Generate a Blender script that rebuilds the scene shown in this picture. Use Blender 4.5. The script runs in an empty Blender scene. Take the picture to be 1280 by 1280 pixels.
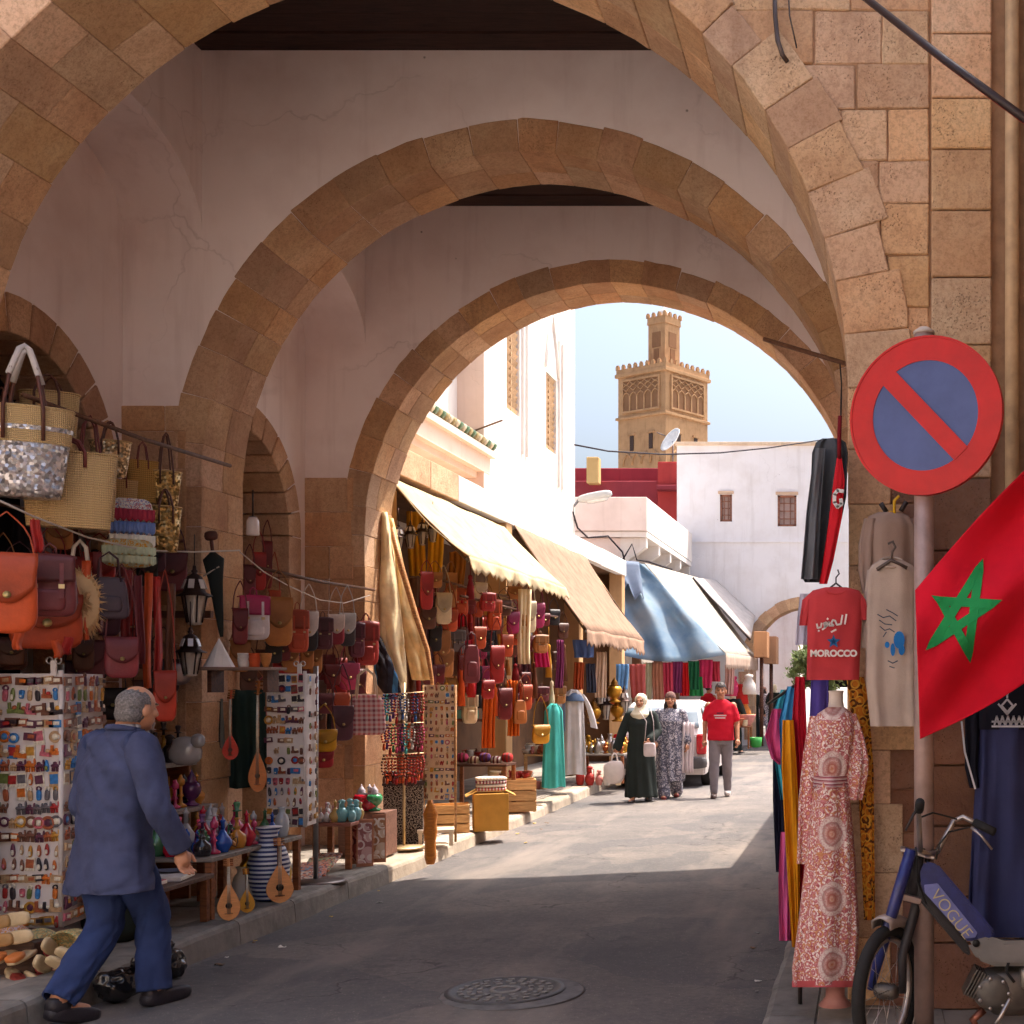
import bpy, bmesh, math, random
from mathutils import Vector, Matrix, Quaternion, noise
from math import sin, cos, pi, sqrt, radians as R
random.seed(7)
sc = bpy.context.scene
C = sc.collection
# ------------------------------------------------------------ camera, sky, sun, exposure
F, CX, CY, HC = 1600.0, 1085.0, 856.0, 1.70      # focal length and vanishing point in photo pixels, eye height
cam = bpy.data.cameras.new('camera'); co = bpy.data.objects.new('camera', cam); C.objects.link(co)
co.location = (0, 0, HC); co.rotation_euler = (R(90), 0, 0)
cam.sensor_width = 36; cam.lens = 36 * F / 1280
cam.shift_x = -(CX - 640) / 1280; cam.shift_y = (CY - 640) / 1280
cam.clip_end = 3000; cam.clip_start = .05
sc.camera = co
SUN_AZ, SUN_EL = R(42), R(64)                    # azimuth clockwise from +Y
sd = Vector((sin(SUN_AZ) * cos(SUN_EL), cos(SUN_AZ) * cos(SUN_EL), sin(SUN_EL)))
w = bpy.data.worlds.new('World'); sc.world = w; w.use_nodes = True
sky = w.node_tree.nodes.new('ShaderNodeTexSky'); sky.sky_type = 'NISHITA'; sky.sun_disc = False
sky.sun_elevation = SUN_EL; sky.sun_rotation = SUN_AZ; sky.air_density = 1.2; sky.dust_density = 10.0; sky.ozone_density = 6.0
bg = w.node_tree.nodes['Background']; bg.inputs[1].default_value = .1
w.node_tree.links.new(sky.outputs[0], bg.inputs[0])
sl = bpy.data.lights.new('sun', 'SUN'); sl.energy = 2.5; sl.angle = R(.53); sl.color = (1, .89, .76)
so = bpy.data.objects.new('sun', sl); C.objects.link(so); so.rotation_euler = sd.to_track_quat('Z', 'Y').to_euler(); so.location = (8, 10, 30)
sc.view_settings.view_transform = 'Standard'; sc.view_settings.look = 'None'
sc.view_settings.exposure = 1.8; sc.view_settings.gamma = 1
sc.cycles.max_bounces = 7; sc.cycles.diffuse_bounces = 6; sc.cycles.glossy_bounces = 2; sc.cycles.use_denoising = True
sc.cycles.use_adaptive_sampling = True; sc.cycles.adaptive_threshold = .04
try: sc.cycles.sample_clamp_indirect = 6
except Exception: pass

# ------------------------------------------------------------ pixel -> place
def at(px, py, Y):
    k = F / Y
    return Vector(((px - CX) / k, Y, HC - (py - CY) / k))
def atX(px, py, X):                              # on the vertical plane x = X
    return at(px, py, F * X / (px - CX))
def atZ(px, py, Z):                              # on the level plane z = Z
    return at(px, py, F * (HC - Z) / (py - CY))

# ------------------------------------------------------------ materials
def lin(c):
    return tuple(((v / 255) / 12.92 if v / 255 <= .04045 else ((v / 255 + .055) / 1.055) ** 2.4) for v in c)
_mats = {}
class NT:
    def __init__(s, name):
        s.m = bpy.data.materials.new(name); s.m.use_nodes = True; s.t = s.m.node_tree; s.n = s.t.nodes
        s.b = s.n['Principled BSDF']; s.out = s.n['Material Output']
    def new(s, typ, ins={}, **kw):
        nd = s.n.new(typ)
        for k, v in kw.items(): setattr(nd, k, v)
        for k, v in ins.items():
            if hasattr(v, 'is_output') or isinstance(v, bpy.types.NodeSocket): s.t.links.new(v, nd.inputs[k])
            else: nd.inputs[k].default_value = v
        return nd
    def link(s, a, b): s.t.links.new(a, b)
    def coord(s, which='Object'):
        return s.new('ShaderNodeTexCoord').outputs[which]
    def noise(s, scale, detail=4, rough=.55, vec=None, dist=0):
        return s.new('ShaderNodeTexNoise', {'Vector': vec if vec else s.coord(), 'Scale': scale, 'Detail': detail, 'Roughness': rough, 'Distortion': dist}).outputs[0]
    def ramp(s, f, stops):
        r = s.new('ShaderNodeValToRGB', {0: f}); e = r.color_ramp.elements
        while len(e) > 1: e.remove(e[-1])
        for i, (p, c) in enumerate(stops):
            el = e[0] if i == 0 else e.new(p)
            el.position = p; el.color = (*c, 1) if len(c) == 3 else c
        return r.outputs[0]
    def mix(s, f, a, b, mode='MIX'):
        n = s.new('ShaderNodeMix', data_type='RGBA', blend_type=mode)
        for k, v in ((0, f), (6, a), (7, b)):
            if isinstance(v, bpy.types.NodeSocket): s.t.links.new(v, n.inputs[k])
            else: n.inputs[k].default_value = v if k == 0 else ((*v, 1) if len(v) == 3 else v)
        return n.outputs[2]
    def math(s, op, a, b=0.0, c=0.0):
        n = s.new('ShaderNodeMath', operation=op)
        for k, v in enumerate((a, b, c)):
            if isinstance(v, bpy.types.NodeSocket): s.t.links.new(v, n.inputs[k])
            else: n.inputs[k].default_value = v
        return n.outputs[0]
    def bump(s, h, strength=.3, dist=.01):
        b = s.new('ShaderNodeBump', {'Height': h, 'Strength': strength, 'Distance': dist})
        s.link(b.outputs[0], s.b.inputs['Normal'])
    def col(s, c):
        if isinstance(c, bpy.types.NodeSocket): s.link(c, s.b.inputs['Base Color'])
        else: s.b.inputs['Base Color'].default_value = (*c, 1)
    def set(s, **kw):
        for k, v in kw.items(): s.b.inputs[k.replace('_', ' ')].default_value = v
    def rnd(s): return s.new('ShaderNodeObjectInfo').outputs['Random']

def flat(c, rough=.65, var=.14, scale=9, bump=.12, bscale=60, metal=0, rnd=.0, trans=0, spec=.4, wave=None):
    """plain coloured stuff with uneven tone and fine relief; c is sRGB 0..255"""
    key = ('flat', tuple(c), rough, var, scale, bump, bscale, metal, rnd, trans, spec, wave)
    if key in _mats: return _mats[key]
    t = NT('surface'); base = Vector(lin(c))
    n = t.noise(scale, 5, .6)
    cc = t.ramp(n, [(.25, tuple(base * (1 - var * 1.6))), (.55, tuple(base)), (.8, tuple(min(1, v) for v in base * (1 + var)))])
    if rnd:
        h = t.new('ShaderNodeHueSaturation', {'Color': cc}); r = t.rnd()
        t.link(t.math('MULTIPLY_ADD', r, rnd * 2, 1 - rnd), h.inputs['Value']); cc = h.outputs[0]
    t.col(cc); t.set(Roughness=rough, Metallic=metal, Specular_IOR_Level=spec)
    if bump:
        if wave: hh = t.new('ShaderNodeTexWave', {'Vector': t.coord(), 'Scale': wave, 'Distortion': 1.5, 'Detail': 2}).outputs[1]
        else: hh = t.noise(bscale, 4)
        t.bump(hh, bump * 2, .006)
    if trans:
        tr = t.new('ShaderNodeBsdfTranslucent'); t.link(cc, tr.inputs[0])
        mx = t.new('ShaderNodeMixShader', {0: trans, 1: t.b.outputs[0], 2: tr.outputs[0]}); t.link(mx.outputs[0], t.out.inputs[0])
    _mats[key] = t.m; return t.m

def M_stone(dark=0):
    key = ('stone', dark)
    if key in _mats: return _mats[key]
    t = NT('sandstone'); r = t.rnd()
    co_ = t.coord()
    # every block shifts the noise by its own random amount
    sh = t.new('ShaderNodeVectorMath', {0: co_, 1: t.new('ShaderNodeCombineXYZ', {0: t.math('MULTIPLY', r, 37.0), 1: t.math('MULTIPLY', r, 91.0), 2: r}).outputs[0]}, operation='ADD').outputs[0]
    big = t.noise(3.2, 6, .62, sh); fine = t.noise(34, 5, .65, sh)
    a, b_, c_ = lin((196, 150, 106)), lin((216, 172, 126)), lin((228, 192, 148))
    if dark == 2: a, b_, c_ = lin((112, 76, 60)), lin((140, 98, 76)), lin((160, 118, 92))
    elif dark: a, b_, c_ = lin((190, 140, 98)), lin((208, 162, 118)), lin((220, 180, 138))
    base = t.ramp(big, [(.22, a), (.5, b_), (.78, c_)])
    hs = t.new('ShaderNodeHueSaturation', {'Color': base, 'Saturation': t.math('MULTIPLY_ADD', r, -.2, 1.0), 'Hue': t.math('MULTIPLY_ADD', t.math('FRACT', t.math('MULTIPLY', r, 7.3)), -.012, .504),
         'Value': t.math('MULTIPLY_ADD', t.math('FRACT', t.math('MULTIPLY', r, 13.7)), .34, .78)}).outputs[0]
    # some blocks are pitted: dark holes with a rough relief
    vor = t.new('ShaderNodeTexVoronoi', {'Vector': sh, 'Scale': 78.0, 'Randomness': 1.0}).outputs['Distance']
    pits = t.math('MULTIPLY', t.ramp(vor, [(.06, (1, 1, 1)), (.3, (0, 0, 0))]), t.ramp(t.noise(9, 4, .6, sh), [(.46, (0, 0, 0)), (.6, (1, 1, 1))]))
    pitted = t.math('MULTIPLY', pits, t.ramp(t.math('FRACT', t.math('MULTIPLY', r, 5.1)), [(.42, (.12, .12, .12)), (.55, (1, 1, 1))]))
    cc = t.mix(t.math('MULTIPLY', pitted, .45), hs, lin((92, 62, 44)))
    f2 = t.noise(85, 4, .7, sh)
    cc = t.mix(t.math('MULTIPLY', t.ramp(t.math('MULTIPLY_ADD', f2, .5, t.math('MULTIPLY', fine, .5)), [(.38, (1, 1, 1)), (.54, (0, 0, 0))]), .45), cc, lin((136, 96, 68)))
    soot = t.ramp(t.noise(.9, 6, .65, co_), [(.5, (0, 0, 0)), (.72, (1, 1, 1))])
    drip = t.ramp(t.noise(1.1, 4, .6, t.new('ShaderNodeMapping', {'Vector': co_, 'Scale': (4.0, 4.0, .5)}).outputs[0]), [(.55, (0, 0, 0)), (.75, (1, 1, 1))])
    cc = t.mix(t.math('MULTIPLY', t.math('MAXIMUM', soot, drip), .38), cc, lin((112, 78, 60)))
    t.col(cc); t.set(Roughness=.92, Specular_IOR_Level=.15)
    h = t.math('SUBTRACT', t.math('MULTIPLY_ADD', fine, .5, big), t.math('MULTIPLY', pitted, 1.3))
    er = t.noise(13, 7, .72, sh)
    t.bump(t.math('MULTIPLY_ADD', er, .9, h), .8, .014)
    _mats[key] = t.m; return t.m

def M_plaster(c=(250, 238, 236), stain=(206, 178, 172), amt=.4):
    key = ('plaster', c, stain, amt)
    if key in _mats: return _mats[key]
    t = NT('plaster'); a = lin(c); st = lin(stain)
    n1 = t.noise(1.3, 6, .6); n2 = t.noise(.45, 4, .7); n3 = t.noise(26, 3)
    cc = t.mix(t.math('MULTIPLY', t.ramp(n1, [(.45, (0, 0, 0)), (.75, (1, 1, 1))]), amt), a, st)
    cc = t.mix(t.math('MULTIPLY', t.ramp(n2, [(.4, (0, 0, 0)), (.8, (1, 1, 1))]), amt * .5), cc, tuple(v * .8 for v in a))
    v = t.new('ShaderNodeTexVoronoi', {'Vector': t.coord(), 'Scale': 2.3}).outputs['Distance']     # small plug holes and chips
    cc = t.mix(t.math('MULTIPLY', t.ramp(v, [(.012, (1, 1, 1)), (.03, (0, 0, 0))]), .65), cc, lin((70, 48, 44)))
    wv = t.new('ShaderNodeVectorMath', {0: t.coord(), 1: t.new('ShaderNodeVectorMath', {0: t.new('ShaderNodeTexNoise', {'Vector': t.coord(), 'Scale': 3.0, 'Detail': 4.0}).outputs[1], 'Scale': .5}, operation='SCALE').outputs[0]}, operation='ADD').outputs[0]
    ck = t.new('ShaderNodeTexVoronoi', {'Vector': wv, 'Scale': .7}, feature='DISTANCE_TO_EDGE').outputs[0]
    ck = t.math('MULTIPLY', t.ramp(ck, [(.0012, (1, 1, 1)), (.006, (0, 0, 0))]), t.ramp(n2, [(.5, (0, 0, 0)), (.62, (1, 1, 1))]))
    cc = t.mix(t.math('MULTIPLY', ck, .22), cc, tuple(v_ * .45 for v_ in st))
    dr = t.noise(1.0, 5, .6, t.new('ShaderNodeMapping', {'Vector': t.coord(), 'Scale': (5.5, 5.5, .5)}).outputs[0])
    cc = t.mix(t.math('MULTIPLY', t.ramp(dr, [(.54, (0, 0, 0)), (.72, (1, 1, 1))]), amt * .55), cc, tuple(v_ * .8 for v_ in st))
    t.col(cc); t.set(Roughness=.9, Specular_IOR_Level=.2)
    t.bump(t.math('SUBTRACT', t.math('MULTIPLY_ADD', n3, .3, n1), ck), .28, .01)
    _mats[key] = t.m; return t.m

def M_asphalt():
    if 'asphalt' in _mats: return _mats['asphalt']
    t = NT('asphalt'); v = t.coord()
    n1 = t.noise(.9, 7, .65, v); n2 = t.noise(27, 8, .78, v); n3 = t.noise(120, 3, .6, v)
    base = t.ramp(n1, [(.3, lin((92, 88, 86))), (.5, lin((109, 102, 98))), (.68, lin((128, 118, 110)))])
    base = t.mix(t.ramp(n2, [(.36, (.5, .5, .5)), (.56, (0, 0, 0))]), base, lin((72, 71, 74)))
    pt_ = t.new('ShaderNodeTexVoronoi', {'Vector': t.new('ShaderNodeVectorMath', {0: v, 1: t.new('ShaderNodeVectorMath', {0: t.new('ShaderNodeTexNoise', {'Vector': v, 'Scale': 1.4, 'Detail': 6.0}).outputs[1], 'Scale': .8}, operation='SCALE').outputs[0]}, operation='ADD').outputs[0], 'Scale': .62}).outputs['Color']
    base = t.mix(t.math('MULTIPLY', t.ramp(pt_, [(.45, (0, 0, 0)), (.5, (1, 1, 1))]), .38), base, lin((70, 72, 78)))   # old repairs
    base = t.mix(t.math('MULTIPLY', t.ramp(t.noise(2.3, 5, .6, v), [(.62, (0, 0, 0)), (.72, (1, 1, 1))]), .5), base, lin((54, 54, 58)))   # oil
    chips = t.ramp(t.new('ShaderNodeTexVoronoi', {'Vector': v, 'Scale': 62.0}).outputs['Distance'], [(.1, (1, 1, 1)), (.2, (0, 0, 0))])
    base = t.mix(t.math('MULTIPLY', chips, t.ramp(n2, [(.46, (0, 0, 0)), (.6, (.9, .9, .9))])), base, lin((190, 180, 170)))
    cr = t.new('ShaderNodeTexVoronoi', {'Vector': t.new('ShaderNodeVectorMath', {0: v, 1: t.new('ShaderNodeTexNoise', {'Vector': v, 'Scale': 2.2, 'Detail': 5.0}).outputs[1]}, operation='ADD').outputs[0], 'Scale': .55}, feature='DISTANCE_TO_EDGE').outputs[0]
    crack = t.math('MULTIPLY', t.ramp(cr, [(.002, (1, 1, 1)), (.009, (0, 0, 0))]), t.ramp(n1, [(.5, (0, 0, 0)), (.55, (1, 1, 1))]))
    base = t.mix(t.math('MULTIPLY', crack, .6), base, lin((38, 36, 38)))
    sp = t.new('ShaderNodeMapping', {'Vector': v, 'Scale': (1.6, .35, 1)})
    tr = t.ramp(t.noise(.8, 4, .6, sp.outputs[0]), [(.52, (0, 0, 0)), (.66, (1, 1, 1))])           # lighter worn dusty tracks
    base = t.mix(t.math('MULTIPLY', tr, .5), base, lin((146, 134, 124)))
    t.col(base); t.set(Roughness=.85, Specular_IOR_Level=.3)
    t.bump(t.math('SUBTRACT', t.math('MULTIPLY_ADD', n3, .7, n2), crack), .45, .008)
    _mats['asphalt'] = t.m; return t.m

def M_wood(c=(96, 58, 40), dark=(52, 30, 22), rough=.6, scale=1.0, rnd=.15):
    key = ('wood', c, dark, rough, scale, rnd)
    if key in _mats: return _mats[key]
    t = NT('wood'); v = t.coord()
    mp = t.new('ShaderNodeMapping', {'Vector': v, 'Scale': (1.5 * scale, 14 * scale, 14 * scale)}).outputs[0]
    n = t.noise(2.2, 6, .65, mp, 1.2)
    cc = t.ramp(n, [(.3, lin(dark)), (.6, lin(c)), (.8, tuple(v_ * 1.15 for v_ in lin(c)))])
    h = t.new('ShaderNodeHueSaturation', {'Color': cc}); t.link(t.math('MULTIPLY_ADD', t.rnd(), rnd * 2, 1 - rnd), h.inputs['Value'])
    t.col(h.outputs[0]); t.set(Roughness=rough, Specular_IOR_Level=.3); t.bump(n, .25, .006)
    _mats[key] = t.m; return t.m

def M_straw(c=(230, 184, 118), sc_=60):
    key = ('straw', c, sc_)
    if key in _mats: return _mats[key]
    t = NT('straw'); v = t.coord()
    w1 = t.new('ShaderNodeTexWave', {'Vector': v, 'Scale': sc_ * .5, 'Distortion': 2.0, 'Detail': 2.0}, bands_direction='Z').outputs[1]
    w2 = t.new('ShaderNodeTexWave', {'Vector': v, 'Scale': sc_ * .6, 'Distortion': 1.0}, bands_direction='X').outputs[1]
    n = t.noise(11, 5)
    b = lin(c); cc = t.mix(t.math('MULTIPLY', w1, .55), tuple(x * .5 for x in b), b)
    cc = t.mix(t.ramp(n, [(.35, (.6, .6, .6)), (.65, (0, 0, 0))]), cc, tuple(x * .62 for x in b))
    t.col(cc); t.set(Roughness=.7, Specular_IOR_Level=.25); t.bump(t.math('MULTIPLY', t.math('ADD', w1, w2), .5), .8, .006)
    _mats[key] = t.m; return t.m

def M_sequin(c=(200, 196, 194), scale=70):
    key = ('sequin', c, scale)
    if key in _mats: return _mats[key]
    t = NT('sequins'); v = t.coord()
    vo = t.new('ShaderNodeTexVoronoi', {'Vector': v, 'Scale': float(scale), 'Randomness': .7}); b = lin(c)
    cc = t.mix(t.ramp(vo.outputs['Color'], [(.3, (0, 0, 0)), (.7, (1, 1, 1))]), tuple(x * .45 for x in b), tuple(min(1, x * 1.25) for x in b))
    t.col(cc); t.set(Roughness=.28, Metallic=.55)
    nm = t.new('ShaderNodeVectorMath', {0: t.new('ShaderNodeNewGeometry').outputs['Normal'], 1: t.new('ShaderNodeVectorMath', {0: vo.outputs['Color'], 1: (-.5, -.5, -.5)}, operation='ADD').outputs[0]}, operation='ADD').outputs[0]
    t.link(t.new('ShaderNodeVectorMath', {0: nm}, operation='NORMALIZE').outputs[0], t.b.inputs['Normal'])
    _mats[key] = t.m; return t.m

def M_print(bg_, cols, scale=14, rough=.8, bands=None):
    """printed or woven cloth: spots of several colours on a ground"""
    key = ('print', tuple(bg_), tuple(map(tuple, cols)), scale, bands)
    if key in _mats: return _mats[key]
    t = NT('printed_cloth'); v = t.coord(); cc = lin(bg_)
    mp = v if not bands else t.new('ShaderNodeMapping', {'Vector': v, 'Scale': bands}).outputs[0]
    for i, c in enumerate(cols):
        vo = t.new('ShaderNodeTexVoronoi', {'Vector': t.new('ShaderNodeVectorMath', {0: mp, 1: (i * 3.7, i * 1.9, i * 5.3)}, operation='ADD').outputs[0], 'Scale': float(scale) * (1 + .35 * i), 'Randomness': .8}).outputs['Distance']
        wv = t.math('SINE', t.math('MULTIPLY', vo, 13.0 + 3 * i))
        cc = t.mix(t.ramp(wv, [(.35, (0, 0, 0)), (.5, (.95, .95, .95))]), cc, lin(c))
    n = t.noise(30, 4)
    cc = t.mix(t.math('MULTIPLY', n, .25), cc, tuple(x * .6 for x in lin(bg_)))
    t.col(cc); t.set(Roughness=rough, Specular_IOR_Level=.25); t.bump(t.noise(150, 3), .15, .003)
    _mats[key] = t.m; return t.m

def M_stripe(cols, scale=8, axis='Z', rough=.8, plaid=False, dist=0.0):
    key = ('stripe', tuple(map(tuple, cols)), scale, axis, plaid, dist)
    if key in _mats: return _mats[key]
    t = NT('striped_cloth'); v = t.coord()
    if dist: v = t.new('ShaderNodeVectorMath', {0: v, 1: t.new('ShaderNodeVectorMath', {0: t.new('ShaderNodeTexNoise', {'Vector': v, 'Scale': 9.0}).outputs[1], 'Scale': dist}, operation='SCALE').outputs[0]}, operation='ADD').outputs[0]
    sp = t.new('ShaderNodeSeparateXYZ', {0: v})
    def band(ax, cl, s_):
        f = t.math('FRACT', t.math('MULTIPLY', sp.outputs['XYZ'.index(ax)], s_))
        r = t.new('ShaderNodeValToRGB', {0: f}); r.color_ramp.interpolation = 'CONSTANT'; e = r.color_ramp.elements
        while len(e) > 1: e.remove(e[-1])
        for i, c in enumerate(cl):
            el = e[0] if i == 0 else e.new(i / len(cl)); el.position = i / len(cl); el.color = (*lin(c), 1)
        return r.outputs[0]
    cc = band(axis, cols, scale)
    if plaid: cc = t.mix(.5, cc, band('X' if axis == 'Z' else 'Z', cols, scale))
    cc = t.mix(t.math('MULTIPLY', t.noise(12, 4), .22), cc, (.05, .04, .04))
    t.col(cc); t.set(Roughness=rough, Specular_IOR_Level=.25); t.bump(t.noise(180, 3), .15, .003)
    _mats[key] = t.m; return t.m

def leather(c, rough=.5): return flat(c, rough=rough, var=.22, scale=6, bump=.16, bscale=90, spec=.45)
def fabric(c, trans=0, var=.12): return flat(c, rough=.88, var=var, scale=5, bump=.1, bscale=160, spec=.2, trans=trans)
def metal(c, rough=.38): return flat(c, rough=rough, var=.18, scale=14, bump=.06, bscale=60, metal=.85)
def paint(c, rough=.45): return flat(c, rough=rough, var=.08, scale=4, bump=.05, bscale=40)
def glassy(c): return flat(c, rough=.12, var=.1, scale=10, bump=0, spec=.7)

# ------------------------------------------------------------ mesh collecting
class MB:
    def __init__(s): s.v = []; s.f = []; s.mi = []; s.sm = []
    def add(s, verts, faces, m=0, smooth=False):
        o = len(s.v); s.v += [tuple(v) for v in verts]
        for f in faces: s.f.append([i + o for i in f]); s.mi.append(m); s.sm.append(smooth)
        return s
    def box(s, c, size, rot=None, m=0, taper=1.0):
        x, y, z = (d / 2 for d in size); vs = []
        for sz in (-1, 1):
            k = taper if sz > 0 else 1
            for sx, sy in ((-1, -1), (1, -1), (1, 1), (-1, 1)):
                p = Vector((sx * x * k, sy * y * k, sz * z))
                if rot is not None: p = rot @ p
                vs.append(p + Vector(c))
        return s.add(vs, [(3, 2, 1, 0), (4, 5, 6, 7), (0, 1, 5, 4), (1, 2, 6, 5), (2, 3, 7, 6), (3, 0, 4, 7)], m)
    def rbox(s, c, size, e=.35, n=14, rot=None, m=0, fn=None):
        """rounded box (superellipsoid)"""
        hx, hy, hz = (d / 2 for d in size); vs = []; nv = max(6, n // 2 + 2)
        pw = lambda t, p: math.copysign(abs(t) ** p, t)
        for j in range(nv + 1):
            ph = -pi / 2 + pi * j / nv
            for i in range(n):
                th = 2 * pi * i / n
                p = Vector((hx * pw(cos(ph), e) * pw(cos(th), e), hy * pw(cos(ph), e) * pw(sin(th), e), hz * pw(sin(ph), e)))
                if fn: p = fn(p)
                if rot is not None: p = rot @ p
                vs.append(p + Vector(c))
        fs = [(j * n + i, j * n + (i + 1) % n, (j + 1) * n + (i + 1) % n, (j + 1) * n + i) for j in range(nv) for i in range(n)]
        return s.add(vs, fs, m, True)
    def rings(s, rings, m=0, cap=True, smooth=True, closed=True):
        n = len(rings[0]); vs = [p for r in rings for p in r]; fs = []
        for j in range(len(rings) - 1):
            for i in range(n if closed else n - 1):
                fs.append((j * n + i, j * n + (i + 1) % n, (j + 1) * n + (i + 1) % n, (j + 1) * n + i))
        if cap and closed:
            fs.append(tuple(range(n - 1, -1, -1))); fs.append(tuple((len(rings) - 1) * n + i for i in range(n)))
        return s.add(vs, fs, m, smooth)
    def tube(s, pts, r, n=7, m=0, cap=True):
        pts = [Vector(p) for p in pts]; rs = r if isinstance(r, (list, tuple)) else [r] * len(pts); out = []; prev = None
        for i, p in enumerate(pts):
            t = (pts[min(i + 1, len(pts) - 1)] - pts[max(i - 1, 0)])
            t = t.normalized() if t.length > 1e-9 else Vector((0, 0, 1))
            if prev is None:
                a = t.cross(Vector((0, 0, 1)));  a = a if a.length > .05 else t.cross(Vector((1, 0, 0)))
                a.normalize()
            else:
                a = prev - t * prev.dot(t); a = a.normalized() if a.length > 1e-6 else t.orthogonal().normalized()
            prev = a; b = t.cross(a)
            out.append([p + (a * cos(2 * pi * k / n) + b * sin(2 * pi * k / n)) * rs[i] for k in range(n)])
        return s.rings(out, m, cap)
    def strap(s, pts, wdir, width, th, m=0):
        """flat band along pts; wdir is the width direction"""
        pts = [Vector(p) for p in pts]; wd = Vector(wdir).normalized(); out = []
        for i, p in enumerate(pts):
            t = (pts[min(i + 1, len(pts) - 1)] - pts[max(i - 1, 0)]).normalized(); nn = t.cross(wd)
            nn = nn.normalized() if nn.length > 1e-6 else Vector((0, 1, 0))
            out.append([p + wd * width / 2 + nn * th / 2, p - wd * width / 2 + nn * th / 2, p - wd * width / 2 - nn * th / 2, p + wd * width / 2 - nn * th / 2])
        return s.rings(out, m, True, False)
    def lathe(s, prof, n=14, c=(0, 0, 0), m=0, rot=None, sx=1, sy=1, cap=True):
        out = []
        for r, z in prof:
            ring = []
            for i in range(n):
                p = Vector((r * cos(2 * pi * i / n) * sx, r * sin(2 * pi * i / n) * sy, z))
                if rot is not None: p = rot @ p
                ring.append(p + Vector(c))
            out.append(ring)
        return s.rings(out, m, cap)
    def sheet(s, fn, nu, nv, th=.004, m=0):
        """cloth: fn(u,v)->point, given a real thickness"""
        P = [[Vector(fn(i / nu, j / nv)) for i in range(nu + 1)] for j in range(nv + 1)]; N = nu + 1
        a = []; b = []
        for j in range(nv + 1):
            for i in range(nu + 1):
                du = P[j][min(i + 1, nu)] - P[j][max(i - 1, 0)]; dv = P[min(j + 1, nv)][i] - P[max(j - 1, 0)][i]
                q = du.cross(dv); q = q.normalized() * th / 2 if q.length > 1e-12 else Vector((0, 0, 0))
                a.append(P[j][i] + q); b.append(P[j][i] - q)
        o = len(a); fs = []
        for j in range(nv):
            for i in range(nu):
                k = j * N + i; fs.append((k, k + 1, k + N + 1, k + N)); fs.append((o + k, o + k + N, o + k + N + 1, o + k + 1))
        for i in range(nu): fs.append((i + 1, i, o + i, o + i + 1)); k = nv * N + i; fs.append((k, k + 1, o + k + 1, o + k))
        for j in range(nv): k = j * N; fs.append((k, k + N, o + k + N, o + k)); k += nu; fs.append((k + N, k, o + k, o + k + N))
        return s.add(a + b, fs, m, True)
    def prism(s, poly, fn, d0, d1, m=0):
        """2-D polygon extruded: fn(a, b, depth) -> point"""
        n = len(poly); vs = [fn(a, b, d0) for a, b in poly] + [fn(a, b, d1) for a, b in poly]
        fs = [tuple(range(n)), tuple(range(2 * n - 1, n - 1, -1))] + [((i + 1) % n, i, n + i, n + (i + 1) % n) for i in range(n)]
        return s.add(vs, fs, m)
    def mesh(s, mats, bevel=0, recalc=True, seg=1):
        me = bpy.data.meshes.new('m'); me.from_pydata(s.v, [], s.f); me.update()
        for mm in (mats if isinstance(mats, (list, tuple)) else [mats]): me.materials.append(mm)
        me.polygons.foreach_set('material_index', s.mi); me.polygons.foreach_set('use_smooth', s.sm)
        if recalc or bevel:
            bm = bmesh.new(); bm.from_mesh(me)
            bmesh.ops.recalc_face_normals(bm, faces=bm.faces)
            if bevel:
                bmesh.ops.bevel(bm, geom=[e for e in bm.edges if e.calc_face_angle(0) > .5], offset=bevel, segments=seg, affect='EDGES', clamp_overlap=True)
            bm.to_mesh(me); bm.free()
        return me

# ------------------------------------------------------------ things and parts
class Part:
    def __init__(s, name, mesh, kids=(), loc=(0, 0, 0), label=None, kind=None, rot=(0, 0, 0)):
        s.name, s.mesh, s.kids, s.loc, s.label, s.kind, s.rot = name, mesh, list(kids), loc, label, kind, rot
def _link(name, mesh, parent=None, loc=(0, 0, 0), rot=(0, 0, 0), scale=(1, 1, 1)):
    o = bpy.data.objects.new(name, mesh); C.objects.link(o)
    o.location = loc; o.rotation_euler = rot; o.scale = (scale,) * 3 if isinstance(scale, (int, float)) else scale
    if parent: o.parent = parent
    return o
def sub(parent, p):
    o = _link(p.name, p.mesh, parent, p.loc, p.rot)
    if p.label: o['label'] = p.label
    if p.kind: o['kind'] = p.kind
    for k in p.kids: sub(o, k)
    return o
TH = []
def thing(name, parts, label, cat, loc=(0, 0, 0), rot=(0, 0, 0), scale=1, group=None):
    if not isinstance(parts, (list, tuple)): parts = [parts]
    if isinstance(rot, (int, float)): rot = (0, 0, rot)
    if len(parts) == 1 and not isinstance(parts[0], Part):
        o = _link(name, parts[0], None, loc, rot, scale)
    else:
        o = _link(name, None, None, loc, rot, scale); o.empty_display_size = .1
        for p in parts: sub(o, p)
    o['label'] = label; o['category'] = cat
    if group: o['group'] = group
    TH.append(o); return o
def struct(name, mesh, label=None):
    o = _link(name, mesh); o['kind'] = 'structure'
    if label: o['label'] = label
    return o
def rotz(a): return Matrix.Rotation(a, 3, 'Z')
def rotx(a): return Matrix.Rotation(a, 3, 'X')
def roty(a): return Matrix.Rotation(a, 3, 'Y')
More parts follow.
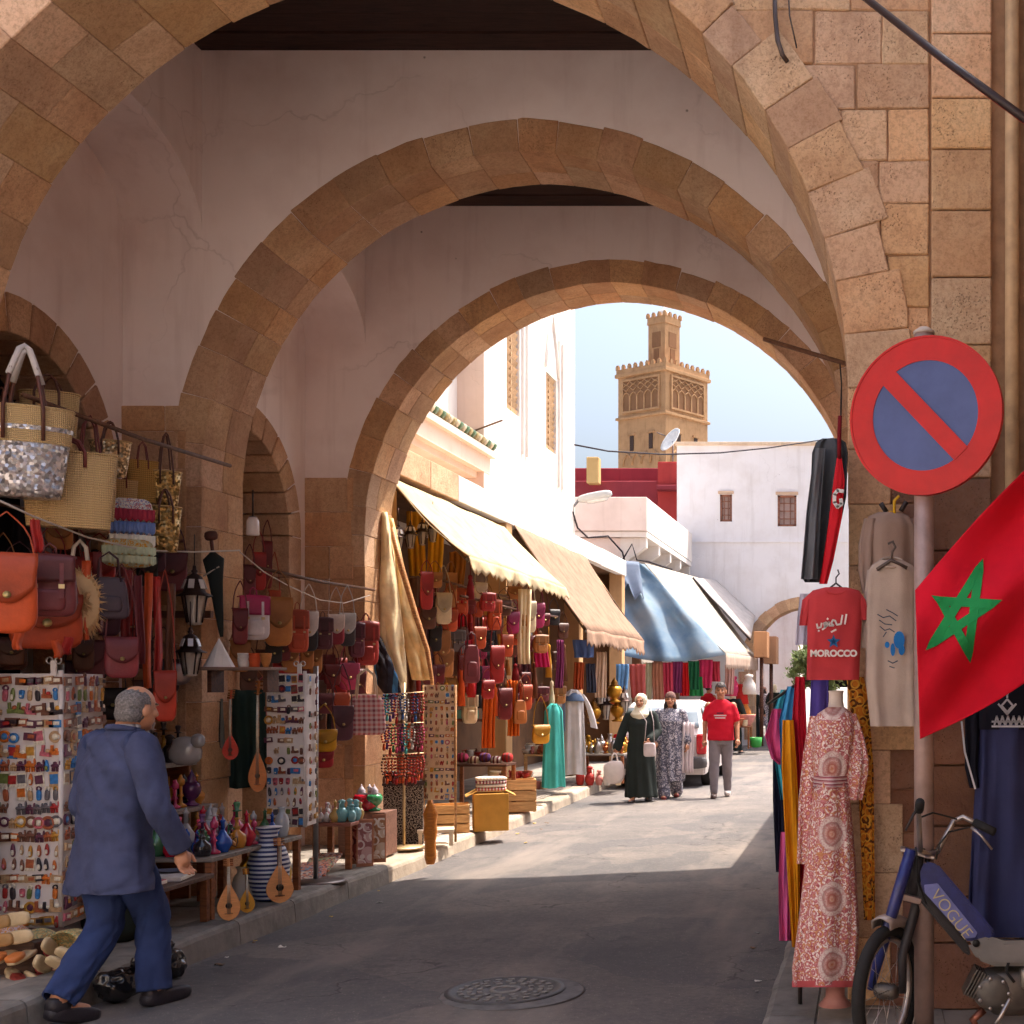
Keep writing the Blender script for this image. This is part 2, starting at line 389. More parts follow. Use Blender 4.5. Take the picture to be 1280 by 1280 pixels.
# ============================================================ GROUND
g = MB(); g.add([(-400, -200, -.03), (400, -200, -.03), (400, 900, -.03), (-400, 900, -.03)], [(0, 1, 2, 3)])
struct('ground', g.mesh(flat((152, 146, 140), .95, .2, .3, .2, 3)))
XL, XR = -4.1, -.5                                # kerb lines of the road
def road_z(x, y):
    return .012 * noise.noise((x * .7, y * .5, 3)) + .006 * noise.noise((x * 2.6, y * 1.9, 7)) + .02 * (1 - ((x + 2.3) / 1.9) ** 2)
g = MB(); nx, ny = 26, 170; vs = []
for j in range(ny + 1):
    y = -8 + 58 * j / ny
    for i in range(nx + 1):
        x = -4.75 + 4.6 * i / nx
        vs.append((x, y, road_z(x, y) + .004))
g.add(vs, [(j * (nx + 1) + i, j * (nx + 1) + i + 1, (j + 1) * (nx + 1) + i + 1, (j + 1) * (nx + 1) + i) for j in range(ny) for i in range(nx)], 0, True)
road = struct('road', g.mesh(M_asphalt(), recalc=False))
def kerb_x(y): return -4.1 - .02 * max(0, y - 11)
def slab(name, poly, z0, z1, m):
    b = MB(); b.prism(poly, lambda a, c, d: Vector((a, c, d)), z0, z1); return struct(name, b.mesh(m))
pav_m = flat((150, 140, 130), .9, .22, 3, .3, 30)
slab('pavement_left', [(-9, -8), (-4.36, -8), (-4.36, 11), (-4.8, 36), (-9, 36)], -.02, .146, pav_m)
slab('pavement_right', [(-.26, -8), (4, -8), (4, 45), (-.26, 45)], -.02, .118, pav_m)
km = flat((128, 122, 116), .9, .3, 5, .5, 25, rnd=.15); km2 = flat((176, 160, 142), .9, .25, 5, .5, 25, rnd=.12)  # far left stones paler: the sun on that stretch is put into their colour
lp = bpy.data.objects['pavement_left']; rp = bpy.data.objects['pavement_right']
y = -3.0; rr = random.Random(5)
def kerb_stone(parent, x0, x1, y0, y1, h, m, s):
    b = MB(); n = 6; rings = []
    for j in range(n + 1):
        yy = y0 + .006 + (y1 - y0 - .012) * j / n
        wob = .014 * noise.noise((yy * 3, s * 5, h)); hh = h + .012 * noise.noise((yy * 4, s * 9, 1)); e = x1 + wob * s; r_ = .035
        pr = [(x0, -.02), (x0, hh), (e - r_ * s, hh), (e - r_ * .3 * s, hh - r_ * .35), (e, hh - r_), (e + .012 * s, -.02)]
        rings.append([Vector((a, yy, c)) for a, c in pr])
    b.rings(rings, 0, True, False); sub(parent, Part('kerb_stone', b.mesh(m)))
while y < 35:
    L = rr.uniform(.75, 1.15); y1 = y + L
    kx = kerb_x((y + y1) / 2)
    kerb_stone(lp, kx - .28, kx + (0 if y < 10.9 else .0), y, y1, .165 if y < 10.4 else .125 + .02 * rr.random(), km if y < 10.4 else km2, 1)
    y = y1
y = 1.0
while y < 34:
    L = rr.uniform(.7, 1.1); kerb_stone(rp, -.25, -.5, y, y + L, .13, km, -1); y += L
# left pavement flags (near stretch)
fm = flat((146, 136, 126), .9, .28, 4, .45, 22, rnd=.16)
y = 6.3
while y < 26:
    L = rr.uniform(.5, .75); b = MB(); x0, x1 = -5.0, kerb_x(y) - .29
    b.box(((x0 + x1) / 2, y + L / 2, .146), (x1 - x0, L - .015, .02 + .006 * rr.random())); sub(lp, Part('paving_slab', b.mesh(fm, .004))); y += L
y = 4.0
while y < 12:
    L = rr.uniform(.4, .6); b = MB(); b.box((.06, y + L / 2, .118), (.6, L - .015, .02 + .006 * rr.random())); sub(rp, Part('paving_slab', b.mesh(fm, .004))); y += L
# manhole cover in its concrete collar
mc = atZ(632, 1240, .02); b = MB(); b.lathe([(.0, .003), (.37, .003), (.385, 0)], 36)
p_col = Part('concrete_collar', b.mesh(flat((112, 109, 108), .9, .3, 9, .3, 40)), loc=(.05, -.04, .006))
b = MB(); b.lathe([(.32, 0), (.32, .012), (.29, .014), (.28, .008), (.0, .008)], 40, sx=1)
pc = Part('cover', b.mesh(flat((78, 75, 76), .55, .25, 12, .2, 60)), loc=(0, 0, .004))
for rad, cnt in ((.24, 22), (.19, 18), (.14, 12)):
    for i in range(cnt):
        a = 2 * pi * i / cnt; bb = MB(); bb.box((rad * cos(a), rad * sin(a), .011), (.026, .034, .008), rotz(a)); pc.kids.append(Part('stud', bb.mesh(flat((124, 119, 116), .55, .2, 20))))
bb = MB(); bb.lathe([(.085, .006), (.085, .015), (.06, .015), (.06, .006)], 24, cap=False); pc.kids.append(Part('ring', bb.mesh(flat((124, 119, 116), .55, .2, 20))))
thing('manhole_cover', [p_col, pc], 'round cast iron manhole cover with pale concrete collar set in the asphalt', 'manhole cover', (mc.x, mc.y, road_z(mc.x, mc.y) + .0))

# ============================================================ THE ARCHED GALLERY
AX, HS, SPR, RISE = -2.485, 2.385, 3.15, 2.45
def arch_pt(t, off, hs=HS, spr=SPR, rise=RISE, ax=AX):
    """t 0..1 from left springing over the crown to the right springing"""
    Rp = (rise * rise + hs * hs) / (2 * hs); cxo = Rp - hs; amax = math.acos(cxo / Rp)
    if t <= .5: a = amax * (t / .5); sgn = -1
    else: a = amax * ((1 - t) / .5); sgn = 1
    ang = a; return (ax + sgn * (-cxo + (Rp + off) * cos(ang)), spr + (Rp + off) * sin(ang))
def arch_pt_s(t, off, **k):
    x, z = arch_pt(t, off, **k)
    if abs(t - .5) < 1e-6: x = k.get('ax', AX)
    return x, z
GAL = _link('arched_gallery', None); GAL['label'] = 'long stone arcade with three round arches, plastered bays and dark timber ceiling over the street'; GAL['category'] = 'arcade'; TH.append(GAL)
st_m = M_stone(); st_d = M_stone(1); pl_m = M_plaster(); mortar = flat((168, 130, 98), .95, .2, 12, .3, 40)
def arch_wall(Y0, Y1, xl, xr, ztop, m, hole=.10, N=44, name='arch_wall', parent=GAL, ap={}, zb=0):
    b = MB(); F_ = []
    pts = [arch_pt_s(i / N, hole, **ap) for i in range(N + 1)]; spr = ap.get('spr', SPR)
    pts = [(pts[0][0], zb)] + pts + [(pts[-1][0], zb)]
    for Y in (Y0, Y1):
        o = len(b.v); vs = []
        for x, z in pts: vs += [(x, Y, z), (x, Y, ztop)]
        fs = [(2 * i, 2 * i + 2, 2 * i + 3, 2 * i + 1) for i in range(len(pts) - 1) if abs(pts[i][0] - pts[i + 1][0]) > 1e-5]
        b.add(vs, fs)
        for x0, x1 in ((xl, pts[0][0]), (pts[-1][0], xr)):
            b.add([(x0, Y, zb), (x1, Y, zb), (x1, Y, ztop), (x0, Y, ztop)], [(0, 1, 2, 3)])
    vs = []
    for x, z in pts: vs += [(x, Y0, z), (x, Y1, z)]
    b.add(vs, [(2 * i, 2 * i + 1, 2 * i + 3, 2 * i + 2) for i in range(len(pts) - 1)])
    b.add([(xl, Y0, ztop), (xr, Y0, ztop), (xr, Y1, ztop), (xl, Y1, ztop)], [(0, 1, 2, 3)])
    for x in (xl, xr): b.add([(x, Y0, zb), (x, Y1, zb), (x, Y1, ztop), (x, Y0, ztop)], [(0, 1, 2, 3)])
    me = b.mesh(m, recalc=False); o = _link(name, me, parent); return o
def voussoirs(parent, Y0, Y1, N, wid, m, seed, proud=.006, ap={}, vary=0, jamb=True, split=True, zb=.1, gap=.00012):
    r = random.Random(seed)
    ts = [0]; 
    for i in range(N): ts.append(ts[-1] + r.uniform(.8, 1.2))
    ts = [t / ts[-1] for t in ts]
    for i in range(N):
        t0, t1 = ts[i] + gap * .6, ts[i + 1] - gap * .6
        ww = wid + (r.uniform(-vary, vary) if vary else r.uniform(-.015, .015)); pr = r.uniform(-.004, .006)
        tt = [t0 + (t1 - t0) * q / 3 for q in range(4)]
        if t0 < .5 < t1: tt = [t0, (t0 + .5) / 2, .5, (t1 + .5) / 2, t1]
        poly = [arch_pt_s(t, pr + r.uniform(-.003, .003), **ap) for t in tt] + [(a + r.uniform(-.006, .006), c + r.uniform(-.006, .006)) for a, c in [arch_pt_s(t, ww, **ap) for t in reversed(tt)]]
        cuts = [Y0 - proud - r.uniform(0, .005), Y1 + proud]
        if split: cuts.insert(1, Y0 + (Y1 - Y0) * r.choice((.38, .5, .62)))
        for c0, c1 in zip(cuts, cuts[1:]):
            b = MB(); b.prism(poly, lambda a, z, d: Vector((a, d, z)), c0 + (.002 if c0 != cuts[0] else 0), c1 - (.002 if c1 != cuts[-1] else 0))
            sub(parent, Part('voussoir', b.mesh(m, .005)))
    if jamb:
        spr = ap.get('spr', SPR); hs = ap.get('hs', HS); ax = ap.get('ax', AX)
        for sgn in (-1, 1):
            z = spr
            while z > zb + .12:
                h = min(r.uniform(.26, .36), z - zb); z0 = z - h; pr = r.uniform(-.004, .006); ww = wid + r.choice((-.06, 0, .1))
                xa = ax + sgn * (hs + pr); xb = ax + sgn * (hs + ww)
                cuts = [Y0 - proud - r.uniform(0, .005), Y0 + (Y1 - Y0) * r.choice((.38, .5, .62)), Y1 + proud]
                for c0, c1 in zip(cuts, cuts[1:]):
                    b = MB(); b.box(((xa + xb) / 2, (c0 + c1) / 2, (z + z0) / 2), (abs(xb - xa), c1 - c0 - .004, h - .003)); sub(parent, Part('jamb_stone', b.mesh(m, .004)))
                z = z0
A1, A2, A3 = (6.25, 7.05), (9.36, 9.97), (12.4, 13.05)
ZC = 6.30
aw1 = arch_wall(A1[0] + .02, A1[1], -9, 3.2, 6.9, mortar, .012)
aw2 = arch_wall(A2[0], A2[1], -6.2, 1.2, ZC + .3, pl_m, .012)
aw3 = arch_wall(A3[0], A3[1], -6.2, 1.2, 7.0, pl_m, .012)
# inner face of the front wall is plastered
b = MB()
pts = [arch_pt_s(i / 44, .14) for i in range(45)]; pts = [(pts[0][0], 0)] + pts + [(pts[-1][0], 0)]
vs = []
for x, z in pts: vs += [(x, A1[1] + .008, z), (x, A1[1] + .008, ZC)]
b.add(vs, [(2 * i, 2 * i + 2, 2 * i + 3, 2 * i + 1) for i in range(len(pts) - 1) if abs(pts[i][0] - pts[i + 1][0]) > 1e-5])
_link('plaster_lining', b.mesh(pl_m, recalc=False), GAL)
voussoirs(aw1, A1[0], A1[1], 29, .27, st_m, 11, vary=.09)
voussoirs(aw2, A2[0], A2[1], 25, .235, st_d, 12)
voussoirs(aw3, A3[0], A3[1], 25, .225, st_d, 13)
# ashlar of the front wall, blocks cut to the arch
fw = _link('front_ashlar', None, GAL); r = random.Random(21)
z = .12
while z < 5.9:
    h = r.uniform(.2, .27); z1 = z + h
    for side in (1, -1):
        if side < 0 and z < 3.6: continue
        x = AX + side * (HS + .0); xe = .30 if side > 0 else -5.9
        # runs outwards from the arch
        x = AX if z1 > SPR + 2.2 else x
        first = True; xx = min(.3, xe) if side > 0 else xe
        cur = xx
        while (cur > AX - 0 if side > 0 else cur < AX + 0):
            L = r.uniform(.2, .4); nxt = cur - side * L
            zs = [z + .002 + (h - .004) * q / 3 for q in range(4)]; lb = []
            for q in zs:
                if q <= SPR: lb.append(AX + side * (HS + .16))
                else:
                    Rr = 2.451 + .16; dz = q - SPR
                    lb.append(AX + side * (sqrt(max(0, Rr * Rr - dz * dz)) - .066) if dz < Rr else AX)
            inner = [max(l, nxt + .004) if side > 0 else min(l, nxt - .004) for l in lb]
            outer = cur - side * .002
            ok = [(i_ < outer - .03) if side > 0 else (i_ > outer + .03) for i_ in inner]
            if any(ok):
                inner = [i_ if k_ else outer - side * .03 for i_, k_ in zip(inner, ok)]
                poly = [(outer, zs[0])] + [(outer, zs[-1])] + [(i_, q) for i_, q in reversed(list(zip(inner, zs)))]
                poly = [(a + r.uniform(-.005, .005), c + r.uniform(-.005, .005)) for a, c in poly]; dp = A1[0] + r.uniform(.002, .014)
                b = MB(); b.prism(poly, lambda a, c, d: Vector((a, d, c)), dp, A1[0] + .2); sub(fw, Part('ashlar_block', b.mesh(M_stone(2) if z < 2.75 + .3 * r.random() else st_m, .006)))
            else: break
            cur = nxt
    z = z1
# corner pilaster of longer blocks and the plastered strip beside it
z = .12
while z < 6.2:
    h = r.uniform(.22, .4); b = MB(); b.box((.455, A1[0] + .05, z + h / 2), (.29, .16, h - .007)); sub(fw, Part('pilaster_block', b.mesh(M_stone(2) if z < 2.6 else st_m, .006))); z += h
# roof slab, ceiling boards
b = MB(); b.box((-2.9, (A1[0] + A3[1]) / 2, ZC + .35), (8.6, A3[1] - A1[0] - .1, .3)); _link('roof_slab', b.mesh(flat((120, 110, 100), .9)), GAL)
wd = M_wood((66, 44, 38), (34, 22, 20), .7)
for (ya, yb) in ((A1[1], A2[0]), (A2[1], A3[0])):
    n = 9; 
    for i in range(n):
        y0 = ya + (yb - ya) * i / n; y1 = ya + (yb - ya) * (i + 1) / n
        b = MB(); b.box((AX, (y0 + y1) / 2, ZC + .06 + .008 * (i % 2)), (5.2, y1 - y0 - .012, .05)); sub(GAL, Part('ceiling_board', b.mesh(wd, .004)))
    for xq in ():
        b = MB(); b.box((xq, (ya + yb) / 2, ZC + .0), (.12, yb - ya - .02, .1)); sub(GAL, Part('ceiling_beam', b.mesh(wd, .006)))
# side bays: blind arch, shallow barrel, back wall with a stone shop arch
def side_bay(ya, yb, side, shop):
    ym = (ya + yb) / 2; hw = (yb - ya) / 2; xs = AX + side * HS; xb = xs + side * .58; sp, ri = 5.0, .62
    N = 24; pts = [(ym - hw * cos(pi * i / N), sp + ri * sin(pi * i / N)) for i in range(N + 1)]
    b = MB(); vs = []
    for y_, z_ in pts: vs += [(xs, y_, z_), (xs, y_, ZC + .1)]
    b.add(vs, [(2 * i, 2 * i + 1, 2 * i + 3, 2 * i + 2) for i in range(N)])
    _link('spandrel', b.mesh(pl_m, recalc=False), GAL)
    b = MB(); vs = []
    for y_, z_ in pts: vs += [(xs, y_, z_), (xb, y_, z_)]
    b.add(vs, [(2 * i, 2 * i + 1, 2 * i + 3, 2 * i + 2) for i in range(N)], 0, True)
    _link('barrel_vault', b.mesh(pl_m, recalc=False), GAL)
    if shop:
        hs, spr, ri2 = .84, 3.1, .84
        # back wall in the y-z plane
        bb = MB(); n = 24; ap = [(ym + (hs + .1) * -cos(pi * i / n), spr + (ri2 + .1) * sin(pi * i / n)) for i in range(n + 1)]
        ap = [(ap[0][0], 0)] + ap + [(ap[-1][0], 0)]; vs = []
        for y_, z_ in ap: vs += [(xb, y_, z_), (xb, y_, 5.9)]
        bb.add(vs, [(2 * i, 2 * i + 1, 2 * i + 3, 2 * i + 2) for i in range(len(ap) - 1)])
        for u, v in ((ya - .05, ap[0][0]), (ap[-1][0], yb + .05)): bb.add([(xb, u, 0), (xb, u, 5.9), (xb, v, 5.9), (xb, v, 0)], [(0, 1, 2, 3)])
        bw = _link('back_wall', bb.mesh(pl_m, recalc=False), GAL)
        rr_ = random.Random(int(ya * 10)); Nv = 13
        for i in range(Nv):
            a0, a1 = pi * i / Nv + .008, pi * (i + 1) / Nv - .008; q = MB()
            poly = [(ym - hs * cos(a), spr + ri2 * sin(a)) for a in (a0, (a0 + a1) / 2, a1)] + [(ym - (hs + .25) * cos(a), spr + (ri2 + .25) * sin(a)) for a in (a1, (a0 + a1) / 2, a0)]
            q.prism(poly, lambda a, c, d: Vector((d, a, c)), xb + .012 + rr_.uniform(0, .006), xb - .45); sub(bw, Part('voussoir', q.mesh(st_d, .007)))
        for s_ in (-1, 1):
            z_ = spr
            while z_ > .3:
                h_ = rr_.uniform(.28, .4); q = MB(); q.box((xb - .22, ym + s_ * (hs + .125), z_ - h_ / 2), (.47, .25, h_ - .007)); sub(bw, Part('jamb_stone', q.mesh(st_d, .007))); z_ -= h_
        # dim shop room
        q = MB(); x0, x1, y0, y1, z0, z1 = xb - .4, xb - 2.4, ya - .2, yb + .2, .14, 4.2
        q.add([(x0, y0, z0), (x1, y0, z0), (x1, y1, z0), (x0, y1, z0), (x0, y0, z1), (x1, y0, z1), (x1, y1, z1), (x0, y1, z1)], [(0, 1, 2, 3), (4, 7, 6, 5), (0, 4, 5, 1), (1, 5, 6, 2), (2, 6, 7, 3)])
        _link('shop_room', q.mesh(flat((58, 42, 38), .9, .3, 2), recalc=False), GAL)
    else:
        bb = MB(); bb.add([(xb, ya - .05, 0), (xb, yb + .05, 0), (xb, yb + .05, 5.9), (xb, ya - .05, 5.9)], [(0, 1, 2, 3)]); _link('back_wall', bb.mesh(pl_m, recalc=False), GAL)
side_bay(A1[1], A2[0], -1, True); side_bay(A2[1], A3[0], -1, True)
side_bay(A1[1], A2[0], 1, False); side_bay(A2[1], A3[0], 1, False)
# dressed stone on the lower piers (left), and on the outer face beyond
for (Y0, Y1), par in ((A2, aw2), (A3, aw3)):
    r = random.Random(int(Y0 * 3)); z = .15
    while z < 3.68:
        h = min(r.uniform(.26, .36), 3.74 - z); x = -5.47
        while x < -5.02:
            L = min(r.uniform(.25, .5), -4.98 - x); b = MB(); b.box((x + L / 2, Y0 + .02 - r.uniform(0, .008), z + h / 2), (L - .006, .06, h - .003)); sub(par, Part('ashlar_block', b.mesh(st_d, .006))); x += L
        z += h
# iron rod across the inner arch, rod and hooks on the front
b = MB(); b.tube([at(955, 424, 9.25), at(1062, 456, 8.9)], .016, 8); thing('iron_rod', [b.mesh(M_wood((132, 92, 70), (90, 60, 46)))], 'thin bare wooden pole jutting out beside the inner arch', 'pole')
b = MB(); b.tube([at(1070, -12, 5.9), at(1180, 74, 5.5), at(1300, 162, 5.1)], .017, 10)
b2 = MB(); b2.tube([at(1070, -8, 5.92), at(1180, 79, 5.52), at(1300, 168, 5.12)], .006, 6)
thing('pole', [Part('rod', b.mesh(paint((52, 36, 36)))), Part('red_cord', b2.mesh(fabric((150, 44, 40))))], 'dark slanting awning rod high across the front sandstone wall', 'rod')
b = MB(); b.tube([at(968, -20, 6.2), at(969, 20, 6.2), at(972, 50, 6.2), at(978, 68, 6.19), at(984, 77, 6.22)], .012, 7)
b.tube([at(985, -20, 6.22), at(987, 20, 6.22), at(996, 60, 6.22)], .004, 5)
thing('bent_pipe', [b.mesh(metal((96, 84, 80), .5))], 'bent grey pipe end hanging on the front wall above the arch shoulder', 'pipe')

# house wall on the right, coming towards the camera
RH = _link('side_house', None); RH['label'] = 'tan plastered house wall with drain strip beside the front sandstone pier'; RH['category'] = 'house'; TH.append(RH)
tanm = M_plaster((178, 140, 102), (130, 96, 70), .6)
b = MB(); b.box((2.2, 2.4, 2.7), (2.84, 7.75, 5.6)); _link('wall', b.mesh(tanm), RH)
b = MB(); b.tube([(.70, A1[0] - .03, .1), (.70, A1[0] - .03, 5.8)], .035, 10); _link('drain_pipe', b.mesh(flat((196, 160, 118), .8, .2)), RH)
b = MB(); b.tube([(.775, 5.3, .1), (.775, 5.3, 5.4)], .014, 8); _link('conduit', b.mesh(paint((150, 112, 84))), RH)

# unseen pale houses added behind the camera to bounce sunlight into the arcade
b = MB(); b.box((-2.5, -9.5, 4), (22, 3, 8)); b2 = MB(); b2.box((-2.5, -9.5, 8.1), (22.2, 3.2, .25)); b3 = MB(); b3.box((-2.5, -7.98, 1.2), (1.2, .1, 2.4)); b4 = MB(); b4.box((-6.5, -7.98, 1.3), (2.4, .1, 2.2))
thing('light_bounce_house', [Part('wall', b.mesh(M_plaster((242, 232, 220), (214, 196, 176), .4))), Part('coping', b2.mesh(st_m)), Part('door', b3.mesh(M_wood())), Part('shutter', b4.mesh(paint((96, 120, 140))))], 'long pale unseen house added opposite the arcade to bounce sunlight into it', 'house')
b = MB(); b.box((-9.6, -1.2, 3), (5.0, 13, 6)); b2 = MB(); b2.box((-9.6, -1.2, 6.1), (5.2, 13.2, .25)); b3 = MB(); b3.box((-7.08, 0, 1.2), (.1, 1.2, 2.4))
thing('light_bounce_house', [Part('wall', b.mesh(M_plaster((242, 234, 224), (214, 200, 182), .4))), Part('coping', b2.mesh(st_m)), Part('door', b3.mesh(M_wood()))], 'cream unseen house added at the side to bounce sunlight towards the arcade', 'house')
# ============================================================ BUILDINGS BEYOND
white_m = M_plaster((232, 226, 220), (200, 182, 166), .55)
def wall_holes(fn, u0, u1, v0, v1, holes, depth, m, back=None):
    """wall panel with real recesses; fn(u, v, d) maps to the world, d inwards"""
    us = sorted({u0, u1} | {h[0] for h in holes} | {h[1] for h in holes}); vs_ = sorted({v0, v1} | {h[2] for h in holes} | {h[3] for h in holes}); b = MB()
    for a, c in zip(us, us[1:]):
        for e, f_ in zip(vs_, vs_[1:]):
            mu, mv = (a + c) / 2, (e + f_) / 2
            if not any(h[0] < mu < h[1] and h[2] < mv < h[3] for h in holes):
                b.add([fn(a, e, 0), fn(c, e, 0), fn(c, f_, 0), fn(a, f_, 0)], [(0, 1, 2, 3)])
    for a, c, e, f_ in holes:
        q = [(a, e), (c, e), (c, f_), (a, f_)]
        for i in range(4):
            p, n = q[i], q[(i + 1) % 4]
            b.add([fn(*p, 0), fn(*n, 0), fn(*n, depth), fn(*p, depth)], [(0, 1, 2, 3)])
        b.add([fn(a, e, depth), fn(c, e, depth), fn(c, f_, depth), fn(a, f_, depth)], [(0, 1, 2, 3)], 1 if back else 0)
    return b.mesh([m, back] if back else m, recalc=False)
# --- white house with tall shuttered windows over the shop row
WH = _link('white_house', None); WH['label'] = 'tall white house with slatted shutters and a green tiled ledge above the awnings'; WH['category'] = 'house'; TH.append(WH)
fX = lambda X: (lambda u, v, d: Vector((X - d, u, v)))
win = [(21.25, 22.05, 6.30, 7.85), (23.85, 24.65, 6.12, 7.55)]
_link('street_wall', wall_holes(fX(-6.0), 20, 26.2, 3.9, 12.5, win, .10, white_m, flat((120, 92, 70))), WH)
slat_m = M_wood((214, 180, 140), (170, 134, 98), .7)
for (a, c, e, f_) in win:
    wo = _link('window', None, WH); n = 13
    b = MB(); b.box((-6.05, (a + c) / 2, (e + f_) / 2), (.03, .035, f_ - e)); sub(wo, Part('mullion', b.mesh(slat_m)))
    for i in range(n):
        z = e + (f_ - e) * (i + .5) / n; b = MB(); b.box((-6.055, (a + c) / 2, z), (.012, c - a - .02, (f_ - e) / n * .86), roty(.45)); sub(wo, Part('slat', b.mesh(slat_m)))
    # slender moulded niche round the window: two ribs and a pointed head
    yo = c + .28
    for q, (dy, dx) in enumerate(((.14, .05), (.42, .05))):
        b = MB(); b.box((-5.985, c + dy, (e + f_) / 2 + .1), (.06, .06, f_ - e + 1.4)); sub(wo, Part('moulding', b.mesh(white_m)))
    hd = [( (a + c) / 2 + (c - a) * .62 * s_, f_ + .06 + h_) for s_, h_ in ((-1, 0), (-.75, .45), (-.35, .8), (0, 1.15), (.35, .8), (.75, .45), (1, 0))]
    b = MB(); b.tube([(-5.985, y_, z_) for y_, z_ in hd], .035, 6); sub(wo, Part('pointed_moulding', b.mesh(white_m)))
b = MB(); b.add([(-6.0, 20, 3.9), (-6.42, 20, 3.9), (-6.42, 20, 12.5), (-6.0, 20, 12.5)], [(0, 1, 2, 3)]); _link('return_wall', b.mesh(M_plaster((214, 188, 172), (180, 150, 130), .4), recalc=False), WH)  # darker plaster than its neighbours: the shade of this face is in its colour
_link('recessed_wall', wall_holes(fX(-6.42), 13.06, 20, 3.9, 12.5, [(18.9, 19.55, 6.45, 7.3)], .12, white_m, flat((70, 120, 104), .3)), WH)
b = MB(); b.box((-8.3, 19.6, 8.2), (3.6, 13, 8.6)); b.add([(-6.0, 26.2, 3.9), (-9, 26.2, 3.9), (-9, 26.2, 12.5), (-6.0, 26.2, 12.5)], [(0, 1, 2, 3)]); _link('body', b.mesh(white_m, recalc=False), WH)
# lattice of the green window
gl = M_print((96, 150, 132), [(40, 96, 84), (190, 200, 190)], 22)
b = MB(); b.box((-6.46, 19.22, 6.87), (.03, .64, .84)); sub(WH, Part('green_screen', b.mesh(gl)))
# tiled ledge
LG = _link('tiled_ledge', None, WH)
b = MB(); b.box((-6.16, 18.35, 5.34), (.5, 4.0, .10)); b.box((-6.2, 18.35, 5.16), (.42, 3.9, .26)); b.box((-6.26, 18.35, 4.98), (.3, 3.9, .1)); sub(LG, Part('cornice', b.mesh(M_plaster((226, 204, 186), (190, 160, 130), .4))))
b = MB(); b.add([(-6.42, 16.35, 5.72), (-5.92, 16.35, 5.42), (-5.92, 20.35, 5.42), (-6.42, 20.35, 5.72)], [(0, 1, 2, 3)]); sub(LG, Part('tile_bed', b.mesh(flat((188, 170, 140)), recalc=False)))
tm = [flat((92, 118, 84), .35, .3, 20, .1), flat((168, 150, 104), .5, .3, 20, .1), flat((206, 190, 160), .5, .3, 20, .1)]
tiles = []
for m_ in tm:
    b = MB(); b.tube([(-.27, 0, .17), (.03, 0, -.01)], [.052, .06], 8); tiles.append(b.mesh(m_))
for i in range(26):
    sub(LG, Part('roof_tile', tiles[(i * 7 + i // 3) % 3], loc=(-5.93, 16.45 + i * .152, 5.46)))
b = MB(); b.tube([(-6.42, 20.1, 5.6), (-5.6, 19.6, 5.75)], .015, 6); sub(WH, Part('bracket_rod', b.mesh(metal((110, 90, 76)))))
# --- the row of shops below
SR = _link('shop_row', None); SR['label'] = 'row of open shops under a sandstone fascia along the left kerb'; SR['category'] = 'shops'; TH.append(SR)
band = M_plaster((206, 164, 118), (160, 118, 80), .6)
b = MB(); b.box((-5.6, 19.6, 4.03), (1.3, 12.9, .16)); _link('roof', b.mesh(flat((190, 168, 144), .9)), SR)
y = 13.2
rr = random.Random(9)
while y < 25.9:
    L = min(rr.uniform(.9, 1.5), 26 - y); b = MB(); b.box((-4.98, y + L / 2, 4.06), (.14, L - .012, .30 + .02 * rr.random())); sub(SR, Part('fascia_stone', b.mesh(st_m if y < 15.2 else white_m, .008))); y += L
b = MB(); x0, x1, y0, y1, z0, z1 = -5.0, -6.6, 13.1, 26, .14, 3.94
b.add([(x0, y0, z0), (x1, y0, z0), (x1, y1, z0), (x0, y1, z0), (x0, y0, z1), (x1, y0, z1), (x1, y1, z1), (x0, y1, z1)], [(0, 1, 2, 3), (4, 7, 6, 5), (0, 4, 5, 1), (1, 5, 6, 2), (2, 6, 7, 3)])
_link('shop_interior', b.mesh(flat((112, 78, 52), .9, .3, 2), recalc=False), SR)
for yy in (13.25, 17.6, 22.0, 25.8):
    b = MB(); b.box((-5.06, yy, 2.05), (.26, .3, 3.8)); sub(SR, Part('pier', b.mesh(band, .01)))
b = MB(); b.box((-6.2, 16.0, 4.6), (.5, 2.4, .04), roty(.25)); b.box((-6.0, 16.0, 4.52), (.06, 2.4, .12)); sub(SR, Part('wooden_canopy', b.mesh(M_wood((150, 96, 58), (96, 58, 36)))))
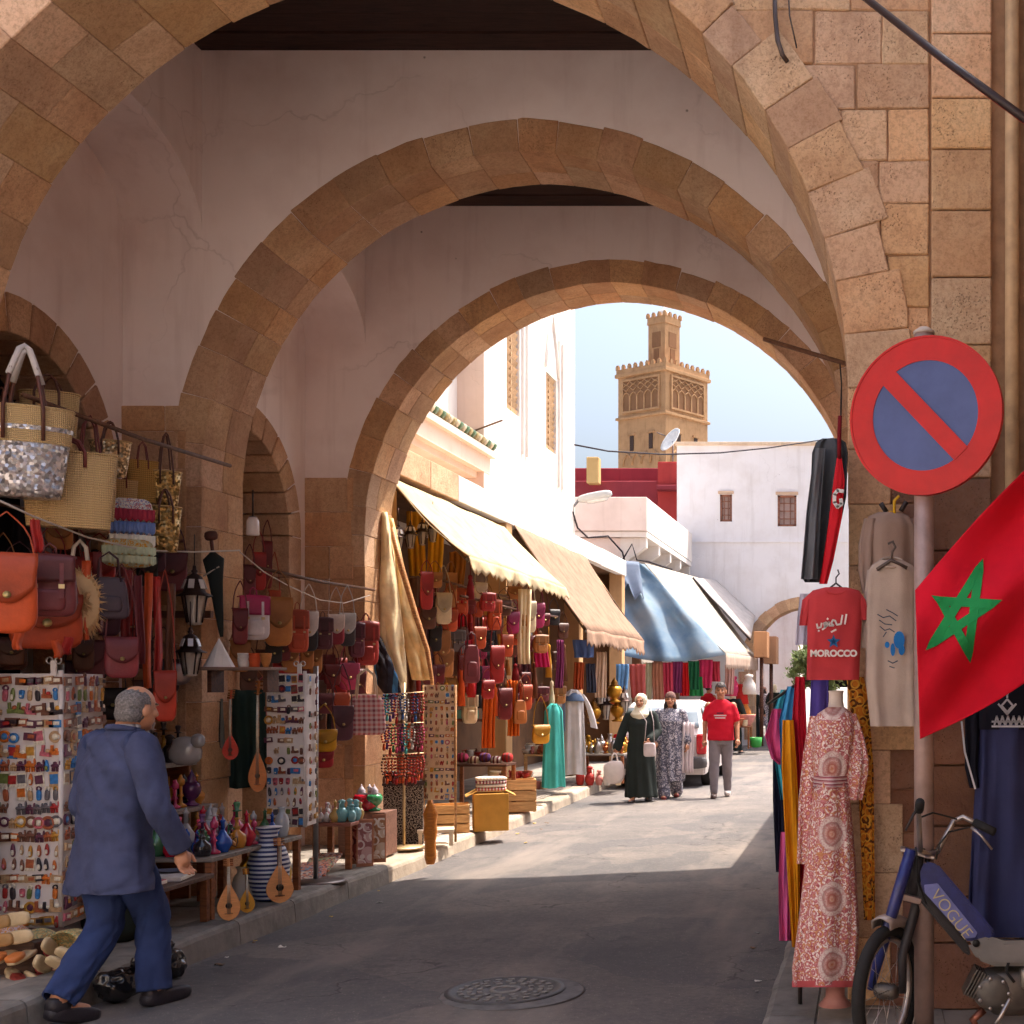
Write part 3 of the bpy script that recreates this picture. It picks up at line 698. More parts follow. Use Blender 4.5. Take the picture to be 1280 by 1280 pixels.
# --- awnings
def awning(name, label, Y0, Y1, X0, Z0, X1, Z1, mat_, drop, sag=.06, seed=1, tooth=.16, side=False, th=.006):
    r = random.Random(seed); nu = 40
    def top(u, v):
        y = Y0 + (Y1 - Y0) * u; s_ = sag * sin(pi * v) * (1 + .4 * sin(u * 9 + seed)) + .02 * noise.noise((u * 6, v * 3, seed))
        return (X0 + (X1 - X0) * v, y, Z0 + (Z1 - Z0) * v - s_)
    b = MB(); b.sheet(top, nu, 10, th); parts = [Part('canopy', b.mesh(mat_))]
    def val(u, v):
        p = Vector(top(u, 1)); ph = (Y1 - Y0) * u / tooth
        d = drop * (.72 + .28 * abs(math.modf(ph)[0] * 2 - 1)) * (1 + .25 * noise.noise((u * 5, 2, seed)))
        return (p.x + (.03 + .03 * sin(u * 37 + seed) + .03 * noise.noise((u * 9, v, seed))) * v, p.y, p.z - d * v)
    b = MB(); b.sheet(val, int((Y1 - Y0) / tooth * 4), 4, th); parts.append(Part('valance', b.mesh(mat_)))
    b = MB(); p0, p1 = Vector(top(0, 1)), Vector(top(1, 1)); b.tube([p0 + Vector((-.02, 0, -.03)), p1 + Vector((-.02, 0, -.03))], .018, 8); parts.append(Part('front_bar', b.mesh(metal((130, 118, 104)))))
    for u in (.01, .99):
        b = MB(); b.tube([Vector(top(u, .02)) + Vector((0, 0, -.05)), Vector(top(u, .98)) + Vector((0, 0, -.06))], .016, 7); parts.append(Part('arm', b.mesh(metal((110, 84, 60)))))
    return thing(name, parts, label, 'awning')
aw_m = fabric((226, 206, 168), .38, .2)
awning('awning', 'cream canvas awning with toothed valance over the leather bag shop', 13.15, 17.35, -4.93, 3.84, -4.1, 3.02, aw_m, .17, .05, 2)
awning('awning', 'tan canvas awning beyond the cream one, deep toothed valance', 17.75, 22.3, -4.93, 3.95, -3.9, 2.47, fabric((164, 132, 110), .22, .2), .24, .05, 5)
# --- house with a balcony, blue tarp and pale awning
BH = _link('balcony_house', None); BH['label'] = 'low white house with a projecting balcony on brackets above the blue tarp'; BH['category'] = 'house'; TH.append(BH)
shaded_white = M_plaster((232, 216, 208), (190, 168, 156), .4)  # duskier white: shade on the camera-facing balcony walls is put into the plaster
b = MB(); b.box((-8.0, 32.25, 2.9), (5.2, 7.5, 5.7)); _link('body', b.mesh(white_m), BH)
# parapet: a front wall and a street wall
b = MB(); b.box((-5.67, 28.08, 5.44), (1.66, .16, .74)); sub(BH, Part('parapet', b.mesh(shaded_white, .01)))
b = MB(); b.prism([(28.17, 5.07), (28.17, 5.81), (35.2, 5.86), (35.2, 5.07)], lambda a, c, d: Vector((d, a, c)), -4.84, -5.0); sub(BH, Part('parapet', b.mesh(white_m, .01)))
b = MB(); b.box((-5.7, 31.6, 5.0), (1.7, 7.1, .12)); sub(BH, Part('balcony_slab', b.mesh(white_m)))
for i in range(5):
    yy = 28.15 + i * 1.7; b = MB(); b.prism([(-5.45, 4.3), (-4.88, 4.72), (-4.88, 4.94), (-5.45, 4.94)], lambda a, c, d: Vector((a, d, c)), yy, yy + .22); sub(BH, Part('bracket', b.mesh(white_m, .008)))
b = MB(); b.box((-5.9, 28.3, 4.6), (.9, .3, .66)); sub(BH, Part('corner_pier', b.mesh(shaded_white, .01)))
# blue tarp hung as a side screen and its awning
def tarp(u, v):
    tl, tr, bl, br = at(724, 693, 27.6), at(806, 703, 28.0), at(752, 812, 26.6), at(908, 818, 27.2)
    p = (tl * (1 - u) + tr * u) * (1 - v) + (bl * (1 - u) + br * u) * v
    p.z -= .20 * sin(pi * u) * v * v + .05 * abs(sin(u * 11)) * (1 - v)
    p.y += .16 * sin(u * 17 + v * 2) * (.3 + .5 * v) + .08 * noise.noise((u * 7, v * 5, 1))
    return p
tarp_m = NT('blue_tarp'); tn = tarp_m.noise(1.1, 5, .6)
tarp_c = tarp_m.ramp(tn, [(.3, lin((88, 132, 172))), (.5, lin((136, 164, 186))), (.72, lin((176, 184, 188)))]); tarp_m.col(tarp_c); tarp_m.set(Roughness=.6)
tt_ = tarp_m.new('ShaderNodeBsdfTranslucent'); tarp_m.link(tarp_c, tt_.inputs[0]); mx_ = tarp_m.new('ShaderNodeMixShader', {0: .45, 1: tarp_m.b.outputs[0], 2: tt_.outputs[0]}); tarp_m.link(mx_.outputs[0], tarp_m.out.inputs[0])
b = MB(); b.sheet(tarp, 48, 20, .008); thing('tarpaulin', [b.mesh(tarp_m.m)], 'pale blue tarpaulin sagging over the textile stalls under the balcony', 'tarpaulin')
def tarp2(u, v):
    p = (at(734, 697, 27.4) * (1 - u) + at(800, 703, 27.8) * u) * (1 - v) + (at(770, 740, 27.25) * (1 - u) + at(806, 752, 27.5) * u) * v
    if u > .5: p.z -= .25 * v * (u - .5)
    p.z += .28 * v * abs(math.modf(u * 2.2)[0] - .5) * 2; p.y -= .12; return p
b = MB(); b.sheet(tarp2, 24, 8, .008); thing('tarpaulin', [b.mesh(fabric((128, 140, 160), .2))], 'slate grey ragged cloth lying over the top of the blue tarpaulin', 'tarpaulin')
def aw4(u, v):
    tl, tr, bl, br = at(806, 704, 28.0), at(872, 722, 34.0), at(906, 816, 27.2), at(946, 822, 34.0)
    p = (tl * (1 - u) + tr * u) * (1 - v) + (bl * (1 - u) + br * u) * v; p.z -= .05 * sin(pi * v); return p
b = MB(); b.sheet(aw4, 20, 10, .008)
b2 = MB(); b2.sheet(lambda u, v: Vector(aw4(u, 1)) + Vector((.02 + .02 * sin(u * 40), 0, -(.3 + .06 * abs(math.modf(u * 24)[0] * 2 - 1)) * v)), 96, 3, .008)
thing('awning', [Part('canopy', b.mesh(fabric((206, 196, 184), .3, .2))), Part('valance', b2.mesh(fabric((206, 180, 162), .3)))], 'off white sloping awning at the open side of the blue tarpaulin', 'awning')
def aw5(u, v):
    tl, tr, bl, br = at(866, 722, 33), at(895, 725, 35.2), at(938, 800, 33), at(944, 770, 35.2)
    return (tl * (1 - u) + tr * u) * (1 - v) + (bl * (1 - u) + br * u) * v
b = MB(); b.sheet(aw5, 8, 8, .01); b2 = MB(); b2.tube([aw5(0, 0), aw5(0, 1)], .03, 6)
thing('awning', [Part('canopy', b.mesh(fabric((196, 186, 180), .1))), Part('front_bar', b2.mesh(metal((90, 86, 88))))], 'grey lean-to sheet against the end house beside its stone arch', 'awning')
# shop row under the balcony
SB = _link('textile_shops', None); SB['label'] = 'open textile shops under the blue tarpaulin and balcony'; SB['category'] = 'shops'; TH.append(SB)
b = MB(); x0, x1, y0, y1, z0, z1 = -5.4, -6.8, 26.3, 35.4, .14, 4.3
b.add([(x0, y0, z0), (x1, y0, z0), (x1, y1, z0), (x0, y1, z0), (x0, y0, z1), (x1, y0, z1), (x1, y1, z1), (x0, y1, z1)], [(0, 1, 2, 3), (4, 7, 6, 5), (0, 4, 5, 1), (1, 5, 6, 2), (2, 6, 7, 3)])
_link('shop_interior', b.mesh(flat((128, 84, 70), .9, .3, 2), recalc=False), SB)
for yy in (26.4, 29.4, 32.4, 35.3):
    b = MB(); b.box((-5.35, yy, 2.2), (.25, .25, 4.1)); sub(SB, Part('pier', b.mesh(flat((150, 110, 84), .8))))
# --- white house closing the street, with a stone arch
EH = _link('end_house', None); EH['label'] = 'plain white house closing the street, two small barred windows above a stone arch'; EH['category'] = 'house'; TH.append(EH)
YE = 35.5
apE = dict(hs=1.52, spr=2.35, rise=1.5, ax=-1.67)
ewall = M_plaster((230, 226, 226), (196, 184, 176), .45)
ea = arch_wall(YE, YE + 1.0, -5.3, 4.0, 4.3, ewall, .1, 30, 'arch_wall', EH, apE)
voussoirs(ea, YE, YE + 1.0, 17, .30, st_d, 31, ap=apE, split=False, proud=.02)
fY = lambda u, v, d: Vector((u, YE + d, v))
k = F / YE; wx = lambda p: (p - CX) / k; wz = lambda p: HC - (p - CY) / k
ewin = [(wx(900), wx(915), wz(652), wz(618)), (wx(972), wx(995.5), wz(658), wz(619))]
_link('upper_wall', wall_holes(fY, -5.3, 4.0, 4.3, 8.35, ewin, .16, ewall, flat((88, 66, 60))), EH)
b = MB(); b.box((-.65, YE + 4.2, 6.3), (9.3, 7.9, 4.0)); _link('body', b.mesh(ewall), EH)
b = MB(); b.box((-.65, YE + .06, 8.38), (9.4, .3, .09)); sub(EH, Part('coping', b.mesh(M_plaster((214, 190, 164), (170, 136, 108), .7), .01)))
b = MB(); b.box((-.65, YE - .02, wz(677)), (9.3, .04, .05)); sub(EH, Part('string_course', b.mesh(ewall)))
for a, c, e, f_ in ewin:
    wo = _link('window', None, EH); q = M_wood((150, 100, 80), (104, 66, 52))
    for (cx_, cz_, sx_, sz_) in (((a + c) / 2, e + .03, c - a, .06), ((a + c) / 2, f_ - .03, c - a, .06), (a + .03, (e + f_) / 2, .06, f_ - e), (c - .03, (e + f_) / 2, .06, f_ - e)):
        b = MB(); b.box((cx_, YE + .05, cz_), (sx_, .06, sz_)); sub(wo, Part('frame', b.mesh(q)))
    for i in range(1, 3): b = MB(); b.box((a + (c - a) * i / 3, YE + .06, (e + f_) / 2), (.025, .025, f_ - e - .1)); sub(wo, Part('bar', b.mesh(q)))
    for i in range(1, 4): b = MB(); b.box(((a + c) / 2, YE + .075, e + (f_ - e) * i / 4), (c - a - .1, .02, .025)); sub(wo, Part('bar', b.mesh(q)))
    b = MB(); b.box(((a + c) / 2, YE + .11, (e + f_) / 2), (c - a - .08, .01, f_ - e - .08)); sub(wo, Part('pane', b.mesh(glassy((176, 150, 140)))))
    b = MB(); b.box(((a + c) / 2, YE - .03, f_ + .05), (c - a + .1, .1, .07)); sub(wo, Part('lintel', b.mesh(M_plaster((206, 176, 150), (170, 130, 100), .5))))
# low house on the right beyond the arcade (throws the shade on the right of the street)
b = MB(); b.box((2.0, 15.6, 1.75), (4.0, 4.9, 3.5)); b2 = MB(); b2.box((1.96, 15.6, 3.55), (4.1, 5.0, .12))
thing('low_house', [Part('wall', b.mesh(M_plaster((216, 196, 176), (180, 150, 126), .5))), Part('coping', b2.mesh(st_m))], 'low plastered shop building on the right just beyond the arcade', 'house')
# --- red house behind
red_m = M_plaster((150, 60, 66), (124, 48, 54), .6)
RD = _link('red_house', None); RD['label'] = 'dark red roof terrace walls rising behind the white balcony house'; RD['category'] = 'house'; TH.append(RD)
def ab(p0, p1, Y): q0, q1 = at(*p0, Y), at(*p1, Y); return q0, q1
def front_box(x0, y0, x1, y1, Y, depth, m, parent, name, bev=.02):
    p, q = at(x0, y1, Y), at(x1, y0, Y); b = MB(); b.box(((p.x + q.x) / 2, Y + depth / 2, (p.z + q.z) / 2), (q.x - p.x, depth, q.z - p.z)); sub(parent, Part(name, b.mesh(m, bev)))
front_box(690, 585, 825, 860, 43.5, 4, red_m, RD, 'terrace_wall')
front_box(690, 601, 822, 860, 42, 1.4, red_m, RD, 'parapet')
front_box(822, 577, 862, 860, 41.4, 4, M_plaster((180, 66, 62), (150, 54, 50), .5), RD, 'stair_block')
front_box(820, 606, 850, 612, 41.0, .6, red_m, RD, 'ledge')
front_box(733, 571, 748, 604, 41.6, .4, M_plaster((214, 176, 116), (180, 140, 90), .4), RD, 'chimney')
# --- minaret
MN = _link('minaret', None, None, (at(829, 856, 112).x, 112, 0), (0, 0, R(-33))); MN['label'] = 'square sandstone minaret with lattice panels, crenellated parapet and small lantern turret'; MN['category'] = 'tower'; TH.append(MN)
mm = M_plaster((186, 146, 106), (146, 108, 76), .7); md = M_plaster((142, 104, 74), (118, 86, 60), .5)
k = F / 112; z_ = lambda py: HC - (py - CY) / k
W = 5.5; zt = z_(475)
b = MB(); b.box((0, 0, zt / 2), (W, W, zt)); sub(MN, Part('shaft', b.mesh(mm, .04)))
def mband(z, h, ex, w_=W): b = MB(); b.box((0, 0, z), (w_ + ex, w_ + ex, h)); sub(MN, Part('string_course', b.mesh(mm, .03)))
mband(z_(527), .22, .34); mband(z_(474), .3, .42)
b = MB(); b.box((0, 0, z_(470)), (W + .2, W + .2, .55)); sub(MN, Part('parapet', b.mesh(mm)))
mer = MB(); mer.box((0, 0, .16), (.3, .22, .32)); mer.box((0, 0, .37), (.16, .2, .12)); mer = mer.mesh(mm)
zp = z_(470) + .25
for i in range(9):
    q = -W / 2 + W * i / 8
    for (x, y_, a) in ((q, -W / 2 - .02, 0), (q, W / 2, 0), (-W / 2, q, pi / 2), (W / 2, q, pi / 2)): sub(MN, Part('merlon', mer, loc=(x, y_, zp), rot=(0, 0, a)))
# relief panels on the two faces in view (-y and +x, -x)
for fa in (0, pi / 2, -pi / 2):
    fc = _link('lattice_panel', None, MN, (0, 0, 0), (0, 0, fa))
    z0, z1 = z_(520), z_(481); hw = W * .38; yy = -W / 2
    b = MB(); b.box((0, yy - .03, (z0 + z1) / 2), (2 * hw, .06, z1 - z0)); sub(fc, Part('panel_ground', b.mesh(md)))
    for s_ in (-1, 1): b = MB(); b.box((s_ * hw, yy - .08, (z0 + z1) / 2), (.16, .18, z1 - z0 + .2)); sub(fc, Part('frame', b.mesh(mm)))
    for zz in (z0, z1): b = MB(); b.box((0, yy - .081, zz), (2 * hw, .17, .16)); sub(fc, Part('frame', b.mesh(mm)))
    nc = 5; cw = 2 * hw / nc
    for i in range(nc + 1):
        b = MB(); b.box((-hw + i * cw, yy - .1, z0 + .65), (.13, .1, 1.3)); sub(fc, Part('colonnette', b.mesh(mm)))
    for i in range(nc):
        cx_ = -hw + (i + .5) * cw; b = MB(); b.tube([(cx_ - cw / 2, yy - .1, z0 + 1.2), (cx_ - cw * .36, yy - .1, z0 + 1.5), (cx_, yy - .1, z0 + 1.7), (cx_ + cw * .36, yy - .1, z0 + 1.5), (cx_ + cw / 2, yy - .1, z0 + 1.2)], .06, 5); sub(fc, Part('small_arch', b.mesh(mm)))
    for j in range(2):
        for i in range(nc):
            cx_ = -hw + (i + .5) * cw; cz_ = z0 + 1.85 + .26 + j * .5; b = MB()
            b.tube([(cx_ - cw / 2, yy - .1, cz_), (cx_, yy - .1, cz_ + .3), (cx_ + cw / 2, yy - .1, cz_), (cx_, yy - .1, cz_ - .3), (cx_ - cw / 2, yy - .1, cz_)], .055, 5); sub(fc, Part('lozenge', b.mesh(mm)))
    # lower windows and blind arches
    for sx_ in (-1.1, 1.1):
        b = MB(); b.box((sx_, yy - .01, z_(559)), (.42, .1, 1.3)); sub(fc, Part('slit_window', b.mesh(flat((66, 46, 36)))))
        b = MB(); b.box((sx_, yy - .05, z_(559) + .78), (.8, .16, .16)); sub(fc, Part('lintel', b.mesh(mm)))
    for i in range(4):
        cx_ = -hw + (i + .5) * 2 * hw / 4; b = MB(); b.tube([(cx_ - .5, yy - .05, z_(585)), (cx_ - .42, yy - .05, z_(577)), (cx_, yy - .05, z_(571)), (cx_ + .42, yy - .05, z_(577)), (cx_ + .5, yy - .05, z_(585))], .1, 5); sub(fc, Part('blind_arch', b.mesh(mm)))
TW = 1.95; zl = z_(407)
b = MB(); b.box((.1, 0, (zt + zl) / 2), (TW, TW, zl - zt)); sub(MN, Part('lantern_turret', b.mesh(mm, .03)))
b = MB(); b.box((.1, 0, zl), (TW + .14, TW + .14, .18)); sub(MN, Part('string_course', b.mesh(mm)))
b = MB(); b.box((.1, 0, zl + .3), (TW + .1, TW + .1, .5)); sub(MN, Part('parapet', b.mesh(mm)))
for i in range(4):
    q = -TW / 2 + TW * i / 3
    for (x, y_, a) in ((q, -TW / 2, 0), (q, TW / 2, 0), (-TW / 2, q, pi / 2), (TW / 2, q, pi / 2)): sub(MN, Part('merlon', mer, loc=(.1 + x, y_, zl + .5), rot=(0, 0, a)))
for fa in (0, pi / 2, -pi / 2):
    rt = rotz(fa)
    for (dz, hh, ww) in ((1.15, 1.3, .95), (2.9, 1.9, .6)):
        b = MB(); b.box(rt @ Vector((.1 * cos(fa), -TW / 2 - (.0 if fa == 0 else .1 * sin(fa)), zl - dz - .3)), (ww, .08, hh), rt); sub(MN, Part('niche', b.mesh(md)))
b = MB(); b.lathe([(.12, 0), (.42, .12), (.5, .4), (.3, .75), (.06, .95), (.04, 1.5)], 12, (.1, 0, zl + .55)); sub(MN, Part('dome', b.mesh(flat((236, 228, 214), .6))))
# --- satellite dish, street lamp, roof bits
def dish_mesh(rad):
    b = MB(); b.lathe([(rad * q, .28 * rad * q * q) for q in (0, .25, .5, .75, 1)] + [(rad * q, .28 * rad * q * q - .02) for q in (1, .7, .4, .05)], 20, cap=False); return b.mesh(flat((232, 226, 216), .5, .15))
b = MB(); b.tube([(0, 0, 0), (0, 0, -.9)], .03, 6); b3 = MB(); b3.tube([(0, 0, .3), (0, -.1, .62)], .02, 5)
thing('satellite_dish', [Part('dish', dish_mesh(.45), rot=(R(60), 0, R(-50))), Part('mast', b.mesh(metal((120, 110, 104)))), Part('feed_arm', b3.mesh(metal((120, 110, 104))), rot=(R(60), 0, R(-50)))], 'round white satellite dish on the roof edge before the minaret', 'satellite dish', at(841, 552, 41.5))
sl0 = at(716, 628, 26.1); b = MB(); b.tube([(0, 0, -.9), (0, 0, -.1), (.12, .0, .05)], .03, 8)
b2 = MB(); b2.rbox((.45, 0, .12), (.72, .24, .17), .6, 14, roty(-.2)); b3 = MB(); b3.rbox((.5, 0, .05), (.46, .18, .1), .6, 12, roty(-.2))
thing('street_lamp', [Part('bracket', b.mesh(metal((150, 146, 144)))), Part('lamp_head', b2.mesh(paint((186, 188, 186)))), Part('lens', b3.mesh(glassy((214, 214, 210))))], 'grey street lamp head fixed to the corner of the white house', 'street lamp', sl0)
# ============================================================ BUILDERS FOR THE GOODS
_memo = {}
def memo(f):
    def g_(*a, **k):
        key = (f.__name__, repr(a), repr(sorted(k.items())))
        if key not in _memo: _memo[key] = f(*a, **k)
        return _memo[key]
    return g_
BRASS = (178, 138, 66); BROWN = (92, 50, 36)
@memo
def P_backpack(w, h, c, c2=None):
    m = leather(c); m2 = leather(c2 or tuple(int(v * .8) for v in c)); d = w * .42; P = []
    b = MB(); b.rbox((0, 0, h * .46), (w, d, h * .92), .42, 18, fn=lambda p: Vector((p.x * (1 - .12 * (p.z / h)), p.y + .02 * w * sin(p.x * 30), p.z))); P.append(Part('body', b.mesh(m)))
    b = MB(); b.sheet(lambda u, v: (w * .5 * (u * 2 - 1) * .98, (d * .5 + .012) * (1 - 2 * min(1, v * 2.2)) if v < .45 else -(d * .5 + .016 + .02 * w * sin(pi * u)), h * (.93 + .03 * sin(pi * u)) if v < .45 else h * (.93 - (v - .45) * .72 - .05 * (1 - abs(2 * u - 1)) * 0)), 12, 12, .008)
    fl = Part('flap', b.mesh(m2)); P.append(fl)
    for sx in (-.24, .24):
        b = MB(); b.strap([(w * sx, -d * .5 - .022, h * .82), (w * sx, -d * .5 - .028, h * .5), (w * sx, -d * .52 - .03, h * .28)], (1, 0, 0), w * .08, .006); fl.kids.append(Part('strap', b.mesh(m)))
        b = MB(); b.box((w * sx, -d * .5 - .034, h * .46), (w * .11, .008, w * .09)); fl.kids.append(Part('buckle', b.mesh(metal((190, 170, 130)))))
    b = MB(); b.rbox((0, -d * .5, h * .25), (w * .62, d * .4, h * .34), .45, 14); P.append(Part('pocket', b.mesh(m)))
    b = MB(); b.tube([(-w * .12, d * .2, h * .9), (-w * .1, d * .2, h * 1.08), (0, d * .2, h * 1.14), (w * .1, d * .2, h * 1.08), (w * .12, d * .2, h * .9)], w * .025, 6); P.append(Part('handle', b.mesh(m2)))
    for sx in (-1, 1):
        b = MB(); b.strap([(sx * w * .2, d * .4, h * .9), (sx * w * .42, d * .75, h * .62), (sx * w * .46, d * .7, h * .25), (sx * w * .4, d * .4, h * .08)], (1, 0, 0), w * .1, .008); P.append(Part('shoulder_strap', b.mesh(m2)))
    return P
@memo
def P_satchel(w, h, c, top, c2=None, cloth=False):
    """flap bag on a long strap that runs up to `top` metres above its base"""
    m = (fabric if cloth else leather)(c); m2 = (fabric if cloth else leather)(c2 or tuple(int(v * .82) for v in c)); d = w * .3; P = []
    b = MB(); b.rbox((0, 0, h * .5), (w, d, h), .5, 16, fn=lambda p: Vector((p.x * (1 - .1 * p.z / h), p.y, p.z))); P.append(Part('body', b.mesh(m)))
    b = MB(); b.sheet(lambda u, v: (w * .5 * (u * 2 - 1) * (1 - .25 * max(0, v - .6)), -(d * .5 + .012) * min(1, max(-1, (v * 3 - 1))), h * (.99 - .0 * u) if v < .5 else h * (.99 - (v - .5) * 1.25 * (1 - .35 * (2 * u - 1) ** 2))), 12, 12, .007)
    fl = Part('flap', b.mesh(m2)); P.append(fl)
    b = MB(); b.lathe([(.0, .006), (w * .07, .004), (w * .07, 0)], 10, (0, -d * .5 - .02, h * .47), rot=rotx(pi / 2)); fl.kids.append(Part('clasp', b.mesh(metal((196, 170, 110)))))
    pts = []
    for i in range(13):
        t = i / 12; x = -w * .46 * cos(pi * t) * (1 if t in (0, 1) else .9); z = h * .92 + (top - h * .92) * sin(pi * t) ** .55
        pts.append((-w * .46 + w * .92 * t if False else x * (1 - .8 * (sin(pi * t) ** 2)), .01 * sin(t * 9), z))
    b = MB(); b.strap(pts, (0, 1, 0), max(.014, w * .09), .006); P.append(Part('strap', b.mesh(m2)))
    return P
@memo
def P_handbag(w, h, c, top, plaid=None, hc=None):
    m = plaid if plaid else leather(c); m2 = leather(hc or tuple(int(v * .75) for v in c)); d = w * .38; P = []
    b = MB(); b.rbox((0, 0, h * .5), (w, d, h), .38, 18, fn=lambda p: Vector((p.x * (1 - .22 * (p.z / h + .5)), p.y * (1 - .45 * (p.z / h + .5)), p.z))); P.append(Part('body', b.mesh(m)))
    for s_ in (-1, 1):
        b = MB(); b.tube([(-w * .26, s_ * d * .25, h * .9), (-w * .2, s_ * d * .22, h + (top - h) * .75), (0, s_ * d * .2, top), (w * .2, s_ * d * .22, h + (top - h) * .75), (w * .26, s_ * d * .25, h * .9)], max(.005, w * .022), 6); P.append(Part('handle', b.mesh(m2)))
    b = MB(); b.strap([(-w * .36, 0, h * .98), (0, 0, h * 1.0), (w * .36, 0, h * .98)], (0, 1, 0), d * .2, .012); P.append(Part('zip', b.mesh(m2)))
    if not plaid:
        b = MB(); b.rbox((0, -d * .42, h * .36), (w * .6, d * .3, h * .4), .45, 12); P.append(Part('pocket', b.mesh(m)))
    return P
@memo
def P_basket(w, h, kind, top, flatn=.55):
    straw = M_straw((244, 206, 146)); P = []
    low = {'silver': M_sequin((214, 208, 206), 60), 'gold': M_sequin((196, 158, 92), 70), 'sand': M_sequin((206, 172, 124), 80), 'plain': straw}[kind]
    r0, r1 = w * .36, w * .5; cut = .62 if kind == 'silver' else 1.0
    prof = lambda a, c: [(r0 + (r1 - r0) * (t ** .8), h * t) for t in [a + (c - a) * i / 6 for i in range(7)]]
    n = 26
    b = MB(); b.lathe([(0.001, 0)] + prof(0, cut), n, sy=flatn, cap=False); P.append(Part('body', b.mesh(low)))
    if cut < 1:
        b = MB(); b.lathe([(r + .004, z) for r, z in prof(cut - .02, 1)], n, sy=flatn, cap=False); P.append(Part('woven_band', b.mesh(straw)))
        b = MB(); b.lathe([(r + .008, z) for r, z in prof(.74, .79)], n, sy=flatn, cap=False); P.append(Part('sequin_line', b.mesh(low)))
    b = MB(); b.lathe([(r * .95, z) for r, z in reversed(prof(.15, .99))] + [(.001, h * .15)], n, sy=flatn, cap=False); P.append(Part('lining', b.mesh(M_straw((150, 112, 66)))))
    b = MB(); rim = [(r1 * cos(2 * pi * i / 28), r1 * sin(2 * pi * i / 28) * flatn, h) for i in range(29)]; b.tube(rim, max(.006, w * .018), 6); P.append(Part('rim', b.mesh(straw)))
    hm = leather(BROWN)
    for s_ in (-1, 1):
        yb = s_ * r1 * flatn
        b = MB(); b.tube([(-w * .2, yb * 1.05, h * .62), (-w * .2, yb * 1.06, h * .98), (-w * .13, yb * .9, h + (top - h) * .6), (-w * .05, yb * .55, h + (top - h) * .94), (0, yb * .45, top), (w * .05, yb * .55, h + (top - h) * .94), (w * .13, yb * .9, h + (top - h) * .6), (w * .2, yb * 1.06, h * .98), (w * .2, yb * 1.05, h * .62)], max(.006, w * .022), 7)
        hp = Part('handle', b.mesh(hm)); P.append(hp)
        if kind == 'silver':
            b = MB(); b.tube([(-w * .15, yb * .93, h + (top - h) * .5), (-w * .05, yb * .56, h + (top - h) * .95), (0, yb * .46, top + .004), (w * .05, yb * .56, h + (top - h) * .95), (w * .15, yb * .93, h + (top - h) * .5)], w * .036, 7); hp.kids.append(Part('rope_wrap', b.mesh(fabric((206, 198, 194)))))
    return P
@memo
def P_totebag(w, h, top, c=(242, 202, 142)):
    """flat woven tote seen on its broad side"""
    st = M_straw(c, 46); P = []; d = w * .22
    b = MB()
    rings = []
    for j in range(9):
        t = j / 8; ww = w * (.43 + .07 * t); dd = d * (.5 + .25 * sin(pi * t)); rings.append([Vector((ww * math.copysign(abs(cos(a)) ** .5, cos(a)), dd * math.copysign(abs(sin(a)) ** .7, sin(a)), h * t)) for a in [2 * pi * i / 28 for i in range(28)]])
    b.rings(rings, 0, False); P.append(Part('body', b.mesh(st)))
    b = MB(); b.rings([rings[0], [p * .02 for p in rings[0]]], 0, False); P.append(Part('base', b.mesh(st)))
    b = MB(); b.tube(rings[-1] + [rings[-1][0]], w * .015, 6); P.append(Part('rim', b.mesh(st)))
    for s_ in (-1, 1):
        b = MB(); b.tube([(-w * .16, s_ * d * .62, h * .8), (-w * .16, s_ * d * .55, h), (-w * .1, s_ * d * .4, h + (top - h) * .75), (0, s_ * d * .3, top), (w * .1, s_ * d * .4, h + (top - h) * .75), (w * .16, s_ * d * .55, h), (w * .16, s_ * d * .62, h * .8)], w * .022, 6); P.append(Part('handle', b.mesh(leather((112, 46, 40)))))
    return P
@memo
def P_fringe(w, h, cols, rows=3):
    """tasselled patterned pouch"""
    P = []; b = MB(); b.rbox((0, 0, h * .55), (w, w * .3, h * .8), .45, 14); P.append(Part('body', b.mesh(M_print(cols[0], cols[1:], 26))))
    for j in range(rows):
        z = h * (.72 - .26 * j)
        b = MB(); b.sheet(lambda u, v: (w * .52 * (2 * u - 1), -(w * .17 + .012 * (j + 1)) * (1 - .2 * (2 * u - 1) ** 2) - .006 * sin(u * 60), z - h * .26 * v * (1 - .25 * abs(math.modf(u * 8)[0] * 2 - 1))), 48, 3, .004); P.append(Part('fringe', b.mesh(fabric(cols[(j + 1) % len(cols)]))))
    return P
@memo
def P_tassel(c, L, r):
    b = MB(); b.tube([(0, 0, L * 1.5), (0, 0, L)], .004, 5); b2 = MB(); b2.lathe([(.001, L), (r * .5, L * .96), (r * .55, L * .84), (r * .4, L * .8), (r * .8, L * .5), (r, 0), (.001, 0)], 10)
    return [Part('cord', b.mesh(fabric(c))), Part('tassel', b2.mesh(fabric(c)))]
@memo
def P_slippers(c, s, c2=(214, 190, 150)):
    P = []
    for q in (-1, 1):
        b = MB(); b.rbox((q * s * .24, 0, s * .08), (s * .38, s, s * .16), .55, 12, fn=lambda p: Vector((p.x * (1 - .3 * max(0, -p.y / s * 2)), p.y, p.z))); so_ = Part('sole', b.mesh(leather(c2)))
        b = MB(); b.rbox((q * s * .24, -s * .24, s * .17), (s * .36, s * .52, s * .2), .6, 12); so_.kids.append(Part('upper', b.mesh(leather(c)))); P.append(so_)
    return P
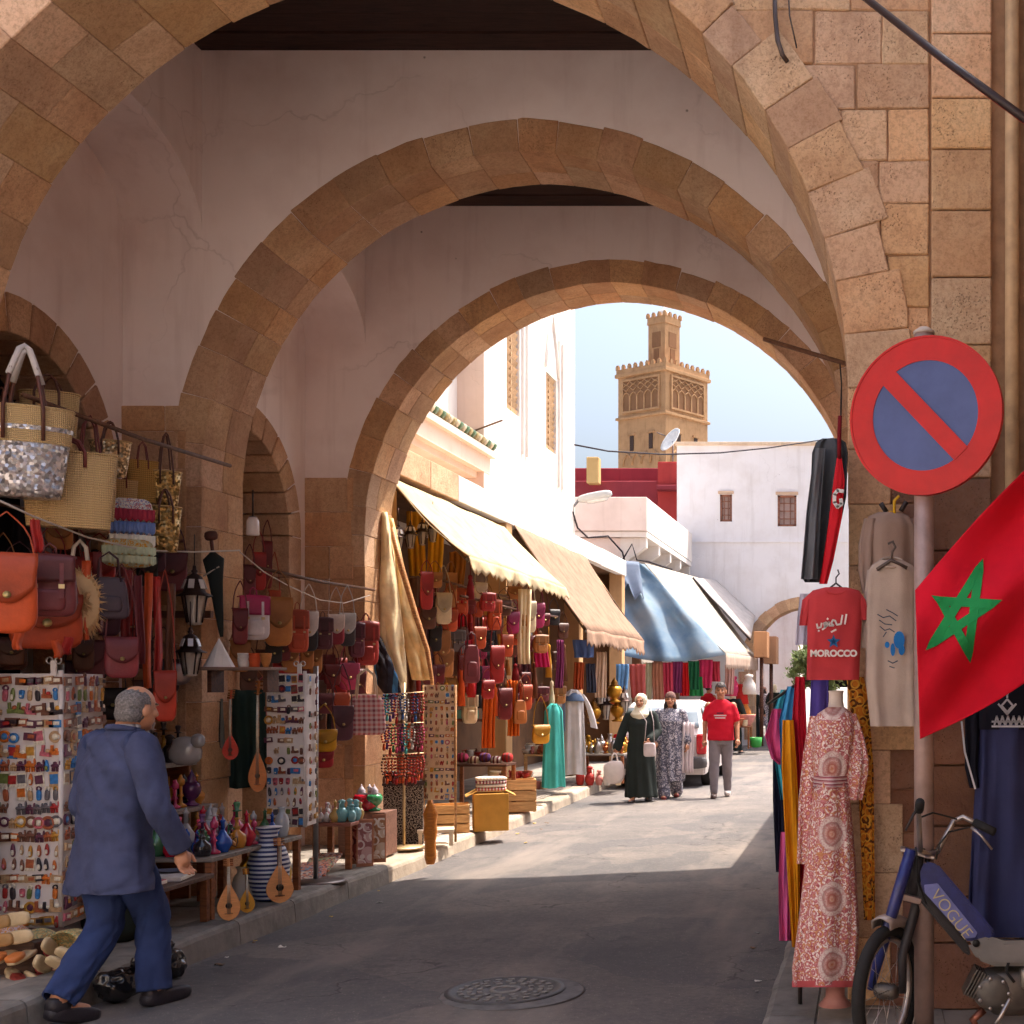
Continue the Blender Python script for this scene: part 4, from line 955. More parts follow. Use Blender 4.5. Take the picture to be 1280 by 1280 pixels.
PROFILES = {
 'bottle': [(.3, 0), (.36, .04), (.38, .35), (.34, .55), (.14, .68), (.1, .8), (.12, .84), (.1, .86), (.1, 1)],
 'flask': [(.28, 0), (.3, .05), (.5, .22), (.5, .32), (.22, .52), (.1, .64), (.1, .84), (.16, .88), (.06, .92), (.03, 1)],
 'hookah': [(.36, 0), (.4, .03), (.48, .14), (.44, .28), (.16, .38), (.14, .42), (.2, .45), (.1, .48), (.08, .6), (.17, .63), (.08, .66), (.07, .78), (.26, .8), (.1, .83), (.16, .93), (.18, .97), (.1, 1)],
 'lamp': [(.34, 0), (.4, .05), (.2, .1), (.16, .16), (.34, .24), (.46, .38), (.48, .5), (.38, .62), (.2, .7), (.24, .76), (.12, .86), (.04, .94), (.02, 1)],
 'vase': [(.3, 0), (.34, .03), (.44, .25), (.48, .5), (.38, .7), (.2, .82), (.2, .92), (.3, 1)],
 'jug': [(.3, 0), (.36, .06), (.5, .3), (.46, .48), (.24, .64), (.2, .8), (.3, .9), (.3, .93), (.1, 1)],
 'bowl': [(.2, 0), (.24, .05), (.4, .4), (.5, .9), (.5, 1), (.44, .96), (.3, .5), (.05, .3)],
 'candle': [(.3, 0), (.34, .06), (.1, .14), (.08, .3), (.16, .36), (.08, .42), (.08, .66), (.2, .7), (.22, .84), (.12, .9), (.05, 1)],
 'pot': [(.4, 0), (.42, .1), (.5, .5), (.46, .8), (.5, .9), (.5, 1), (.42, .98), (.4, .6), (.05, .3)]}
@memo
def P_vessel(kind, w, h, c, c2=None, shine='glassy'):
    mk = {'glassy': glassy, 'metal': metal, 'clay': lambda c: flat(c, .7, .2, 14), 'paint': paint}[shine]
    pr = PROFILES[kind]; cutz = .66 if kind in ('hookah', 'lamp', 'flask', 'bottle', 'candle', 'jug') else None
    if not cutz: b = MB(); b.lathe([(r * w, z * h) for r, z in pr], 16, cap=True); return [b.mesh(mk(c))]
    lo = [p for p in pr if p[1] <= cutz]; hi = [lo[-1]] + [p for p in pr if p[1] > cutz]
    b = MB(); b.lathe([(r * w, z * h) for r, z in lo], 16); P = [Part('base' if kind in ('hookah', 'lamp', 'candle') else 'body', b.mesh(mk(c)))]
    b = MB(); b.lathe([(r * w, z * h) for r, z in hi], 14); P.append(Part('stem' if kind == 'hookah' else 'neck', b.mesh(mk(c2 or c))))
    if kind == 'hookah':
        b = MB(); b.tube([(w * .1, 0, h * .4), (w * .55, 0, h * .52), (w * .62, 0, h * .3), (w * .5, -w * .3, h * .12), (w * .2, -w * .5, h * .2), (0, -w * .52, h * .42)], w * .045, 6); P.append(Part('hose', b.mesh(fabric(c2 or c))))
    if kind == 'jug':
        b = MB(); b.tube([(w * .25, 0, h * .88), (w * .62, 0, h * .8), (w * .6, 0, h * .5), (w * .45, 0, h * .36)], w * .05, 6); P.append(Part('handle', b.mesh(mk(c2 or c))))
    return P
@memo
def P_lantern(w, h):
    dk = metal((72, 56, 52), .5); P = []
    b = MB(); b.lathe([(.001, h), (w * .05, h * .98), (w * .06, h * .92), (w * .1, h * .9), (w * .06, h * .86), (w * .22, h * .8), (w * .32, h * .55), (w * .5, h * .5), (w * .52, h * .48), (.001, h * .5)], 6); P.append(Part('roof', b.mesh(dk)))
    b = MB(); b.lathe([(w * .34, h * .49), (w * .2, h * .06), (w * .22, h * .02), (.001, 0)], 6, cap=False); P.append(Part('glass', b.mesh(glassy((176, 164, 150)))))
    for i in range(6):
        a = 2 * pi * i / 6; b = MB(); b.tube([(w * .35 * cos(a), w * .35 * sin(a), h * .49), (w * .21 * cos(a), w * .21 * sin(a), h * .05)], w * .025, 5); P.append(Part('rib', b.mesh(dk)))
        b = MB(); b.box((w * .285 * cos(a + pi / 6), w * .285 * sin(a + pi / 6), h * .68), (.006, w * .16, h * .16), rotz(a + pi / 6) @ roty(-.35)); P.append(Part('pane', b.mesh(glassy((206, 200, 196)))))
    b = MB(); b.tube([(0, 0, h), (0, 0, h * 1.5)], .004, 5); P.append(Part('chain', b.mesh(dk)))
    return P
@memo
def P_lute(bw, L, c=(190, 124, 66), dark=(92, 50, 30), frac=.46):
    """pear body with a flat belly, long neck and pegbox; stands on its tail, belly to -y"""
    P = []; bl = L * frac; n = 22
    kn = [(0, .02), (.03, .34), (.08, .58), (.16, .8), (.28, .97), (.38, 1.0), (.5, .94), (.62, .8), (.74, .62), (.86, .42), (.94, .29), (1, .2)]
    def rad_(t):
        for (a, ra), (c0, rc) in zip(kn, kn[1:]):
            if t <= c0: return bw * .5 * (ra + (rc - ra) * (t - a) / (c0 - a))
        return bw * .1
    rings = []; ts_ = [q[0] for q in kn]
    for t in ts_:
        r = rad_(t); rings.append([Vector((r * cos(a), (r * .75 * sin(a) if sin(a) > 0 else 0.0), bl * t)) for a in [2 * pi * i / n for i in range(n)]])
    b = MB(); b.rings(rings); P.append(Part('body', b.mesh(M_wood(c, tuple(int(v * .8) for v in c), .35, 3))))
    b = MB(); out = [(rad_(t) * .95, bl * t) for t in ts_]
    poly = [(x, z) for x, z in out] + [(-x, z) for x, z in reversed(out)]
    b.prism(poly, lambda a, c_, d_: Vector((a, d_, c_)), -.008, .0); bel = Part('belly', b.mesh(M_wood(tuple(min(255, int(v * 1.12)) for v in c), c, .4, 3))); P.append(bel)
    b = MB(); b.lathe([(.001, .003), (bw * .14, .003), (bw * .14, 0)], 16, (0, -.009, bl * .42), rot=rotx(pi / 2)); bel.kids.append(Part('sound_hole', b.mesh(flat((44, 26, 20)))))
    b = MB(); b.box((0, -.014, bl * .2), (bw * .34, .012, bl * .03)); bel.kids.append(Part('bridge', b.mesh(M_wood(dark, (50, 28, 18)))))
    b = MB(); b.box((0, 0.004, bl + (L * .86 - bl) / 2 - .01), (bw * .16, bw * .12, L * .86 - bl + .02)); P.append(Part('neck', b.mesh(M_wood(dark, (60, 34, 22)), .004)))
    b = MB(); b.box((0, L * .05, L * .91), (bw * .14, bw * .12, L * .16), rotx(-.6)); pb = Part('pegbox', b.mesh(M_wood(c, dark), .004)); P.append(pb)
    for i in range(4): b = MB(); b.tube([(-bw * .2, L * (.02 + .025 * i), L * (.87 + .033 * i)), (bw * .2, L * (.02 + .025 * i), L * (.87 + .033 * i))], .006, 5); pb.kids.append(Part('peg', b.mesh(M_wood(dark, (50, 28, 18)))))
    for i in range(4): b = MB(); x = (i - 1.5) * bw * .03; b.tube([(x * 1.4, -.02, bl * .2), (x, -.012, L * .85)], .0016, 4); P.append(Part('string', b.mesh(metal((220, 210, 190)))))
    return P
@memo
def P_hat(r, h, c, c2):
    b = MB(); n = 10
    for i in range(n):
        a0, a1 = 2 * pi * i / n, 2 * pi * (i + 1) / n
        b.add([(r * cos(a0), r * sin(a0), 0), (r * cos(a1), r * sin(a1), 0), (0, 0, h)], [(0, 1, 2)], i // 5 % 2)
    b.add([(r * cos(2 * pi * i / n), r * sin(2 * pi * i / n), 0) for i in range(n)], [tuple(range(n - 1, -1, -1))])
    return [b.mesh([fabric(c), fabric(c2)])]
@memo
def M_souvenir(kind, c, s, c2=(240, 232, 220)):
    m = flat(c, .4, .3, 60, .2, 120); m2 = flat(c2, .45, .3, 60, .1, 120); b = MB()
    if kind == 'plaque':
        b.box((0, -.006, 0), (s, .012, s * .62), m=0); b.box((s * .12, -.013, s * .04), (s * .5, .004, s * .3), m=1)
    elif kind == 'card':
        b.box((0, -.003, 0), (s * .8, .006, s * 1.1), m=1); b.box((0, -.0065, s * .05), (s * .64, .003, s * .7), m=0)
    elif kind == 'opener':
        b.rbox((0, -.006, -s * .1), (s * .4, .014, s * .9), .6, 10); b.lathe([(s * .22, -.004), (s * .22, .004), (s * .13, .004), (s * .13, -.004)], 12, (0, -.006, s * .42), 1, rotx(pi / 2), cap=False)
    elif kind == 'slipper':
        b.rbox((0, -.006, 0), (s * .36, .016, s), .9, 10, fn=lambda p: Vector((p.x * (1 - .5 * p.z / s), p.y, p.z))); b.rbox((0, -.014, -s * .18), (s * .26, .01, s * .4), .8, 8, m=1)
    elif kind == 'camel':
        b.rbox((0, -.007, 0), (s * .8, .016, s * .3), .8, 10); b.rbox((-s * .05, -.007, s * .2), (s * .34, .014, s * .3), .9, 8); b.rbox((s * .36, -.007, s * .24), (s * .16, .012, s * .5), .8, 8, m=0)
        for q in (-.26, -.1, .12, .26): b.box((s * q, -.006, -s * .3), (s * .08, .01, s * .34))
    elif kind == 'plate':
        b.lathe([(.001, .008), (s * .3, .008), (s * .46, .014), (s * .5, .008), (s * .48, 0)], 18, rot=rotx(pi / 2)); b.lathe([(.001, .012), (s * .22, .011), (s * .28, .009)], 14, rot=rotx(pi / 2), m=1)
    elif kind == 'hand':
        b.rbox((0, -.006, -s * .15), (s * .5, .014, s * .5), .7, 12)
        for i, q in enumerate((-.2, -.07, .07, .2)): b.rbox((s * q, -.006, s * (.26 - .05 * abs(i - 1.5))), (s * .12, .012, s * .46), .7, 8)
        b.box((0, -.015, -s * .15), (s * .16, .003, s * .16), m=1)
    elif kind == 'mosque':
        b.box((0, -.006, -s * .22), (s * .9, .012, s * .36)); b.box((-s * .25, -.007, s * .15), (s * .2, .013, s * .7)); b.rbox((s * .15, -.007, s * .05), (s * .4, .016, s * .4), .9, 10, m=1)
    return b.mesh([m, m2])
@memo
def P_garment(kind, w, h, m_key, seed=1, sleeve=.4, depth=.16):
    """hanging garment: flattened, rippled tube with sleeves"""
    mt = GM[m_key]; P = []; n = 40; rings = []; r = random.Random(seed)
    flare = {'shirt': 1.02, 'robe': 1.35, 'dress': 1.5, 'jacket': 1.1}[kind]; N = 22
    ph = [r.uniform(0, 6) for _ in range(6)]
    for j in range(N + 1):
        t = j / N; z = h * (1 - t)
        sh = min(1, (t / .09)) ** .6 if t < .09 else 1
        hw = w * .5 * (.42 + .58 * sh) * (1 + (flare - 1) * max(0, t - .12)); dd = depth * .5 * (.55 + .45 * sh) * (1 + .4 * t)
        amp = (.05 + .13 * t) * depth
        ring = []
        for i in range(n):
            a = 2 * pi * i / n; x = hw * cos(a); y_ = dd * math.copysign(abs(sin(a)) ** .8, sin(a))
            f_ = amp * (sin(6 * a + ph[0] + t * 1.2) + .6 * sin(11 * a + ph[1] - t * 2) + .4 * noise.noise((x * 14, t * 3, seed)))
            ring.append(Vector((x + .25 * f_, y_ + f_, z + .01 * sin(3 * a + ph[2]) * t)))
        rings.append(ring)
    b = MB(); b.rings(rings, 0, False); P.append(Part('body', b.mesh(mt)))
    if sleeve:
        for s_ in (-1, 1):
            L = sleeve; sp = [(s_ * w * .42, 0, h * .955), (s_ * (w * .5 + L * .22), -.01, h * .955 - L * .35), (s_ * (w * .52 + L * .3), -.015, h * .955 - L)]
            rr_ = [w * .13, w * .14, w * .125 if kind != 'robe' else w * .2]
            q = MB(); out = []
            for k_ in range(9):
                t = k_ / 8; p = Vector(sp[0]) * (1 - t) ** 2 + Vector(sp[1]) * 2 * t * (1 - t) + Vector(sp[2]) * t * t; rad = rr_[0] * (1 - t) + rr_[2] * t
                out.append([p + Vector((rad * cos(a) * .95, rad * .55 * sin(a) + .012 * noise.noise((a, t * 5, seed)), rad * .25 * cos(a) * s_ * -1)) for a in [2 * pi * i / 14 for i in range(14)]])
            q.rings(out, 0, False); P.append(Part('sleeve', q.mesh(mt)))
    b = MB(); b.tube([(w * .16 * cos(2 * pi * i / 18), depth * .34 * sin(2 * pi * i / 18) - .004, h * (.985 if sin(2 * pi * i / 18) < 0 else 1.0)) for i in range(19)], .009, 6); P.append(Part('collar', b.mesh(mt)))
    return P
GM = {}
@memo
def P_cloth(w, h, key, seed=1, folds=5, amp=.03, thick=.005, hem=0.0):
    """length of cloth hanging from its top edge"""
    def fn(u, v):
        x = w * (u - .5) * (1 - .12 * v * sin(seed)); return (x + .02 * v * sin(seed * 3 + v * 3), amp * (.4 + .8 * v) * (sin(folds * 2 * pi * u + seed) + .5 * sin(folds * 3.3 * u + seed * 2 + v)), h * (1 - v) + hem * (u - .5) * v + .01 * noise.noise((u * 5, v, seed)))
    b = MB(); b.sheet(fn, max(16, folds * 7), 12, thick); return [b.mesh(GM[key])]
def gm(key, m): GM[key] = m; return key
def place(name, parts, px, py, X=None, Y=None, label='', cat='', rot=0, scale=1, group=None):
    p = atX(px, py, X) if X is not None else at(px, py, Y)
    return thing(name, parts, label, cat, p, rot, scale, group)
CN = {'red': (176, 40, 36), 'dark red': (120, 28, 30), 'orange': (206, 84, 38), 'tan': (186, 120, 62), 'brown': (104, 60, 40), 'maroon': (116, 44, 50), 'plum': (88, 44, 62), 'black': (40, 34, 36), 'yellow': (222, 164, 40), 'mustard': (196, 136, 44), 'pink': (206, 70, 110), 'white': (226, 216, 206), 'blue': (56, 96, 160), 'green': (52, 120, 78), 'turquoise': (72, 172, 168), 'grey': (128, 120, 120), 'cream': (228, 206, 168), 'purple': (98, 60, 120), 'magenta': (170, 34, 90)}
# ============================================================ GOODS: LEFT, NEAR SHOP
YAW = .62
def kX(px, X): return (px - CX) / X
def bagX(fn, name, px, yt, yb, wpx, X, label, c, rot=YAW, top=None, cat='bag', group=None, **kw):
    """bag whose body spans yt..yb and wpx in the photo, hung on the plane x = X"""
    k = kX(px, X); h = (yb - yt) / k; w_ = wpx / k
    args = (round(w_, 3), round(h, 3), c)
    if fn in (P_satchel, P_handbag): args += (round((yb - (top if top else yt - 30)) / k, 3),)
    place(name, fn(*args, **kw), px, yb, X=X, label=label, cat=cat, rot=rot, group=group)
def basketX(kind, px, yt, yb, wpx, top, X, label, rot=.5, fl=.55):
    k = kX(px, X); place('straw_basket', P_basket(round(wpx / k, 3), round((yb - yt) / k, 3), kind, round((yb - top) / k, 3), fl), px, yb, X=X, label=label, cat='basket', rot=rot)
basketX('plain', 62, 492, 592, 66, 470, -5.0, 'plain straw basket half hidden behind the silver sequined basket', .4)
basketX('silver', 32, 512, 622, 104, 436, -4.62, 'silver sequined straw basket with white rope handles hanging from the near arch', .5)
def toteX(px, yt, yb, wpx, top, X, label, rot, c=(242, 202, 142)):
    k = kX(px, X); place('straw_tote', P_totebag(round(wpx / k, 3), round((yb - yt) / k, 3), round((yb - top) / k, 3), c), px, yb, X=X, label=label, cat='tote', rot=rot)
toteX(112, 566, 650, 62, 520, -4.72, 'smaller straw tote with leather handles behind the largest one', .75, (236, 196, 136))
toteX(86, 566, 660, 104, 548, -4.55, 'largest plain straw tote hanging beside the silver sequined basket', .6)
basketX('sand', 138, 552, 596, 46, 528, -4.8, 'small glittering sand coloured basket above the straw totes', .5)
toteX(178, 576, 628, 36, 552, -4.85, 'little ochre straw tote beside the gold sequined baskets', .7, (222, 170, 90))
basketX('gold', 207, 590, 634, 36, 542, -4.75, 'upper gold sequined basket hung on the stone pier', .6, .7)
basketX('gold', 206, 634, 690, 38, 612, -4.68, 'lower gold sequined basket under the other gold one', .6, .7)
k = kX(166, -4.7)
place('fringed_bag', P_fringe(round(48 / k, 3), round(62 / k, 3), [(226, 222, 210), (176, 60, 78), (120, 140, 190), (232, 226, 208)]), 164, 682, X=-4.68, label='white, pink and blue fringed woven bag under the straw totes', cat='bag', rot=YAW)
place('fringed_bag', P_fringe(round(56 / k, 3), round(44 / k, 3), [(206, 150, 60), (196, 204, 172), (186, 190, 160)], 2), 160, 716, X=-4.66, label='yellow bag with pale green ruffles under the pink fringed bag', cat='bag', rot=YAW)
basketX('plain', 4, 520, 560, 50, 486, -4.95, 'plain straw basket at the outer end of the row, behind the silver one', .3)
toteX(150, 600, 652, 40, 575, -4.9, 'narrow straw tote between the largest tote and the ochre one', .7, (236, 192, 128))
basketX('sand', 116, 600, 640, 44, 575, -5.0, 'sand coloured sequined basket tucked behind the straw totes', .5)
def line(pts, r, label, c=(206, 196, 184), name='string_line'):
    b = MB(); b.tube(pts, r, 5); thing(name, [b.mesh(fabric(c))], label, 'line')
line([atX(-30, 612, -4.5), atX(40, 645, -4.52), atX(110, 672, -4.55), atX(180, 688, -4.6), atX(240, 690, -4.7), at(300, 688, 9.3)], .006, 'thin white cord strung below the straw baskets')
bagX(P_satchel, 'leather_bag', 8, 690, 792, 66, -4.5, 'big bright orange leather shoulder bag hanging at the front of the near shop', CN['orange'], top=640)
bagX(P_satchel, 'leather_bag', 58, 742, 812, 78, -4.75, 'wide orange leather satchel behind the maroon backpack', (190, 74, 38), top=690)
bagX(P_backpack, 'leather_backpack', 62, 690, 771, 58, -4.5, 'maroon leather backpack with two buckled straps hanging over the orange satchel', (122, 54, 56), rot=.5)
k = kX(98, -4.68); b = MB(); b.lathe([(.001, .05), (19 / k, .045), (24 / k, .0), (19 / k, -.045), (.001, -.05)], 26, (0, 0, 48 / k), rot=rotx(pi / 2) , sy=1.7)
def furry(b0, m, amp, seed, n=900):
    r = random.Random(seed); q = MB()
    for _ in range(n):
        f_ = r.choice(b0.f); p = sum((Vector(b0.v[i]) for i in f_), Vector()) / len(f_); e = Vector(b0.v[f_[0]]); p = p.lerp(e, r.random()); d = (p - Vector((0, 0, 48 / k))).normalized() * amp + Vector((r.uniform(-1, 1), r.uniform(-1, 1), r.uniform(-1.4, .4))) * amp * .6
        s_ = d.cross(Vector((r.random(), r.random(), .3))).normalized() * amp * .1
        q.add([p - s_, p + s_, p + d], [(0, 1, 2)])
    return q.mesh(m, recalc=False)
fb = fabric((226, 190, 140)); b2 = MB(); b2.tube([(-.05, 0, 80 / k), (-.03, 0, 118 / k), (0, 0, 126 / k), (.03, 0, 118 / k), (.05, 0, 80 / k)], .012, 7)
fp = Part('fleece', furry(b, fb, .035, 3)); fp.kind = 'stuff'
place('fleece_bag', [Part('body', b.mesh(fb)), fp, Part('handle', b2.mesh(fabric((220, 212, 204))))], 100, 802, X=-4.66, label='round cream fleece bag with white handle beside the maroon backpack', cat='bag', rot=YAW)
bagX(P_handbag, 'leather_handbag', 136, 722, 774, 48, -4.55, 'black and plum handbag with tall thin handles', (74, 58, 66), top=690, hc=(70, 40, 48))
bagX(P_satchel, 'leather_bag', 152, 796, 848, 38, -4.5, 'small round maroon saddle bag on a long strap below the plum handbag', (136, 52, 58), top=705)
bagX(P_satchel, 'leather_bag', 206, 838, 902, 26, -4.5, 'narrow red orange sling bag on the longest strap', (196, 60, 36), top=712)
bagX(P_satchel, 'leather_bag', 178, 800, 836, 24, -4.75, 'dark brown small bag hanging behind the red orange sling', (92, 44, 38), top=705)
for i, (px, yt, yb, w_, c) in enumerate(((118, 800, 850, 30, 'black'), (96, 826, 850, 26, 'plum'), (14, 800, 838, 34, 'brown'), (182, 850, 884, 30, 'brown'), (140, 860, 900, 34, 'black'))):
    bagX(P_satchel, 'leather_bag', px, yt, yb, w_, -5.1, f'{c} leather bag hanging in the gloom of the near shop', CN[c], top=yt - 60)
for i, (px, py, c) in enumerate(((30, 660, 'black'), (50, 664, 'grey'), (70, 668, 'black'), (84, 676, 'brown'), (100, 684, 'grey'), (120, 700, 'black'))):
    gm('dark' + c, fabric(CN[c])); place('garment', P_cloth(.12, .45, 'dark' + c, i + 1, 2, .02), px, py + 70, X=-5.25, label=f'{c} cloth strip hanging in the shade behind the leather bags', cat='cloth', rot=YAW)
r = random.Random(61)
for i in range(22):
    px = 4 + i * 10; c = r.choice(['brown', 'maroon', 'dark red', 'orange', 'black', 'plum', 'red', 'tan']); yt = 650 + r.choice((0, 55, 105, 150)) + r.uniform(-12, 12) + (30 if px > 120 else 0); hh = r.choice((36, 44, 52)); ww = r.choice((24, 30, 36))
    bagX(P_satchel, 'leather_bag', px, yt, yt + hh, ww, -5.0, f'{c} leather shoulder bag on the back rail of the near shop', CN[c], top=yt - r.choice((24, 40)))
for i in range(16):
    px = 300 + i * 10.5; c = r.choice(['brown', 'maroon', 'dark red', 'orange', 'black', 'plum', 'red', 'tan', 'pink']); yt = 800 + r.choice((0, 34, 66)) + r.uniform(-8, 8); hh = r.choice((26, 34, 40)); ww = r.choice((16, 20, 24))
    bagX(P_satchel, 'leather_bag', px, yt, yt + hh, ww, -4.8, f'{c} leather shoulder bag on the low rail of the inner bay', CN[c], top=yt - r.choice((16, 26)))
for i, (px, y0, y1, c) in enumerate(((108, 700, 800, 'orange'), (122, 690, 790, 'maroon'), (160, 712, 800, 'dark red'), (172, 720, 830, 'maroon'), (186, 716, 860, 'orange'), (196, 720, 840, 'red'), (214, 730, 850, 'brown'), (44, 650, 690, 'red'), (24, 790, 812, 'orange'), (70, 800, 822, 'orange'), (86, 796, 818, 'red'))):
    gm('strap' + c, leather(CN[c])); kk = kX(px, -4.62); place('leather_strap', P_cloth(.045, round((y1 - y0) / kk, 2), 'strap' + c, i % 4 + 1, 1, .012, .008), px, y1, X=-4.62, label=f'narrow {c} leather strap dangling among the bags of the near shop', cat='strap', rot=YAW)
# lanterns, parasol, shelf on the pier of the inner arch
k = kX(243, -4.75)
place('hanging_lantern', P_lantern(round(42 / k, 3), round(76 / k, 3)), 243, 782, X=-4.75, label='upper dark metal lantern with glass panes on the stone pier', cat='lantern', rot=.2)
place('hanging_lantern', P_lantern(round(36 / k, 3), round(62 / k, 3)), 238, 846, X=-4.72, label='lower dark lantern hanging beneath the other one', cat='lantern', rot=.5)
b = MB(); p = at(285, 795, 9.25); b.lathe([(.012, 0), (.02, .06), (.05, .4), (.075, .56), (.03, .6), (.012, .62)], 12, sy=.7)
b2 = MB(); b2.tube([(.0, 0, .6), (.0, 0, .7)], .012, 6); b2.rbox((0, 0, .73), (.1, .05, .07), .7, 8)
b3 = MB(); b3.tube([(.05, -.03, .5), (-.06, -.05, .44)], .006, 5)
thing('closed_parasol', [Part('canopy', b.mesh(fabric((40, 44, 42)))), Part('handle', b2.mesh(M_wood((96, 56, 46), (60, 34, 28)))), Part('tie', b3.mesh(fabric((170, 160, 150))))], 'closed black parasol hung upside down on the stone pier', 'parasol', at(277, 796, 9.2), (0, R(-6), 0))
b = MB(); b.box((0, 0, 0), (.56, .26, .022)); b2 = MB(); b2.box((-.2, .05, -.09), (.03, .18, .16)); b4 = MB(); b4.box((.2, .05, -.09), (.03, .18, .16))
sh = at(300, 836, 9.2); thing('wall_shelf', [Part('board', b.mesh(M_wood((150, 120, 104), (110, 84, 70)), .003)), Part('bracket', b2.mesh(M_wood())), Part('bracket', b4.mesh(M_wood()))], 'small wooden shelf fixed to the pier under the parasol', 'shelf', sh)
thing('felt_hat', P_hat(.105, .21, CN['magenta'], (230, 224, 220)), 'pointed felt hat half crimson and half white on the small shelf', 'hat', sh + Vector((-.14, -.02, .012)), .4)
for i, (dx, c, kd) in enumerate(((.04, 'white', 'pot'), (.12, 'orange', 'pot'), (.2, 'tan', 'bowl'))):
    thing('clay_pot', P_vessel(kd, .08, .1, CN[c], shine='clay'), f'{c} painted clay pot beside the felt hat on the small shelf', 'pot', sh + Vector((dx, -.03, .012)))
b = MB(); b.lathe([(.001, .02), (.05, .02), (.08, .012), (.082, .0), (.08, -.004), (.001, .0)], 22, rot=rotx(pi / 2))
thing('metal_plate', [b.mesh(metal((150, 132, 128), .45))], 'round dull silver plate hanging beside the lower lantern', 'plate', at(224, 842, 8.9), .5)
b = MB(); b.box((0, 0, 0), (.5, .04, .05)); thing('wooden_rail', [b.mesh(M_wood((120, 80, 60), (80, 50, 38)))], 'short carved rail fixed across the pier at lantern height', 'rail', at(222, 768, 9.3))
b = MB(); b.rbox((0, 0, .09), (.2, .14, .2), .8, 12, fn=lambda p: p + Vector((.015 * noise.noise(p * 30), .015 * noise.noise(p * 31), .01))); b.rbox((.1, -.03, .17), (.1, .06, .1), .9, 10)
thing('plastic_parcel', [b.mesh(glassy((150, 146, 146)))], 'clear plastic wrapped parcel above the red bottles', 'parcel', at(232, 957, 8.7))
for px, yt, yb, w_, lab, c in ((322, 850, 990, 17, 'slim long necked lute hanging beside the narrow souvenir rack', (186, 110, 56)), (288, 862, 950, 15, 'small red and yellow lute hanging left of the slim one', (186, 60, 44))):
    kk = F / 9.4; place('lute', P_lute(round(w_ / kk * 1.25, 3), round((yb - yt) / kk, 3), c, (176, 108, 54), .34), px, yb, Y=9.25, label=lab, cat='lute', rot=.3)
gm('green_black', fabric((44, 60, 54))); gm('gstripe', M_stripe([(70, 84, 84), (30, 34, 36), (120, 128, 124)], 9, 'X'))
place('garment', P_cloth(.18, .4, 'gstripe', 2, 3, .02), 262, 940, Y=9.6, label='dark green striped cloth hanging behind the small lute', cat='cloth', rot=.3)
place('garment', P_cloth(.3, .75, 'green_black', 4, 3, .03), 305, 985, Y=9.8, label='dark hanging cloth behind the slim long necked lute', cat='cloth', rot=.3)

# ---- big souvenir stand and the narrow one
WHT = flat((226, 218, 214), .6, .1, 3, .08)
SK = ['plaque', 'card', 'opener', 'slipper', 'camel', 'plate', 'hand', 'mosque']
SC = {'terracotta': (176, 96, 62), 'brown': (128, 84, 66), 'blue': (60, 130, 196), 'grey': (110, 104, 108), 'gold': (206, 150, 60), 'red': (176, 50, 48), 'green': (120, 130, 70), 'pink': (206, 110, 124), 'sand': (196, 160, 120), 'black': (56, 48, 54), 'orange': (214, 116, 44), 'purple': (104, 56, 78)}
KN = {'plaque': 'picture magnet', 'card': 'picture card', 'opener': 'bottle opener', 'slipper': 'slipper magnet', 'camel': 'camel magnet', 'plate': 'round plate magnet', 'hand': 'hand magnet', 'mosque': 'building magnet'}
def souvenirs(face, wid, hgt, yaw, cols, rows, size, where, seed, rowkinds=None):
    """fill a panel: face(u, v) gives the point on its surface, u across and v down in metres"""
    r = random.Random(seed)
    for j in range(rows):
        kd0 = rowkinds[j % len(rowkinds)] if rowkinds else None
        for i in range(cols):
            if r.random() < .06: continue
            kd = kd0 if (kd0 and r.random() < .75) else r.choice(SK); cn = r.choice(list(SC))
            if kd in ('plaque', 'mosque', 'camel') and r.random() < .5: cn = r.choice(['terracotta', 'brown', 'sand', 'purple'])
            s_ = size * r.uniform(.9, 1.12); u = wid * (i + .5) / cols + r.uniform(-.1, .1) * size; v = hgt * (j + .5) / rows + r.uniform(-.08, .08) * size
            thing(KN[kd].replace(' ', '_'), [M_souvenir(kd, SC[cn], round(s_, 2), (236, 226, 206) if r.random() < .6 else SC[r.choice(list(SC))])], f'{cn} {KN[kd]} on {where}', KN[kd].split()[-1], face(u, v), (0, r.uniform(-.12, .12), yaw), 1)
